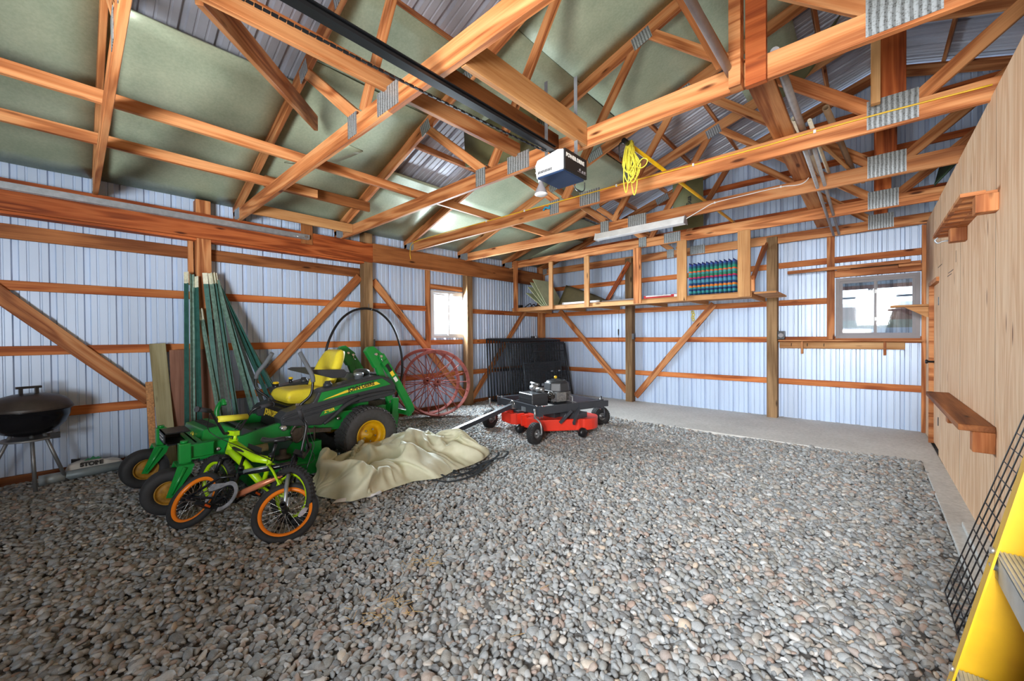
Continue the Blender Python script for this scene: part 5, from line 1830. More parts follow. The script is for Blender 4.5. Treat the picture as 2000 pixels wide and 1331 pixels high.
    if style == 'orange':
        b = MB()
        gpts = [(cg.x - 0.16, cg.z + 0.035), (cg.x - 0.155, cg.z + 0.07), (cg.x - 0.05, cg.z + 0.088)]
        arcp = [(cg.x + 0.105 * math.cos(a), cg.z + 0.105 * math.sin(a)) for a in [PI * 0.55 - k * PI * 1.0 / 14 for k in range(15)]]
        inn = [(cg.x + 0.078 * math.cos(a), cg.z + 0.078 * math.sin(a)) for a in [PI * 0.62 - k * PI * 1.07 / 14 for k in range(15)]]
        n_ = len(inn)
        outer = gpts + arcp
        poly = outer + inn[::-1] + [(cg.x - 0.10, cg.z + 0.04)]
        # build as strip quads for a clean shape
        strip_o = [gpts[0], gpts[1], gpts[2]] + arcp
        strip_i = [(cg.x - 0.15, cg.z + 0.02), (cg.x - 0.12, cg.z + 0.025), (cg.x - 0.065, cg.z + 0.05)] + inn
        vv, ff = [], []
        for (a0, c0), (a1, c1) in zip(strip_o, strip_i):
            vv += [P(a0, side - 0.016, c0), P(a1, side - 0.016, c1), P(a0, side - 0.010, c0), P(a1, side - 0.010, c1)]
        for k in range(len(strip_o) - 1):
            q = k * 4
            ff += [(q, q + 1, q + 5, q + 4), (q + 2, q + 6, q + 7, q + 3), (q, q + 4, q + 6, q + 2), (q + 1, q + 3, q + 7, q + 5)]
        b.add(vv, ff)
        b.obj('chain_guard', plain('scuffed_grey_guard', (142, 144, 150), 0.4, 0.2, 0.3, 30), root)
    b = MB()
    cl = 0.105
    for s, a_ in ((-1, crank), (1, crank + PI)):
        p0 = Vector((bb.x, s * 0.062, bb.z))
        p1 = p0 + Vector((math.cos(a_) * cl, s * 0.01, math.sin(a_) * cl))
        b.bar(Mb @ p0, Mb @ p1, 0.008, 0.018, Mb.to_3x3() @ Vector((-math.sin(a_), 0, math.cos(a_))))
    b.cyl(P(bb.x, -0.065, bb.z), P(bb.x, 0.065, bb.z), 0.010, 10)
    b.obj('crank', BLACKM, root)
    for s, a_ in ((-1, crank), (1, crank + PI)):
        p1 = Vector((bb.x + math.cos(a_) * cl, s * 0.11, bb.z + math.sin(a_) * cl))
        b = MB()
        mm = Mb.to_3x3()
        for q in (-1, 1): b.box(P(p1.x + q * 0.028, p1.y, p1.z), (0.010, 0.085, 0.022), mm)
        for q in (-1, 0, 1): b.box(P(p1.x, p1.y + q * 0.038, p1.z), (0.06, 0.010, 0.022), mm)
        pd = b.obj('pedal', BLACKM, root)
        b = MB()
        for q in (-1, 1): b.box(P(p1.x + q * 0.0345, p1.y, p1.z), (0.003, 0.045, 0.013), mm)
        b.obj('pedal_reflector', plain('orange_reflector', (220, 90, 24), 0.3), pd)
    # chain
    b = MB()
    r1, r2 = (0.055 if style == 'orange' else 0.05), 0.026
    path = []
    for k in range(13):
        a_ = -PI / 2 + PI * k / 12
        path.append((bb.x + r1 * math.cos(a_), bb.z + r1 * math.sin(a_)))
    for k in range(9):
        a_ = PI / 2 + PI * k / 8
        path.append((r2 * math.cos(a_), R + r2 * math.sin(a_)))
    full = []
    for k in range(len(path)):
        p0, p1 = Vector((path[k][0], path[k][1])), Vector((path[(k + 1) % len(path)][0], path[(k + 1) % len(path)][1]))
        m_ = max(1, int((p1 - p0).length / 0.010))
        full += [p0 + (p1 - p0) * j / m_ for j in range(m_)]
    for k, p in enumerate(full):
        b.box(P(p.x, side, p.y), (0.009, 0.006 if k % 2 else 0.003, 0.007), Mb.to_3x3())
    b.obj('chain', plain('chain_steel', (110, 104, 98), 0.4, 0.7), root)
    # brake
    b = MB()
    b.tube([Q(cr.x + 0.03, -0.035, cr.z - 0.055), Q(cr.x + 0.035, -0.045, cr.z - 0.01), Q(cr.x + 0.03, 0, cr.z + 0.012), Q(cr.x + 0.035, 0.045, cr.z - 0.01), Q(cr.x + 0.03, 0.035, cr.z - 0.055)], 0.007, 8)
    b.tube([Z(-0.01, -0.18, 0.17), Q(top.x + 0.12, -0.10, top.z + 0.05), Q(cr.x + 0.09, -0.03, cr.z + 0.05), Q(cr.x + 0.03, 0.0, cr.z + 0.012)], 0.003, 6)
    b.tube(smooth_path([Z(-0.01, 0.18, 0.17), Q(top.x + 0.10, 0.13, top.z + 0.02), P(0.55, 0.03, 0.50), P(0.35, 0.02, 0.455), P(0.2, 0.03, 0.43), P(0.10, 0.03, 0.40)], 4), 0.003, 6)
    b.obj('brake', BLACKM, root)
    return root


ORG = plain('orange_rim_paint', (240, 128, 22), 0.3, 0, 0.05)
LIME = plain('lime_paint', (178, 224, 20), 0.3, 0, 0.06)
BLKG = plain('gloss_black_frame', (26, 28, 34), 0.2, 0, 0.1)


def bike_matrix(rear, heading, lean):
    """lean > 0 tips the top towards the bike's left"""
    x = Vector((math.cos(heading), math.sin(heading), 0))
    y = Vector((-x.y, x.x, 0))
    z = Vector((0, 0, 1))
    zz = z * math.cos(lean) + y * math.sin(lean)
    yy = y * math.cos(lean) - z * math.sin(lean)
    m = Matrix((x, yy, zz)).transposed().to_4x4()
    m.translation = rear
    return m


bicycle('bicycle', 'small black bicycle with orange wheel rims leaning on the lime bicycle', bike_matrix((-3.585, 0.4655, -0.004), 0.4735, 0.70), 0.46, BLKG, ORG, 0.046, 'orange', bar_rot=-0.2, pegs=True, crank=-2.2)
bicycle('bicycle', 'small lime green bicycle with knobby tyres leaning on the mower', bike_matrix((-3.06, 1.0185, -0.004), 3.5137, -0.105), 0.016, LIME, LIME, 0.055, 'lime', knob=44, crank=2.6)
# ------------------------------------------------------------------ tow-behind mower
RED = plain('red_deck_paint', (226, 58, 40), 0.32, 0, 0.08, 6)
DGR = plain('dark_grey_frame_paint', (62, 66, 74), 0.35, 0.2, 0.08)
ALU = plain('cast_aluminium', (150, 152, 154), 0.4, 0.6, 0.3, 40)
tm = empty('tow_mower', (-3.4, 4.5, 0), 'tow-behind mower with red deck and black engine standing on the stones', 'mower')
# frame: corner points (front-left FL, near NR, right R, far F)
FL, NR, RR, FF = Vector((-4.02, 4.16, 0)), Vector((-3.02, 3.86, 0)), Vector((-2.84, 4.86, 0)), Vector((-3.83, 4.98, 0))
ux = (NR - FL).normalized()
uy = Vector((-ux.y, ux.x, 0))
WD, LN = 1.03, 1.02
O2 = FL.copy()
RR = NR + uy * LN
FF = FL + uy * LN
def tp(a, c, z): return O2 + ux * a + uy * c + Vector((0, 0, z))
def tm3(): return Matrix((ux, uy, Vector((0, 0, 1)))).transposed()
R3 = tm3()
b = MB()
z0, z1 = 0.345, 0.44
for (a0, c0, a1, c1) in ((0, 0, WD, 0), (WD, 0, WD, LN), (WD, LN, 0, LN), (0, LN, 0, 0)):
    p, q = tp(a0, c0, (z0 + z1) / 2), tp(a1, c1, (z0 + z1) / 2)
    b.bar(p, q, 0.045, z1 - z0)
for (a, c) in ((0.03, 0.0), (WD, 0.0), (WD, LN), (0, LN)):
    b.box(tp(a, c, (z0 + z1) / 2 - 0.005), (0.06, 0.06, z1 - z0 + 0.03), R3)
b.bar(tp(0.30, 0.12, 0.415), tp(0.30, LN, 0.415), 0.05, 0.012)
b.bar(tp(0.05, 0.55, 0.405), tp(WD - 0.03, 0.55, 0.405), 0.34, 0.008)
b.bar(tp(WD + 0.0, 0.62, 0.40), tp(WD + 0.02, 1.12, 0.39), 0.06, 0.08)
b.obj('frame', DGR, tm)
b = MB()
for (a, c) in ((0.0, -0.02), (0.06, 0.02), (WD - 0.03, -0.02), (WD + 0.02, 0.03), (WD, LN), (0, LN)):
    b.cyl(tp(a, c, z1 - 0.005), tp(a, c, z1 + 0.022), 0.010, 8)
    b.cyl(tp(a, c, z0 - 0.04), tp(a, c, z0), 0.008, 8)
b.obj('bolt', CHROME, tm)
# deck
b = MB()
out = []
for k in range(9):
    a_ = -PI / 2 + PI * k / 8 * 0.5
    out.append((WD * 0.93 + 0.15 * math.cos(a_) * 0 + 0.0, 0))
cen = [(0.26, 0.35, 0.26), (0.55, 0.55, 0.28), (0.92, 0.62, 0.33)]
poly = [(-0.12, 0.14), (0.02, 0.03), (0.30, 0.02), (0.44, 0.10), (0.56, 0.08), (0.86, 0.10), (0.98, 0.34), (1.07, 0.55)]
poly += [(0.86 + 0.29 * math.cos(a), 0.74 + 0.28 * math.sin(a)) for a in [-0.35 + k * 0.2 for k in range(9)]]
poly += [(0.6, 0.98), (0.10, 0.9), (-0.10, 0.5)]
b.prism(poly, 0.09, 0.235, lambda a, c, h: tp(a, c, h))
b.bevel(0.012, 2)
b.obj('deck', RED, tm)
b = MB()
b.prism([(0.44, 0.02), (0.47, 0.02), (0.47, 0.14), (0.44, 0.14)], 0.12, 0.26, lambda a, c, h: tp(a, c, h))
b.prism([(0.56, 0.02), (0.59, 0.02), (0.59, 0.14), (0.56, 0.14)], 0.12, 0.26, lambda a, c, h: tp(a, c, h))
b.prism([(0.06, 0.06), (0.26, 0.06), (0.24, 0.10), (0.08, 0.10)], 0.18, 0.27, lambda a, c, h: tp(a, c, h))
b.prism([(0.97, 0.58), (1.12, 0.58), (1.12, 0.62), (0.97, 0.62)], 0.10, 0.24, lambda a, c, h: tp(a, c, h))
b.obj('deck_bracket', RED, tm)
b = MB()
b.box(tp(0.93, 0.62, 0.27), (0.30, 0.22, 0.075), R3 @ Matrix.Rotation(0.25, 3, 'Z'))
b.box(tp(0.74, 0.42, 0.26), (0.20, 0.16, 0.06), R3 @ Matrix.Rotation(0.25, 3, 'Z'))
b.box(tp(0.22, 0.20, 0.25), (0.26, 0.16, 0.04), R3)
b.bevel(0.008, 2).obj('belt_cover', BLKPL, tm)
for (a, c) in ((0.515, 0.03), (1.14, 0.60)):
    b = MB()
    b.lathe([(0, -0.045), (0.045, -0.04), (0.062, -0.018), (0.062, 0.018), (0.045, 0.04), (0, 0.045)], tp(a, c, 0.068), ux, 24)
    b.obj('roller', BLACKM, tm)
b = MB()
for a, c in ((0.02, 0.12), (1.05, 0.30)):
    b.bar(tp(a, c, 0.21), tp(a + 0.05, c + 0.15, 0.36), 0.012, 0.04)
b.bar(tp(1.18, 0.42, 0.21), tp(1.05, 0.62, 0.36), 0.03, 0.04)
b.obj('link_arm', DGR, tm)
# wheels
for (a, c, yaw, lab) in ((WD + 0.00, -0.07, 1.25, 'F'), (-0.05, -0.12, 1.15, 'L'), (0.70, 1.35, 0.45, 'R'), (0.98, 1.30, 0.45, 'RR')):
    if lab == 'RR': continue
    cc = tp(a, c, 0.122)
    axd = Vector((math.cos(yaw - PI / 2 + 0.0), math.sin(yaw - PI / 2), 0))
    axd = (Vector((0.99, 0.02, 0)) if lab in 'FL' else Vector((0.85, -0.5, 0))).normalized()
    tyre('tyre', cc, axd, 0.128, 0.085, 0.052, tm, RUBBER, 30, 3)
    dish('wheel_rim', cc, axd, 0.052, 0.075, 0.03, tm, ALU, 0)
    b = MB()
    b.tube(smooth_path([cc + axd * 0.0, cc + axd * 0.085, cc + axd * 0.10 + Vector((0, 0, 0.03)), cc + axd * 0.085 + Vector((0, 0, 0.13)), cc + axd * 0.03 + Vector((0, 0, 0.178)), cc + axd * 0.0 + Vector((0, 0, 0.185))], 5), 0.011, 8)
    b.cyl(cc + Vector((0, 0, 0.178)), cc + Vector((0, 0, 0.30)), 0.014, 10)
    if lab == 'F': b.cyl(tp(WD, 0, 0.30), tp(WD, 0, 0.44), 0.012, 8)
    b.obj('caster_arm', ALU if lab != 'R' else DGR, tm)
cc = tp(0.60, 1.42, 0.122)
tyre('tyre', cc, Vector((0.85, -0.5, 0)), 0.128, 0.085, 0.052, tm, RUBBER, 30, 3)
dish('wheel_rim', cc, Vector((0.85, -0.5, 0)), 0.052, 0.075, 0.03, tm, ALU, 0)
# engine
ec = tp(0.60, 0.60, 0)
b = MB()
b.lathe([(0, 0.41), (0.13, 0.41), (0.13, 0.44), (0.11, 0.46), (0.11, 0.52), (0, 0.52)], (ec.x, ec.y, 0), (0, 0, 1), 24)
for k in range(9):
    b.box((ec.x + 0.03, ec.y, 0.435 + k * 0.014), (0.30, 0.20, 0.005), R3)
b.box(tp(0.42, 0.50, 0.50), (0.12, 0.14, 0.12), R3)
b.box(tp(0.78, 0.50, 0.50), (0.12, 0.16, 0.12), R3)
b.obj('engine_block', ALU, tm)
rj = random.Random(9)
b = MB()
for k in range(16):
    p = tp(0.44 + rj.random() * 0.36, 0.40 + rj.random() * 0.05, 0.44 + rj.random() * 0.12)
    b.cyl(p, p + Vector((rj.uniform(-.03, .03), rj.uniform(-.05, .0), rj.uniform(-.03, .05))), rj.uniform(0.008, 0.022), 10)
for k in range(6):
    p = [tp(0.40 + rj.random() * 0.4, 0.38 + rj.random() * 0.06, 0.44 + rj.random() * 0.13) for _ in range(4)]
    b.tube(smooth_path(p), 0.005, 6)
b.obj('engine_fittings', plain('dark_engine_parts', (74, 70, 66), 0.4, 0.6, 0.4, 60), tm)
b = MB()
n8 = [(0.185 * math.cos(2 * PI * k / 8 + PI / 8), 0.185 * math.sin(2 * PI * k / 8 + PI / 8)) for k in range(8)]
b.prism(n8, 0.555, 0.675, lambda a, c, h: ec + R3 @ Vector((a * (1.08 if h < 0.6 else 0.98), c * (1.0 if h < 0.6 else 0.92), 0)) + Vector((0, 0, h)))
b.bevel(0.018, 3)
b.lathe([(0.15, 0.668), (0.14, 0.69), (0.12, 0.702), (0.105, 0.702), (0.10, 0.695), (0.07, 0.71), (0, 0.718)], (ec.x, ec.y, 0), (0, 0, 1), 32)
ek = b.obj('engine_shroud', BLKPL, tm)
b = MB()
for k in range(20):
    an = 2 * PI * k / 20
    b.bar((ec.x + 0.03 * math.cos(an), ec.y + 0.03 * math.sin(an), 0.7175), (ec.x + 0.095 * math.cos(an), ec.y + 0.095 * math.sin(an), 0.703), 0.006, 0.004)
b.obj('intake_screen', DARK, ek)
b = MB().lathe([(0, 0), (0.018, 0), (0.024, 0.02), (0.018, 0.036), (0, 0.04)], tp(0.42, 0.72, 0.70), (0, 0, 1), 14)
b.obj('yellow_cap', JDY, tm)
# fuel tank
b = MB()
b.box(tp(0.60, 0.20, 0.475), (0.33, 0.26, 0.165), R3)
b.bevel(0.022, 3)
b.box(tp(0.60, 0.20, 0.487), (0.336, 0.266, 0.006), R3)
b.obj('fuel_tank', BLKPL, tm)
b = MB()
b.cyl(tp(0.38, 0.34, 0.42), tp(0.38, 0.34, 0.66), 0.014, 8)
b.cyl(tp(0.34, 0.34, 0.655), tp(0.50, 0.36, 0.64), 0.018, 10)
b.cyl(tp(0.44, 0.28, 0.60), tp(0.56, 0.28, 0.605), 0.035, 12)
b.cyl(tp(0.60, 0.26, 0.59), tp(0.70, 0.30, 0.60), 0.03, 12)
b.cyl(tp(WD - 0.03, 0.55, 0.42), tp(WD - 0.03, 0.55, 0.52), 0.008, 8)
b.cyl(tp(WD - 0.20, 0.62, 0.52), tp(WD - 0.01, 0.53, 0.525), 0.010, 8)
b.obj('valve_pipe', ALU, tm)
MB().box(tp(0.70, -0.0245, 0.37), (0.10, 0.002, 0.06), R3).obj('white_sticker', GALV, tm)
# tow bar
b = MB()
tb0, tb1 = tp(0.42, -0.03, 0.375), Vector((-3.72, 2.93, 0.16))
b.bar(tb0, tb1, 0.055, 0.055)
b.obj('tow_bar', DGR, tm)
b = MB()
b.cyl(tb0 + ux * -0.05 + Vector((0, 0, 0.01)), tb0 + ux * 0.05 + Vector((0, 0, 0.01)), 0.012, 8)
for q in (-0.04, 0.04): b.box(tb0 + ux * q + uy * 0.02, (0.012, 0.09, 0.08), R3)
b.tube([tb0 + Vector((0, 0, 0.03)) - ux * 0.05, tb0 + Vector((0, 0, 0.07)), tb0 + ux * 0.06 + Vector((0, 0, 0.05)), tb0 + ux * 0.07 + Vector((0, 0, 0.01))], 0.006, 6)
b.obj('hitch', CHROME, tm)

# ------------------------------------------------------------------ crumpled canvas cover
def canvas_mat():
    n = NT('beige_canvas')
    v = n.coord((1, 1, 1), rand=False)
    a = n.noise(v, 5, 4, 0.6)
    col = n.ramp(a, [(0.3, srgb(206, 206, 178)), (0.7, srgb(228, 228, 204))])
    bb = n.noise(v, 60, 3)
    n.bump(bb, 0.08, 0.002)
    return n.out(col, 0.62)
CANV = canvas_mat()
# folds of the heap: steps between neighbouring points in 2.5 mm units, row by row
_d = np.array([
[-1448,536,5,3,0,0,3,0,0,3,0,0,3,0,0,3,0,0,3,0,0,3,0,0,3,0,0,3,0,0,3,0,0,3,0,0,3,0,0,3,0,0,3,0,0,3,0,0,3,0,0,3,0,0,2,0,0,3,0,0,3,0,0,3,0,0,3,0,0,3,0,0,3,0,0,3,0,0,3,0,0,3,0,0,3,0,0,3,0,0,3,0,0,3,0,0,3,0,0,3,0,0,3,0,0,3,0,0],
[-21,13,0,6,1,13,5,1,8,4,2,-7,6,-3,7,5,4,-6,5,-3,6,5,1,-4,4,2,-5,5,-5,6,3,0,0,5,3,-6,5,-5,7,4,2,-9,4,-3,8,6,-2,-7,2,-2,10,5,3,-4,5,0,2,4,0,0,4,2,-1,2,-3,4,3,-4,5,2,-1,-6,6,0,7,7,0,2,-3,7,-11,5,-2,4,4,-2,-2,4,4,-1,4,-2,-1,7,-2,5,5,7,-5,1,4,-7,12,-4,3,8,0,-15],
[-20,12,0,25,14,10,1,-5,25,6,0,3,5,10,-8,6,-11,-1,6,0,4,4,7,-8,4,-9,5,7,4,-5,2,-9,6,9,3,-4,0,-10,2,8,5,-5,2,-5,5,6,-2,-2,5,8,2,8,0,6,-1,11,-2,7,-4,2,6,9,-1,2,-7,5,8,-1,0,0,7,-6,1,6,-8,7,-4,6,5,6,-3,5,2,-5,6,-8,9,3,5,-5,6,-3,0,2,-7,10,9,1,-4,8,-3,-3,16,4,-18,20,-14,-12],
[-21,13,0,22,7,16,12,13,20,-4,-6,25,3,2,5,11,-2,-1,6,-4,-1,9,0,-4,8,1,-6,7,-7,-1,9,2,0,8,-5,2,7,-5,4,7,-5,3,8,-3,1,9,-6,1,4,5,1,2,8,4,8,7,0,8,4,0,6,6,-3,3,7,0,7,3,-3,8,5,-5,-1,8,-3,9,1,-2,9,-3,-1,7,-4,2,5,-5,4,8,-1,3,9,8,-2,10,1,6,8,-2,0,4,-1,-27,21,-26,-11,12,-3,-27],
[-12,12,0,19,1,21,14,2,23,1,18,15,-3,-10,33,9,-3,7,7,2,2,11,3,-2,10,-7,-6,4,-10,-7,13,-2,-1,6,-10,2,8,-8,4,11,-4,5,12,-3,3,12,-2,2,12,1,0,11,5,2,10,8,-2,9,7,-2,8,7,-4,6,11,-5,7,10,-1,4,11,0,-3,12,-2,3,8,-5,9,-8,-1,12,0,-3,3,-1,10,11,7,1,7,0,11,11,9,-1,13,-16,-27,9,-7,-38,20,-28,-6,3,-3,-28],
[-4,13,0,17,2,25,2,-12,20,2,20,11,6,-4,33,5,-1,28,14,12,9,13,0,0,9,-7,-2,8,-11,-4,8,-11,-5,9,-6,-1,12,-3,1,10,-3,-1,10,-5,0,9,-2,-2,11,2,0,4,9,-1,4,11,-1,9,7,-2,12,1,-1,13,1,-2,4,10,1,-1,12,2,3,12,0,7,9,-1,10,7,-3,4,6,-7,11,3,2,8,1,5,10,-1,-5,11,-13,-15,22,-6,-18,18,-17,-23,14,-22,-12,-4,-1,-31],
[-3,12,0,10,3,29,-6,-22,14,3,14,18,7,3,34,15,17,25,20,8,-6,11,-5,-3,11,-4,-2,9,-9,-1,8,-11,-1,10,-6,-3,8,-8,-1,7,-10,-2,10,-6,-5,10,3,-5,12,-3,-3,7,9,-2,-7,12,-1,8,6,-1,10,8,4,14,3,2,9,3,-2,4,10,5,-3,13,0,8,5,3,8,10,2,7,9,-1,11,6,-3,11,2,-1,14,-2,1,15,-9,-20,28,-8,-10,17,-28,-6,9,-9,-27,-7,-4,-31],
[-4,13,0,-1,-5,31,-10,-23,15,10,17,26,4,-1,35,27,27,-2,20,2,-9,7,-10,-1,9,-10,-1,12,-7,-3,9,-8,-2,9,-6,-1,7,-9,-2,11,-4,-1,6,-5,-4,9,-4,-5,12,2,-3,11,1,-3,-3,12,-3,3,12,-1,11,2,1,8,10,5,10,5,3,8,5,-1,5,9,1,8,7,3,8,7,0,5,9,-2,7,8,-2,10,6,-2,14,7,13,27,-13,3,27,-10,-14,23,-22,-14,-4,-6,-32,-6,-5,-28],
[-4,13,0,2,-9,31,-24,-22,15,14,17,27,5,5,37,30,8,-20,15,0,-5,9,-7,-1,12,-3,-4,13,-5,-2,13,-6,-3,10,-7,-2,7,-11,-3,7,-6,-2,10,2,-2,2,-9,-4,11,-4,-2,12,-2,-5,9,10,-3,-1,13,-4,9,10,0,11,4,3,9,1,4,10,8,2,6,5,2,10,3,3,2,13,-4,7,9,-2,12,5,4,6,5,10,14,14,3,26,4,21,33,-21,-8,15,-9,-29,-4,-12,-31,-3,-3,-26],
[-4,12,0,-6,-10,33,-23,-19,9,11,13,32,16,12,31,28,0,-23,18,-6,-8,8,-10,0,9,-8,1,11,-7,0,7,-7,-2,7,-5,-6,10,-4,-5,10,0,-7,11,-4,-3,9,-8,-5,11,-4,-4,12,4,-1,9,-1,-5,10,6,-2,10,7,0,10,7,1,10,6,3,0,11,-1,12,1,4,10,7,3,8,6,3,2,8,4,12,4,6,10,8,5,12,16,3,27,6,16,27,-2,2,-5,-18,-28,-1,-13,-30,12,4,-26],
[-3,13,0,-15,-10,32,-23,-18,9,12,10,35,29,18,21,37,-4,-9,18,-5,-7,7,-11,-2,9,-8,-8,3,-10,-10,-2,-13,-4,2,-9,-1,10,-3,-5,11,-2,-7,10,-7,-6,13,0,-5,13,3,-3,12,2,1,7,4,3,13,4,-3,11,5,-3,12,4,1,9,2,-8,10,5,-2,7,4,2,11,1,5,8,12,6,6,12,5,4,7,6,4,8,7,16,6,3,36,10,15,15,10,6,-13,-22,-20,12,-7,-29,14,2,-25],
[0,12,0,-19,-8,29,-30,-17,11,18,9,31,39,7,12,38,4,6,19,-6,-5,0,-9,-12,-3,-13,-8,-2,-14,-2,3,-9,-6,8,-6,-9,8,-6,-9,12,-2,-3,13,0,1,13,3,-1,13,2,-2,12,4,-3,11,2,6,11,0,-1,10,7,-1,9,5,-5,10,1,-9,9,2,-8,13,0,-1,11,-1,-1,5,11,7,3,12,11,0,12,4,8,7,5,16,6,7,36,12,14,7,7,14,-4,-15,-25,8,-9,-28,22,2,-19],
[0,13,0,-23,-9,21,-32,-13,12,22,-3,25,35,-9,9,32,11,7,12,0,1,-1,-13,-5,-1,-11,-9,3,-9,-9,10,-4,-8,11,-2,-6,10,-3,-3,12,-1,7,13,1,-1,11,0,4,14,3,-4,13,2,-2,10,2,-9,12,-1,-4,7,3,-5,7,10,4,11,2,-6,11,4,-4,10,-4,-8,12,2,0,13,4,-1,10,8,6,1,10,7,0,10,4,17,3,10,19,21,21,5,-1,17,6,-3,-27,6,-10,-28,27,0,-16],
[0,12,0,-26,-9,14,-30,-8,11,24,-8,18,28,-17,6,25,2,11,17,7,-3,-2,-8,-4,-3,-9,-5,10,-3,-6,9,-4,-7,12,-3,-2,12,0,6,12,-1,5,12,2,-2,12,-1,6,16,1,0,12,3,-2,9,2,-8,9,0,-10,7,1,-10,7,5,-4,8,3,-2,10,1,-8,12,2,-1,12,3,-2,12,3,3,10,7,0,10,7,4,8,9,6,6,10,14,2,6,31,11,8,13,7,-2,-28,16,-4,-27,28,-5,-17],
[0,13,0,-27,-9,6,-29,-3,15,24,-13,13,16,-20,18,27,2,13,9,1,-8,6,0,-11,11,-7,-2,3,-2,-10,12,-3,-6,12,-2,5,8,-1,10,14,0,1,13,2,2,12,0,-2,15,0,-1,14,0,2,11,5,2,9,2,-10,4,1,-12,-1,1,-12,11,4,-4,11,2,-7,11,1,1,12,4,-2,9,1,6,9,-1,10,6,9,0,13,5,6,7,16,8,-1,7,32,10,4,7,15,4,-24,24,-3,-23,23,-7,-23],
[0,13,0,-30,-5,5,-16,-8,24,24,-19,5,6,-9,21,29,-1,11,15,1,-3,5,0,-8,9,-5,-8,2,-2,-11,8,-1,-7,12,-3,4,8,-1,6,11,-2,2,12,2,8,10,3,2,13,1,-4,12,-2,-8,10,-2,-6,12,6,-1,8,4,-6,-2,-1,-12,7,2,-8,12,4,-2,13,4,-3,12,1,5,10,1,3,-3,-10,13,8,2,9,12,7,5,8,20,-5,6,17,29,16,5,5,8,-4,-28,27,-1,-18,28,-4,-19],
[0,12,0,-31,0,10,-2,-14,24,22,-18,-1,-4,-4,25,31,-2,12,17,0,0,9,-2,-8,-1,-3,-13,-3,-3,-10,12,2,-5,7,-5,6,11,-2,6,11,2,6,6,-1,0,9,1,-9,12,1,-7,12,2,-6,13,2,0,4,-2,-7,7,5,-3,5,1,-11,12,3,-5,12,4,-3,11,0,5,12,3,-2,12,-3,14,-4,-8,12,2,-3,6,9,2,9,8,21,-9,21,28,16,9,4,13,19,-1,-25,21,-6,-25,29,-4,-15],
[0,13,0,-25,-8,12,3,-6,23,17,-15,-4,-9,-3,28,33,-2,15,20,-1,0,-1,-2,-12,-7,-5,-10,4,0,-11,11,-1,2,8,-5,9,11,0,4,10,-2,4,12,1,0,10,1,-6,10,2,-6,10,0,-6,8,2,-6,3,3,-10,7,4,-9,8,3,-7,13,1,-1,13,1,4,12,1,1,12,2,4,9,-3,11,-4,-9,6,-5,-6,7,6,0,10,9,21,-10,19,29,4,21,10,16,30,-3,-15,19,-7,-28,23,-3,-19],
[0,12,0,-29,-6,15,11,-12,8,20,-8,7,-15,0,27,27,-4,21,19,1,-5,-4,-6,-9,-5,-3,-11,10,1,-6,7,-3,4,10,-4,9,12,-4,8,12,0,2,13,2,1,13,0,-1,12,1,-6,9,3,-10,2,3,-10,5,5,-11,6,-5,-5,8,-7,-2,13,1,1,12,4,2,11,6,1,11,5,0,5,1,6,-8,-11,3,-3,-6,6,4,0,12,17,14,-3,6,30,-7,32,14,3,26,-14,-7,23,-2,-28,28,4,-15],
[0,13,0,-24,-8,24,15,-8,1,13,-8,8,-1,-8,24,8,6,20,18,-1,-7,-1,-4,-9,-6,-3,-10,9,0,-4,10,-1,8,10,-3,8,11,-5,7,12,0,3,13,1,-2,13,1,3,11,1,-5,10,3,-8,6,4,-11,8,-3,-4,8,-8,-3,4,1,-10,3,1,-5,10,2,-6,11,3,-4,8,4,6,0,0,12,-5,-8,6,-2,-7,8,9,2,6,19,9,6,20,24,-1,18,19,-14,34,-3,-3,20,-8,-26,28,5,-18],
[0,12,0,-20,-4,27,16,-7,0,12,-9,14,-13,-19,16,16,15,18,14,0,-4,-4,-4,-10,0,-2,-7,8,1,-5,9,0,11,10,-1,10,8,-5,9,14,-1,-4,15,-1,1,13,3,-2,6,-3,-3,12,3,-8,15,1,-1,10,-10,0,7,2,-10,-5,1,-13,1,3,-14,8,2,-9,13,3,-2,7,-2,11,-8,-8,6,-4,-4,12,5,1,12,11,2,9,18,9,0,25,18,7,25,15,-13,23,4,-23,27,-9,-16,26,6,-19],
[0,13,0,-13,-3,31,13,-4,1,3,-15,11,-20,-17,11,15,7,25,13,7,-6,-3,-6,-9,4,3,-11,13,2,1,13,1,7,10,0,13,9,-2,11,10,-8,5,12,-3,-3,16,-1,-6,12,1,-5,9,-4,2,14,0,-1,11,3,-10,7,3,-11,-6,1,-13,-1,2,-15,7,3,-13,9,1,-1,3,-1,10,-4,-6,9,6,-3,9,8,-1,8,7,-1,8,15,9,0,27,16,2,31,14,-2,26,1,-20,14,-4,-26,30,5,-12],
[0,13,0,-9,2,32,15,-8,9,-7,-18,14,-25,-12,-8,6,-3,28,9,4,1,5,4,-11,13,3,-2,14,4,-2,15,3,3,10,-1,16,7,-3,13,10,-4,7,13,-4,2,15,-7,0,16,-4,-4,11,2,-7,8,2,-12,11,5,-9,2,0,-10,3,3,-13,-2,3,-17,11,4,-10,8,3,-10,3,1,10,6,-7,9,3,-2,13,4,-4,10,1,-3,10,15,4,-10,26,15,-7,30,16,2,19,-2,-19,22,1,-22,32,3,-6],
[0,12,0,-1,2,32,13,-11,22,-20,-11,2,-24,-11,-8,6,-3,31,18,2,6,11,0,-6,10,3,-7,10,8,-5,13,3,6,10,-3,13,9,-1,11,9,-5,0,13,-2,1,11,-3,-1,8,-5,-10,13,-1,-7,11,2,-5,7,3,-10,7,3,-10,2,3,-13,4,4,-14,10,3,-9,13,3,0,7,-4,7,3,-2,8,-3,-1,13,8,-5,11,8,-4,9,12,1,-10,16,19,-13,27,14,-5,24,-4,-9,28,1,-18,30,2,-12],
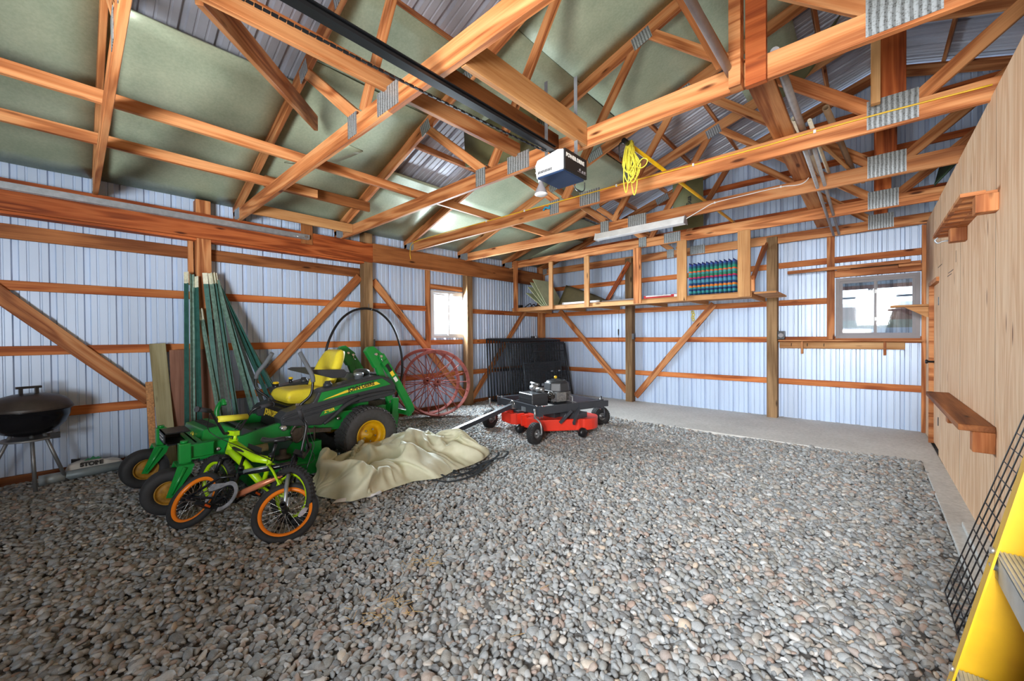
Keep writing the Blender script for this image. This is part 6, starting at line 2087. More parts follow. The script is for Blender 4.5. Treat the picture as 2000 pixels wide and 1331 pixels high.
[0,13,0,-4,-3,32,15,-4,28,-25,-11,-9,-26,-11,3,18,0,31,24,1,1,3,-3,-14,10,2,3,11,6,8,15,2,5,14,1,1,5,-8,-5,10,-3,-1,12,-5,-2,3,5,8,13,-4,-2,9,3,-9,13,1,-8,12,2,-5,5,4,-12,-1,5,-15,8,4,-15,11,-1,3,9,0,4,7,-3,10,6,-1,6,7,-5,5,6,-3,6,11,-7,0,15,0,0,11,17,-6,18,17,-5,32,-2,-8,23,3,-25,31,1,-13],
[0,12,0,-2,0,31,7,-2,28,-25,-11,-11,-26,-12,13,28,2,25,23,-2,-8,8,-3,-6,9,1,-4,10,6,5,11,4,8,10,-4,-5,11,-5,-3,14,-3,1,8,-1,7,11,-2,8,10,-2,8,10,3,-10,10,4,-12,9,4,-12,6,4,-13,8,3,-14,7,4,-11,10,-2,-2,7,1,13,10,-5,2,4,0,10,12,-7,2,8,-5,6,4,-2,10,16,-4,-4,19,4,-7,12,24,-4,22,10,-18,30,-4,-12,27,2,-21],
[0,13,0,-13,-7,30,12,8,26,-28,-12,-8,-22,-10,20,34,1,14,19,-4,-15,10,-3,10,11,1,2,10,7,-6,13,4,-2,12,-6,6,9,-9,5,14,1,0,9,1,6,8,-3,11,11,0,-3,12,5,-12,14,7,-11,7,3,-15,10,3,-11,0,3,-15,12,1,-8,14,-1,2,11,-3,7,11,-5,9,2,-6,12,10,-1,4,12,-5,5,6,-7,11,4,-7,6,24,-1,-10,18,14,-19,18,25,-7,22,10,-24,30,-4,-20],
[0,12,0,-17,-3,31,9,8,20,-29,-12,0,-16,-9,21,36,0,6,23,-4,-10,9,-1,11,7,-1,11,12,2,-3,13,0,1,7,-9,7,14,-3,2,10,3,-6,10,6,4,11,-1,-2,14,4,-8,14,5,-9,12,3,-7,10,2,-8,3,3,-13,9,1,-9,8,-8,4,8,-2,4,11,-5,8,9,-2,12,9,-6,9,8,-9,7,8,1,6,10,1,6,8,-8,3,19,4,-19,26,6,-21,26,12,-21,16,24,-20,26,-2,-17],
[0,13,0,-22,-1,28,7,8,17,-28,-10,6,-12,-8,23,38,-2,-1,22,-2,-7,9,-1,14,10,-2,13,12,-3,0,10,-3,10,14,-2,2,11,0,-8,5,1,-13,17,5,0,16,2,3,10,6,-3,13,3,-5,10,0,-5,6,4,-13,11,4,-9,11,-5,1,3,-11,9,8,-10,6,-3,-12,11,7,-10,12,11,-5,11,13,2,7,12,9,0,8,0,7,17,2,-5,12,8,-29,34,3,-19,32,7,-21,20,17,-20,17,6,-22],
[0,13,0,-28,-2,18,6,11,19,-27,-8,15,-5,-7,23,36,-3,-4,22,1,-3,14,-2,8,11,-3,12,10,-3,10,14,-1,8,6,-3,-8,7,-2,-11,13,1,5,15,3,4,14,3,1,14,5,-3,11,2,-6,8,4,-11,9,4,-12,13,-4,0,7,-9,4,6,-11,9,0,-13,8,2,-12,9,4,-6,10,11,2,8,15,2,2,13,7,2,11,5,3,15,3,-3,18,7,-31,25,2,-31,29,7,-16,28,13,-14,19,7,-25],
[2,12,0,-29,2,15,-4,10,18,-24,-7,21,4,-5,22,34,-3,-2,20,0,-1,12,-3,10,13,-5,11,10,-4,11,10,0,-2,9,-1,-10,7,-2,-2,11,-1,8,14,3,5,15,4,0,13,4,-3,12,4,-8,11,4,-10,11,4,-9,5,-11,2,1,-14,7,2,-14,3,2,-13,5,6,-4,12,11,1,-2,15,-2,-1,14,1,-1,10,9,7,13,2,6,10,8,1,19,3,-30,25,7,-30,32,7,-8,21,8,-26,28,8,-19],
[2,13,0,-32,3,6,-17,5,23,-17,0,27,11,-4,15,31,-3,5,20,-2,7,11,-5,12,9,-8,13,13,0,2,10,0,-8,8,-1,-9,11,0,2,10,1,8,15,4,3,14,2,2,13,4,-4,13,4,-6,10,4,-9,11,-2,-2,-1,-16,3,-5,-19,2,-1,-16,5,8,-5,9,12,4,5,14,-1,-5,14,1,-4,14,1,-7,14,2,-3,4,5,9,11,10,3,20,4,-28,28,5,-21,30,9,-14,27,7,-17,24,7,-24],
[3,12,0,-29,3,14,-33,2,8,-13,5,31,18,-1,13,29,-3,12,16,-5,15,10,-5,12,14,-3,3,7,-5,-8,11,2,-7,10,-3,-5,12,5,6,13,4,8,11,-1,10,13,2,-2,13,4,-2,12,5,-6,12,-2,1,4,-14,2,-3,-15,-1,-5,-16,0,5,-11,3,11,-2,-7,11,5,2,13,3,0,13,0,-7,14,-3,-8,12,0,-3,8,9,7,6,9,5,23,8,-24,32,5,-18,32,5,-10,19,7,-25,30,6,-19],
[2,13,0,-30,4,7,-31,6,14,-12,4,33,21,-1,13,23,-5,20,15,-4,13,12,-2,0,4,-7,-10,8,-5,-7,12,1,2,12,1,7,12,3,8,11,2,9,14,2,1,13,3,0,10,4,3,9,-5,4,0,-15,0,-1,-14,-2,4,-12,1,8,-7,1,13,-1,-5,10,-1,-10,9,-1,-10,9,2,-5,12,-4,-9,14,0,-7,15,3,-2,3,8,8,7,10,8,29,11,-10,31,6,-17,27,4,-15,26,3,-20,27,7,-23],
[2,12,0,-28,6,9,-29,9,12,-15,5,30,19,-1,18,22,-6,24,18,-3,9,6,-6,-12,11,-4,-10,8,-6,-9,12,-6,5,10,4,10,8,6,10,15,4,3,14,7,5,5,0,11,5,-7,9,0,-16,0,-1,-16,0,7,-9,7,12,-1,-4,13,-1,-7,12,-1,-7,13,-1,-8,11,-1,-9,10,-2,-11,7,-1,-12,10,-1,-11,16,2,-6,6,6,7,6,6,5,26,6,-7,30,9,-9,30,12,-7,22,4,-25,29,3,-20],
[2,13,0,-27,11,10,-18,-3,20,-21,15,21,12,1,22,24,-7,24,18,-5,2,8,-4,-10,6,-5,-11,11,-8,-7,12,-5,-6,5,4,13,11,7,9,10,3,11,3,-5,10,3,-3,9,5,-8,4,1,-13,4,9,-8,8,13,-2,-1,14,-1,-3,13,-1,-4,11,-1,-8,11,0,-11,11,-1,-14,11,-1,-11,10,-3,-9,11,0,-7,11,3,-11,15,2,-2,7,8,9,18,8,-3,23,7,-9,29,8,-12,29,7,-14,26,0,-23],
[2,13,0,-25,12,10,-12,-6,31,-24,20,16,9,0,27,32,-6,18,19,-6,0,-5,-3,-15,4,-7,-14,12,-8,-12,7,-4,3,14,4,6,9,8,15,-5,-10,10,0,-6,11,6,0,10,4,-10,8,11,-4,8,15,-4,5,14,-2,0,13,0,-6,7,-4,-10,9,-1,-10,10,-2,-13,12,1,-15,12,1,-12,12,0,-8,12,0,-8,14,5,-7,14,3,3,16,1,0,14,12,4,19,5,-8,21,4,-18,28,2,-18,32,5,-11],
[7,12,0,-19,9,20,-15,0,31,-25,21,13,11,1,24,32,-7,10,11,-8,-8,1,-7,-16,3,-5,-14,12,-5,-2,10,-3,6,-3,6,12,3,-3,14,2,-5,17,5,-4,10,5,-5,5,11,-5,5,12,-2,4,13,-6,-1,12,0,2,9,-4,-9,8,1,-9,11,-3,-9,12,0,-11,14,-2,-7,13,-1,-6,13,-2,-6,14,0,-7,10,10,-12,12,2,-4,12,4,-4,14,5,-7,21,7,0,24,6,-6,26,4,-16,28,1,-19],
[8,13,0,-16,7,27,-13,4,28,-27,22,13,8,4,19,28,-14,-4,14,-13,-8,-3,1,-13,12,-6,-3,10,-4,0,7,1,14,-5,-2,15,-3,0,18,11,-4,9,5,-5,8,11,-8,-3,6,-3,-2,10,-5,1,12,-1,4,14,-2,0,7,-1,-2,11,-1,-6,13,-3,-8,14,-3,-7,9,-1,-4,12,-2,-1,13,-1,-10,6,0,-16,17,11,-4,7,1,-11,13,4,2,15,4,-10,16,8,-15,25,-2,-10,28,11,-6,27,3,-15],
[8,12,0,-15,8,26,-15,10,28,-28,21,7,13,0,16,19,-19,-10,15,-8,0,9,-4,-1,8,-2,-3,1,-2,9,-1,-2,13,5,3,13,6,-6,12,8,-4,6,6,-8,-5,6,-7,-5,11,-3,4,10,0,6,9,0,6,11,-2,0,10,-2,-7,9,-1,-10,13,-4,-7,11,-1,-8,10,0,1,9,-3,-8,7,-4,-13,11,1,-12,15,6,-7,13,5,-4,9,6,0,16,7,0,23,3,-9,23,3,-13,21,4,-17,28,5,-8],
[8,13,0,-8,7,32,-23,18,19,-26,19,4,12,-3,11,23,-19,-6,11,-11,9,9,2,-4,10,-6,7,-4,-1,9,-1,0,9,10,-9,2,9,-1,11,8,-8,3,4,-4,-4,9,-6,-2,7,3,10,9,-3,4,5,-11,-6,10,5,-2,7,-2,-7,13,-4,-10,12,1,-8,11,-3,-9,13,0,-1,11,-1,-3,0,-2,-14,10,-1,-10,10,-1,-8,10,6,-3,13,11,0,19,10,3,23,-1,-11,23,5,-9,24,8,-2,25,2,-14],
[8,12,0,-12,15,30,-21,17,17,-23,17,3,13,-5,8,26,-19,5,7,-11,17,7,-3,1,7,1,3,6,-6,6,1,-7,8,8,-4,0,9,-6,3,10,-2,6,2,-6,-7,2,-7,-1,11,2,2,4,-5,-1,5,-2,-2,8,-3,-3,11,6,-5,11,-2,-9,16,-1,-5,11,-1,-7,9,-6,-4,9,0,-2,9,-3,-2,6,1,-7,6,1,-3,5,6,-7,6,10,-9,20,9,-12,26,2,-6,23,6,-4,25,2,-6,27,4,-7],
[8,13,0,-9,19,29,-24,19,15,-20,15,3,17,-9,10,16,-22,21,-2,-16,17,9,2,2,7,-6,6,10,-2,5,12,-1,-1,8,-5,-5,7,-7,-6,0,-10,-4,11,-3,-4,-1,-8,-6,12,1,3,2,7,7,9,-2,7,8,-5,4,10,-3,-5,11,2,-7,11,-6,-3,12,-3,-1,10,2,-3,10,3,-5,8,3,-7,10,-5,-3,7,3,-9,10,-2,-4,-8,15,-11,12,11,-20,26,3,-13,27,3,-8,26,1,-2,28,6,-2],
[8,13,0,-16,20,19,-22,16,8,-10,20,19,13,-11,20,7,-25,25,5,-16,8,9,0,2,10,-1,-3,8,-5,-2,4,-8,-7,4,-7,-7,7,-7,-5,8,-5,-4,9,-1,0,7,-2,3,9,1,1,10,-4,4,9,-3,5,5,3,8,6,-2,6,10,-1,2,9,1,-1,11,2,-3,11,-2,-2,8,-1,-8,9,-1,-8,10,3,-6,5,-1,-7,7,1,-3,3,9,-8,3,16,-20,24,2,-14,27,3,-6,27,2,-7,28,4,-9],
[12,12,0,-17,12,23,-17,25,-4,-7,21,20,7,-8,26,8,-31,11,0,-18,-1,10,-4,4,6,-9,-3,11,0,-1,4,-4,3,7,-6,-4,8,-4,-6,1,-2,11,9,2,-3,10,0,2,10,-6,4,4,-6,6,12,4,-3,10,-2,-1,2,1,9,8,-5,-2,9,2,3,7,8,3,5,-5,-8,5,-4,-11,12,5,-5,9,-1,-9,6,0,-2,7,2,9,13,3,-10,4,16,-12,15,9,-20,25,1,-15,28,1,-6,29,3,-8],
[14,13,0,-24,17,11,-5,18,12,-13,10,10,6,-13,15,14,-21,15,5,-14,7,6,-6,0,3,-5,-2,7,-3,-3,6,-6,4,5,1,8,10,-1,5,-1,-2,8,3,-3,3,8,-4,1,9,-2,1,9,-1,-2,8,-1,0,8,3,0,2,-1,-7,7,0,3,5,0,0,7,1,-4,8,-1,-4,0,-2,-8,8,0,-4,8,2,-7,7,4,3,1,-3,9,16,4,0,26,3,-10,10,18,-21,23,-3,-13,21,8,-20,31,3,-10],
[14,12,0,-31,16,12,-2,22,4,-11,11,17,15,-19,14,4,-21,15,9,-17,-5,4,1,11,9,-8,-2,5,-6,9,9,-3,6,-4,5,8,1,-1,10,5,-6,7,7,-2,-3,7,-3,1,6,0,-2,2,1,-8,7,2,-8,9,-1,-1,4,0,2,8,1,7,4,-1,-6,1,0,-9,11,2,2,0,-3,-6,3,5,-9,5,-2,6,3,3,2,8,0,5,16,-4,1,31,2,-2,17,15,-21,22,2,-17,15,10,-22,28,-1,-18],
[14,13,0,-26,29,14,-6,11,7,-6,10,14,10,-19,21,10,-27,5,6,-14,7,5,-5,8,7,-5,7,2,-3,9,10,-1,-3,0,-1,7,4,0,3,2,-1,7,4,-2,5,6,-2,-7,2,1,-8,7,-3,6,6,1,-5,1,7,-5,7,-2,-3,7,0,1,7,-2,-1,-4,4,-6,4,0,-4,3,-2,-5,3,6,-5,7,0,-1,5,-3,-1,4,2,8,17,-3,1,29,-2,-11,24,15,-3,22,5,-18,8,9,-24,24,-3,-20],
[13,12,0,-13,35,12,-14,9,3,-1,3,27,8,-29,5,5,-24,26,12,-11,9,1,-3,7,-3,4,10,5,-5,2,8,2,0,3,-2,6,6,-1,-8,4,-1,6,1,-2,9,4,-2,-7,6,1,-8,6,-4,9,5,-5,0,1,8,-6,5,1,-2,-1,4,-6,6,2,-6,5,2,-6,7,-8,2,5,1,-5,-6,9,-1,3,4,-4,6,-5,-2,7,3,-4,14,-8,-3,27,-4,-14,25,17,4,24,8,-7,6,6,-26,18,-5,-22],
[14,13,0,-8,27,9,-14,21,10,4,-11,24,9,-31,6,0,-16,32,3,-6,14,7,-3,-2,2,0,7,-2,3,8,6,-2,3,7,-2,-5,4,-2,1,6,-4,-3,-1,3,11,4,-5,1,6,-1,-3,5,-3,-1,4,-1,3,5,3,-6,1,0,-3,5,-2,-4,0,3,-3,3,0,-3,4,2,-3,4,-6,0,1,7,-4,1,1,-3,3,-1,-5,3,4,-4,9,2,-10,25,-2,-19,28,5,-6,21,18,1,17,5,-18,7,-6,-25],
[14,13,0,-4,25,10,-10,21,13,8,-20,20,7,-32,10,-4,-7,33,-3,-1,20,9,-2,-5,6,-4,-4,-1,3,10,3,1,4,5,-4,3,4,-2,0,5,-2,-5,1,0,9,6,-3,3,0,1,-12,7,-1,3,1,-2,-4,6,0,7,2,-4,-4,6,-3,4,-1,1,-10,5,-6,6,1,-1,-5,3,4,-6,0,-8,2,3,3,-5,1,-3,-3,0,-4,-6,6,9,-13,15,18,-17,27,5,-16,23,13,-15,16,14,-2,8,-9,-25],
[14,12,0,-3,26,10,-2,15,21,9,-26,11,5,-25,16,-7,-1,24,1,-2,9,2,7,5,4,-2,-1,5,-6,-1,0,6,6,5,-2,1,5,-1,3,1,-5,-1,3,-2,-3,4,-1,1,6,-1,0,1,-2,-2,1,-6,-6,4,-1,3,1,-5,-3,7,2,7,0,-5,-5,2,-5,-3,8,2,7,0,-2,-6,2,-4,-1,6,-4,3,-4,-4,-5,7,-4,0,-2,3,-13,10,17,-17,17,17,-16,11,16,-20,19,12,-6,12,-7,-18],
[14,13,0,5,15,19,-1,14,21,11,-28,6,-14,-3,16,6,-5,5,2,-4,0,4,-3,1,6,1,4,0,-7,-5,8,2,6,2,8,4,4,-2,-2,5,-4,3,-3,-7,-10,5,0,5,6,3,7,4,-5,-1,-3,-1,-9,-3,-6,-5,6,1,3,7,4,5,3,-2,1,0,-4,-8,6,2,5,6,-1,-3,0,-4,1,5,-1,4,3,-5,-4,3,1,8,2,-7,-9,-5,6,-6,15,13,-17,2,19,-15,5,9,-21,18,1,-9],
[14,12,0,14,5,26,-8,3,16,7,-5,12,1,-7,9,7,4,-1,-1,-6,-6,5,-2,1,5,3,7,3,-4,-4,3,-2,0,1,-6,-3,4,6,5,1,-3,1,2,-2,-5,4,3,2,3,-2,-3,4,3,5,1,-4,-3,-3,-3,-9,3,-2,-5,4,2,3,5,2,5,1,-1,-5,0,-8,-9,4,3,8,3,1,1,3,-7,-5,3,3,5,0,1,5,2,1,5,4,-2,-1,2,1,-9,6,16,-18,-8,13,-20,15,-4,-10],
[13,13,0,4,2,23,-4,-23,9,10,0,5,-6,-10,-4,11,3,4,2,-4,-3,7,2,0,-1,7,1,0,7,2,2,-2,-3,4,-5,-6,2,6,3,2,5,-2,6,-8,-4,-1,7,4,-2,10,-3,5,-3,6,3,-4,-9,3,9,8,3,-5,-3,-1,-6,-6,0,-8,-3,3,5,2,3,-2,-3,6,-4,-1,-2,10,8,4,-9,2,3,4,-4,1,2,8,6,0,1,-7,-2,5,6,7,5,6,6,-6,-8,13,-24,11,-10,-12],
[14,12,0,2,4,30,11,-6,5,4,1,-7,-9,1,0,1,-4,-7,-6,-2,0,-4,2,-7,7,-6,2,0,0,-7,5,-1,1,1,-1,0,4,4,0,2,-2,3,3,-3,-4,2,6,-1,1,-2,8,2,2,-2,4,1,-6,-1,-1,10,3,-4,-5,2,3,-1,1,3,0,3,3,-3,0,-5,5,8,5,-7,-1,1,7,-6,-3,9,1,4,-1,2,2,1,6,-2,-3,5,0,1,-7,2,4,-1,-1,6,12,4,-7,3,-5,-24],
[14,13,0,1,0,0,1,0,0,1,0,0,2,0,0,1,0,0,1,0,0,1,0,0,1,0,0,1,0,0,1,0,0,2,0,0,1,0,0,1,0,0,1,0,0,1,0,0,1,0,0,1,0,0,2,0,0,1,0,0,1,0,0,1,0,0,1,0,0,1,0,0,1,0,0,2,0,0,1,0,0,1,0,0,1,0,0,1,0,0,1,0,0,1,0,0,2,0,0,1,0,0,1,0,0,1,0,0],
]).reshape(57, 36, 3)
_d[:, 0] = np.cumsum(_d[:, 0], axis=0)
_P = np.cumsum(_d, axis=1) / 400.0
_lo, _hi = (0, 1.3400), (0, 3.1000)
CNU, CNV = _P.shape[0] - 1, _P.shape[1] - 1


def cover_pt(i, j):
    x, y, z = _P[i][j]
    return Vector((x, y, z + 0.004))


bm = bmesh.new()
net = [[bm.verts.new(cover_pt(i, j)) for j in range(CNV + 1)] for i in range(CNU + 1)]
for i in range(CNU):
    for j in range(CNV):
        f = bm.faces.new((net[i][j], net[i + 1][j], net[i + 1][j + 1], net[i][j + 1]))
        f.smooth = True
b = MB()
b.bm.free()
b.bm = bm
cover = b.obj('canvas_cover', CANV, label='crumpled beige canvas cover heaped on the stones beside the mower wheel', cat='cover', recalc=False)
sm = cover.modifiers.new('soft', 'SUBSURF')
sm.levels = sm.render_levels = 2
# gathered elastic hem and white lining
b = MB()
hem = smooth_path([(-3.87, 1.98, 0.25), (-3.80, 1.86, 0.20), (-3.66, 1.78, 0.17), (-3.56, 1.66, 0.15), (-3.44, 1.56, 0.13), (-3.30, 1.52, 0.12), (-3.16, 1.55, 0.10), (-3.05, 1.62, 0.05)], 10)
b.tube([p + Vector((0, 0, 0.012 * math.sin(i * 2.4))) for i, p in enumerate(hem)], [0.020 + 0.008 * math.sin(i * 2.4 + 1) for i in range(len(hem))], 10)
b.obj('elastic_hem', CANV, cover)
b = MB()
b.grid(lambda u, v: Vector((-3.14 + 0.10 * u + 0.02 * math.sin(u * 9), 1.40 + 0.30 * u + 0.10 * (v - 0.5) * (1 - 0.6 * u), 0.016 + 0.020 * math.sin(v * PI) + 0.006 * math.sin(u * 14))), 14, 6)
b.obj('white_lining', WHITE, cover, recalc=False)
b = MB()
st_pts = [[(-3.00, 2.30, 0.02), (-2.86, 2.30, 0.02), (-2.84, 2.50, 0.015), (-2.90, 2.80, 0.02), (-2.98, 3.05, 0.015), (-3.06, 3.16, 0.02)],
          [(-2.95, 2.50, 0.02), (-2.88, 2.62, 0.02), (-2.93, 2.85, 0.02), (-2.88, 3.05, 0.03), (-2.98, 3.22, 0.03), (-3.08, 3.20, 0.02)],
          [(-2.92, 2.16, 0.02), (-2.78, 2.24, 0.015), (-2.74, 2.48, 0.015), (-2.84, 2.75, 0.015), (-2.95, 2.98, 0.015)],
          [(-2.96, 2.72, 0.02), (-2.84, 2.68, 0.02), (-2.80, 2.52, 0.015), (-2.90, 2.40, 0.02), (-2.98, 2.46, 0.02)]]
for sp in st_pts:
    pth = smooth_path(sp, 6)
    for i in range(len(pth) - 1):
        b.bar(pth[i] + Vector((0, 0, 0.012)), pth[i + 1] + Vector((0, 0, 0.012)), 0.026, 0.003, (0.1, 0.1, 1))
b.obj('strap_tangle', plain('black_webbing', (30, 31, 34), 0.95, 0, 0.1, spec=0.1), label='tangle of black webbing straps beside the canvas cover', cat='straps')

# ------------------------------------------------------------------ old iron wheels
IRON = plain('faded_red_iron', (178, 104, 98), 0.75, 0.0, 0.3, 12, 0.15)
def iron_wheel(c, ax, R, label):
    ax = Vector(ax).normalized()
    e = empty('iron_wheel', (c[0], c[1], 0), label, 'wheel', 'red iron spoked wheels')
    a = Vector((0, 0, 1))
    u = ax.cross(a).normalized()
    v = ax.cross(u).normalized()
    c = Vector(c)
    b = MB()
    b.lathe([(R, -0.06), (R, 0.06), (R - 0.010, 0.06), (R - 0.014, 0.014), (R - 0.042, 0.010), (R - 0.042, -0.010), (R - 0.014, -0.014), (R - 0.010, -0.06), (R, -0.06)], c, ax, 64)
    b.obj('rim', IRON, e)
    b = MB()
    b.lathe([(0.02, -0.10), (0.045, -0.10), (0.055, -0.07), (0.04, -0.03), (0.04, 0.03), (0.055, 0.07), (0.045, 0.10), (0.02, 0.10), (0.02, -0.10)], c, ax, 24)
    b.obj('hub', IRON, e)
    for k in range(20):
        an = 2 * PI * k / 20
        s = 1 if k % 2 else -1
        d = u * math.cos(an) + v * math.sin(an)
        MB().tube([c + d * 0.042 + ax * s * 0.075, c + d * (R - 0.012) + ax * s * 0.02], 0.0075, 6).obj('spoke', IRON, e)
    return e
axw = Vector((0.80, -0.42, 0.24))
iron_wheel((-5.37, 4.07, 0.555), axw, 0.555, 'red iron wheel leaning on the left wall, in front of its twin')
iron_wheel((-5.545, 3.99, 0.575), axw, 0.555, 'red iron wheel leaning on the left wall, behind its twin')

# ------------------------------------------------------------------ black hoop on the post
b = MB()
hp = smooth_path([(-5.60, 2.40, 0.30), (-5.60, 2.33, 0.80), (-5.58, 2.36, 1.20), (-5.60, 2.52, 1.52), (-5.64, 2.74, 1.70), (-5.66, 2.98, 1.76), (-5.64, 3.20, 1.70), (-5.60, 3.40, 1.48), (-5.58, 3.52, 1.12), (-5.58, 3.54, 0.76), (-5.58, 3.46, 0.44), (-5.56, 3.36, 0.24)], 8)
b.tube(hp, 0.017, 10)
o = b.obj('black_hoop', BLACKM, label='tall black plastic hoop hooked over the wall post behind the mower', cat='hoop')
b = MB().tube([(-5.725, 3.06, 1.84), (-5.725, 3.06, 1.755), (-5.66, 3.06, 1.735), (-5.62, 3.06, 1.76)], 0.005, 6)
b.obj('hoop_hook', GALV, label='grey metal hook on the post holding the black hoop', cat='hook')

# ------------------------------------------------------------------ kennel panels in the corner
KB = plain('black_kennel_tube', (40, 46, 54), 0.4, 0.3, 0.2)
def panel(name, label, org, du, dv, w, h, nx, nz, tub=0.010, wire=0.0018, mat=KB, xt=None, group='black kennel panels', cat='kennel panel'):
    """org lower corner; du width direction; dv up direction"""
    du, dv = Vector(du).normalized(), Vector(dv).normalized()
    org = Vector(org)
    e = empty(name, tuple(org), label, cat, group)
    P = lambda a, c: org + du * (a * w) + dv * (c * h)
    b = MB()
    if tub: b.tube([P(0, 0), P(1, 0), P(1, 1), P(0, 1)], tub, 8, closed=True)
    if tub: b.obj('tube_frame', mat, e)
    b = MB()
    for i in range(0 if not tub else 1, nx + (1 if not tub else 0)): b.tube([P(i / nx, 0), P(i / nx, 1)], wire, 4, caps=False)
    for i in range(0 if not tub else 1, nz + (1 if not tub else 0)): b.tube([P(0, i / nz), P(1, i / nz)], wire, 4, caps=False)
    b.obj('wire_mesh', mat, e)
    if xt:
        for (a0, c0, a1, c1) in xt:
            MB().tube([P(a0, c0), P(a1, c1)], tub * 0.9, 8).obj('cross_tube', mat, e)
    return e
kd = Vector((0.62, 0.78, 0))
ls = ['%s kennel panel of the tight black stack by the wall post' % q for q in ('outermost', 'second', 'third', 'fourth', 'fifth', 'innermost')]
for k in range(6):
    off = Vector((0.052 * k, 0.03 * k, 0))
    panel('kennel_panel', ls[k], Vector((-5.66, 5.58, 0.03)) + off, (0.16, 1, 0), (-0.07, 0.02, 1), 1.65 + 0.0 * k, 1.24 - 0.008 * k, 24, 2, 0.019, 0.0045)
panel('kennel_panel', 'wide black wire kennel panel in front of the tight stack', (-5.22, 5.80, 0.03), (0.22, 1, 0), (-0.12, -0.0, 1), 1.52, 1.16, 44, 32, 0.017, 0.0030, xt=[(0.5, 0, 0.5, 1)])
panel('kennel_panel', 'fine mesh black gate panel, right half of the kennel stack', (-5.04, 6.45, 0.03), (0.22, 1, 0), (-0.14, -0.06, 1), 0.92, 1.14, 40, 48, 0.015, 0.0036, xt=[(0, 0.86, 1, 0.86)])
panel('kennel_panel', 'low fine mesh black panel in front of the other kennel panels', (-5.00, 5.98, 0.03), (0.26, 1, 0), (-0.12, 0.0, 1), 0.95, 0.76, 42, 34, 0.012, 0.0045)
b = MB()
for y, z in ((6.35, 0.34), (6.6, 0.60), (6.8, 0.60)):
    b.box((-4.90 + 0.2 * (y - 6.35), y, z), (0.004, 0.07, 0.025 if z > 0.5 else 0.05))
b.obj('panel_tag', GALV, bpy.data.objects['kennel_panel.008'])

# ------------------------------------------------------------------ leaning lumber and fence stakes
def lean(name, label, x0, y0, x1, y1, ztop, w, th, mat, cat, twist=0.0):
    """board standing on the ground at (x0,y0), top touching (x1,y1,ztop); w is its width along Y"""
    p0, p1 = Vector((x0, y0, 0.0)), Vector((x1, y1, ztop))
    return board(name, p0, p1, w, th, mat, up=(1, twist, 0.2), label=label, cat=cat)
lean('leaning_board', 'greyish green treated board leaning on the left wall', -5.44, 0.66, -5.78, 0.62, 1.27, 0.135, 0.036, TREATED, 'board')
lean('leaning_board', 'short strand board strip leaning left of the treated board', -5.50, 0.55, -5.76, 0.545, 0.86, 0.06, 0.03, OSB, 'board')
lean('leaning_plywood', 'pinkish plywood sheet leaning behind the green fence stakes', -5.56, 0.93, -5.72, 0.93, 1.20, 0.44, 0.014, PINKPLY, 'plywood')
STK = plain('green_stake_paint', (52, 98, 90), 0.5, 0.1, 0.2, 18)
STK2 = plain('worn_green_stake_paint', (112, 140, 128), 0.6, 0.15, 0.35, 30)
STKD = plain('dark_stake_paint', (70, 74, 70), 0.6, 0.2, 0.4, 30)
CAPW = plain('white_stake_tip', (214, 212, 190), 0.6, 0, 0.2, 30)
def stake(label, foot, top, mat, tipc=True, turn=0.0):
    p0, p1 = Vector(foot), Vector(top)
    L = (p1 - p0).length
    m = frame(p1 - p0, Vector((math.cos(turn), math.sin(turn), 0)), p0)
    e = empty('fence_stake', foot, label, 'fence stake', 'steel fence stakes leaning on the post')
    b = MB()
    t = 0.13 if tipc else 0.0
    b.bm.free(); b.bm = bmesh.new()
    b.box(((L - t) / 2, 0, 0), (L - t, 0.046, 0.005))
    b.box(((L - t) / 2, 0, 0.02), (L - t, 0.006, 0.04))
    q = 0.12
    while q < L - t:
        b.box((q, 0, -0.005), (0.014, 0.012, 0.006))
        q += 0.052
    b.bm.transform(m)
    b.obj('shaft', mat, e)
    if tipc:
        b = MB()
        b.box((L - t / 2, 0, 0), (t, 0.0465, 0.0055))
        b.box((L - t / 2, 0, 0.02), (t, 0.0065, 0.0405))
        b.bm.transform(m)
        b.obj('painted_tip', CAPW, e)
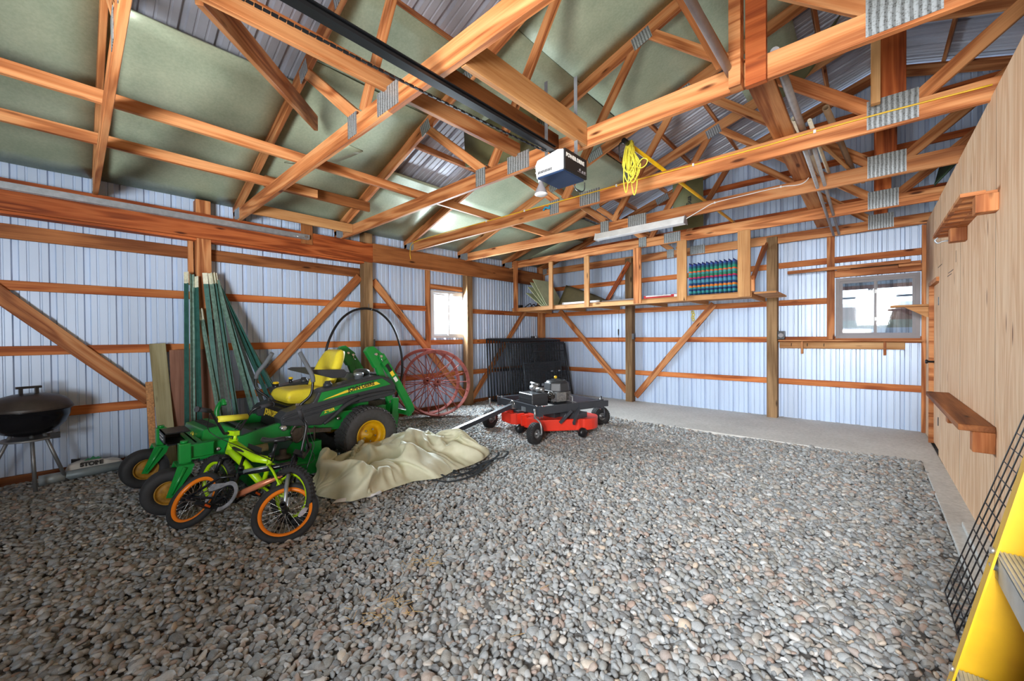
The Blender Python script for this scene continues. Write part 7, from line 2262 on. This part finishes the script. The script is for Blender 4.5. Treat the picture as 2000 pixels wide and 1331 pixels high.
S_ = [((-5.40, 0.80, 0), (-5.70, 0.865, 2.07), STK, True, 0.3, 'dark green stake with a cream tip, far left of the bunch'),
      ((-5.44, 0.86, 0), (-5.70, 0.915, 2.05), STK2, False, -0.6, 'grey slim stake between the two left dark green stakes'),
      ((-5.38, 0.91, 0), (-5.70, 0.945, 2.03), STK, True, 0.5, 'dark green stake with a cream tip, second from the left'),
      ((-5.30, 1.13, 0), (-5.68, 0.985, 1.66), STK2, True, 0.1, 'short pale green stake with a white tip in front of the post'),
      ((-5.36, 1.12, 0), (-5.69, 1.03, 2.08), STK, True, 2.9, 'tall studded green stake with a cream tip before the post'),
      ((-5.32, 1.17, 0), (-5.67, 1.075, 1.67), STKD, True, 3.0, 'short studded dark stake with a white tip before the post'),
      ((-5.33, 1.22, 0), (-5.69, 1.08, 2.08), STK2, True, 0.2, 'tall worn stake with a cream tip right of the studded ones'),
      ((-5.30, 1.28, 0), (-5.69, 1.12, 2.09), STK, True, -0.2, 'tall dark green stake with a yellowed tip at the post edge'),
      ((-5.28, 1.22, 0), (-5.66, 1.10, 1.80), STKD, False, 2.8, 'brownish studded stake in the middle of the bunch'),
      ((-5.22, 1.46, 0), (-5.68, 1.14, 2.00), STK2, False, 0.4, 'bright worn green stake starting the fan of leaning stakes'),
      ((-5.22, 1.55, 0), (-5.68, 1.15, 1.96), STK, False, 2.7, 'studded green stake, second in the fan of leaning stakes'),
      ((-5.22, 1.64, 0), (-5.68, 1.155, 1.93), STKD, False, 0.3, 'grey green stake, third in the fan of leaning stakes'),
      ((-5.22, 1.75, 0), (-5.69, 1.16, 1.95), STK, False, 0.2, 'dark teal stake, fourth in the fan of leaning stakes'),
      ((-5.22, 1.85, 0), (-5.69, 1.17, 1.90), STK, False, 0.6, 'dark teal stake, fifth in the fan of leaning stakes'),
      ((-5.24, 1.93, 0), (-5.70, 1.18, 1.84), STK2, False, 0.0, 'rightmost thin worn stake of the whole bunch')]
for f, t_, mt_, tc, tn, lb in S_: stake(lb, f, t_, mt_, tc, tn)

# ------------------------------------------------------------------ kettle grill, tube, sack
KET = plain('black_enamel', (20, 20, 24), 0.22, 0, 0.2)
DUST = plain('dusty_dark_lid', (58, 50, 46), 0.42, 0, 0.25, 12)
kg = empty('kettle_grill', (-5.50, -0.27, 0), 'black kettle grill on three silver legs by the left wall', 'grill')
kc = Vector((-5.50, -0.265, 0))
b = MB()
b.lathe([(0, 0.478), (0.08, 0.483), (0.16, 0.515), (0.215, 0.575), (0.245, 0.65), (0.252, 0.70), (0.262, 0.705), (0.262, 0.712), (0.245, 0.712), (0.238, 0.65), (0.2, 0.58), (0, 0.50)], kc, (0, 0, 1), 48)
b.obj('bowl', KET, kg)
b = MB()
b.lathe([(0.262, 0.716), (0.268, 0.722), (0.262, 0.735), (0.235, 0.785), (0.18, 0.822), (0.10, 0.845), (0, 0.852), ], kc, (0, 0, 1), 48)
b.lathe([(0.266, 0.712), (0.270, 0.718), (0.266, 0.724)], kc, (0, 0, 1), 48)
lid = b.obj('lid', DUST, kg)
b = MB()
b.box(kc + Vector((0.0, 0, 0.905)), (0.035, 0.15, 0.02), Matrix.Rotation(0.2, 3, 'Z'))
for s in (-1, 1): b.box(kc + Vector((0.0, s * 0.045, 0.875)), (0.025, 0.025, 0.06), Matrix.Rotation(0.2, 3, 'Z'))
b.bevel(0.004, 2).obj('lid_handle', BLACKM, lid)
LEG = plain('dull_aluminium_leg', (140, 142, 144), 0.45, 0.6, 0.12)
for k, (fx_, fy_) in enumerate(((-5.42, -0.235), (-5.66, -0.56), (-5.60, -0.05))):
    tx = kc + (Vector((fx_, fy_, 0)) - kc) * (0.35 if k else 0.4)
    tx.z = 0.50
    b = MB().cyl((fx_, fy_, -0.01), (tx.x, tx.y, 0.50), 0.0135, 12)
    b.obj('leg', LEG, kg)
b = MB()
b.lathe([(0.0, 0.462), (0.13, 0.452), (0.165, 0.462), (0.17, 0.445), (0.0, 0.438)], kc, (0, 0, 1), 36)
b.obj('ash_tray', LEG, kg)
b = MB()
b.box(kc + Vector((0.1, 0.15, 0.47)), (0.03, 0.06, 0.05))
b.obj('vent_lever', BLACKM, kg)

b = MB()
b.cyl((-5.62, -0.22, 0.035), (-5.63, 0.33, 0.045), 0.042, 20)
e = b.obj('metal_tube', plain('grey_painted_tube', (138, 152, 158), 0.45, 0.2, 0.12), label='grey metal tube lying along the wall beside the grill', cat='tube')
b = MB().lathe([(0.043, 0), (0.046, 0.0), (0.046, 0.16), (0.043, 0.16)], (-5.62, -0.225, 0.035), (-0.018, 1, 0.018), 20)
b.obj('tube_collar', plain('pale_tube_end', (166, 178, 182), 0.45, 0.2, 0.1), e)
def sack(u, v, s):
    a, c = (u - 0.5) * 2, (v - 0.5) * 2
    e_ = (max(0, 1 - abs(a) ** 4)) ** 0.4 * (max(0, 1 - abs(c) ** 4)) ** 0.4
    wob = 0.02 * noise.noise(Vector((a * 2, c * 2, 4)))
    return Vector((-5.735 + c * 0.075 + 0.0 * a, 0.135 + a * 0.20, 0.055 + s * (0.07 + wob) * e_ * (1 - 0.3 * a)))
b = MB()
b.grid(lambda u, v: sack(u, v, 1), 20, 14)
b.grid(lambda u, v: sack(u, v, -0.6), 20, 14)
bmesh.ops.remove_doubles(b.bm, verts=b.bm.verts, dist=0.0008)
sk = b.obj('plastic_sack', plain('white_plastic_sack', (196, 196, 192), 0.45, 0, 0.15), label='white plastic shop sack behind the grey tube', cat='bag')
mt = tmat((0, 1, 0), (-0.45, 0, 1), (-5.664, 0.11, 0.106))
text('shop_lettering', 'STORE', 0.052, mt, BINK, sk, ext=0.002, bold=0.003)
mt = tmat((0, 1, 0), (-0.8, 0, 1), (-5.685, 0.12, 0.140))
b = MB()
b.prism([(-0.06, 0), (-0.035, 0.02), (-0.02, 0.012), (0.0, 0.035), (0.02, 0.014), (0.035, 0.022), (0.06, 0)], 0, 0.004, lambda a, c, h: mt @ Vector((a, c, h)))
b.obj('green_print', GINK, sk)
b = MB()
for k in range(5): b.box((-5.80 + 0.006 * k, -0.02 + 0.012 * k, 0.07), (0.02, 0.012, 0.16), Matrix.Rotation(0.05 * k, 3, 'Y'))
b.obj('dark_brush', BLACKM, label='dark bristly block standing behind the sack near the grill leg', cat='brush')

# ------------------------------------------------------------------ wire grid panel and yellow stepladder on the right
GB = plain('black_coated_wire', (22, 22, 26), 0.35, 0.2, 0.1)
lo0, lo1 = Vector((0.29, 2.92, 0.0)), Vector((0.285, 2.50, 0.0))
tp0 = Vector((0.535, 2.92, 1.00))
e = panel('wire_grid', 'black wire grid panel leaning on the plywood wall', (0.288, 2.96, 0.005), (0, -1, 0), (0.245, 0.0, 0.92), 0.46, 1.02, 6, 14, 0, 0.0028, GB, group=None, cat='wire grid')
LY = plain('yellow_fibreglass', (196, 152, 10), 0.5, 0, 0.1, 10, 0.05)
lad = empty('stepladder', (0.1, 1.1, 0), 'yellow fibreglass stepladder with aluminium steps leaning at the right edge', 'ladder')
lb0, lt0 = Vector((0.035, 0, 0.0)), Vector((0.435, 0, 2.0))
ldir = (lt0 - lb0).normalized()
for y, s in ((1.36, -1), (0.98, 1)):
    m = frame(ldir, (0, 1, 0), Vector((0.0, y, 0)) + lb0)
    # local X up the rail, local Z along world Y, local Y across (front to back)
    b = MB()
    Lr = 2.0
    acr = Vector((ldir.z, 0, -ldir.x))
    base = Vector((lb0.x, y, 0.0))
    def RP(u, a, h): return base + ldir * u + acr * a + Vector((0, h, 0))
    for (a0, a1, h0, h1) in ((0.0, 0.10, 0.0, 0.004), (0.0, 0.004, 0.0, s * 0.030), (0.096, 0.10, 0.0, s * 0.030)):
        vv = [RP(u, a, h) for u in (0, Lr) for a, h in ((a0, h0), (a1, h0), (a1, h1), (a0, h1))]
        b.add(vv, [(0, 1, 2, 3), (4, 5, 6, 7), (0, 1, 5, 4), (1, 2, 6, 5), (2, 3, 7, 6), (3, 0, 4, 7)])
    b.obj('rail', LY, lad)
for k in range(1, 7):
    u = 0.255 + 0.30 * (k - 1)
    c = lb0 + ldir * u
    b = MB()
    b.box2((c.x + 0.004, 0.985, c.z - 0.002), (c.x + 0.095, 1.355, c.z + 0.002))
    b.box2((c.x + 0.004, 0.985, c.z - 0.055), (c.x + 0.007, 1.355, c.z))
    b.box2((c.x + 0.092, 0.985, c.z - 0.025), (c.x + 0.095, 1.355, c.z))
    for q in range(12): b.box2((c.x + 0.008 + q * 0.0072, 0.987, c.z + 0.002), (c.x + 0.0115 + q * 0.0072, 1.353, c.z + 0.0045))
    b.obj('step', GALV, lad)
    b = MB()
    for dz in (0.005, -0.03): b.cyl((c.x - 0.006, 1.345, c.z + dz), (c.x + 0.004, 1.345, c.z + dz), 0.007, 10)
    b.obj('rivet', CHROME, lad)
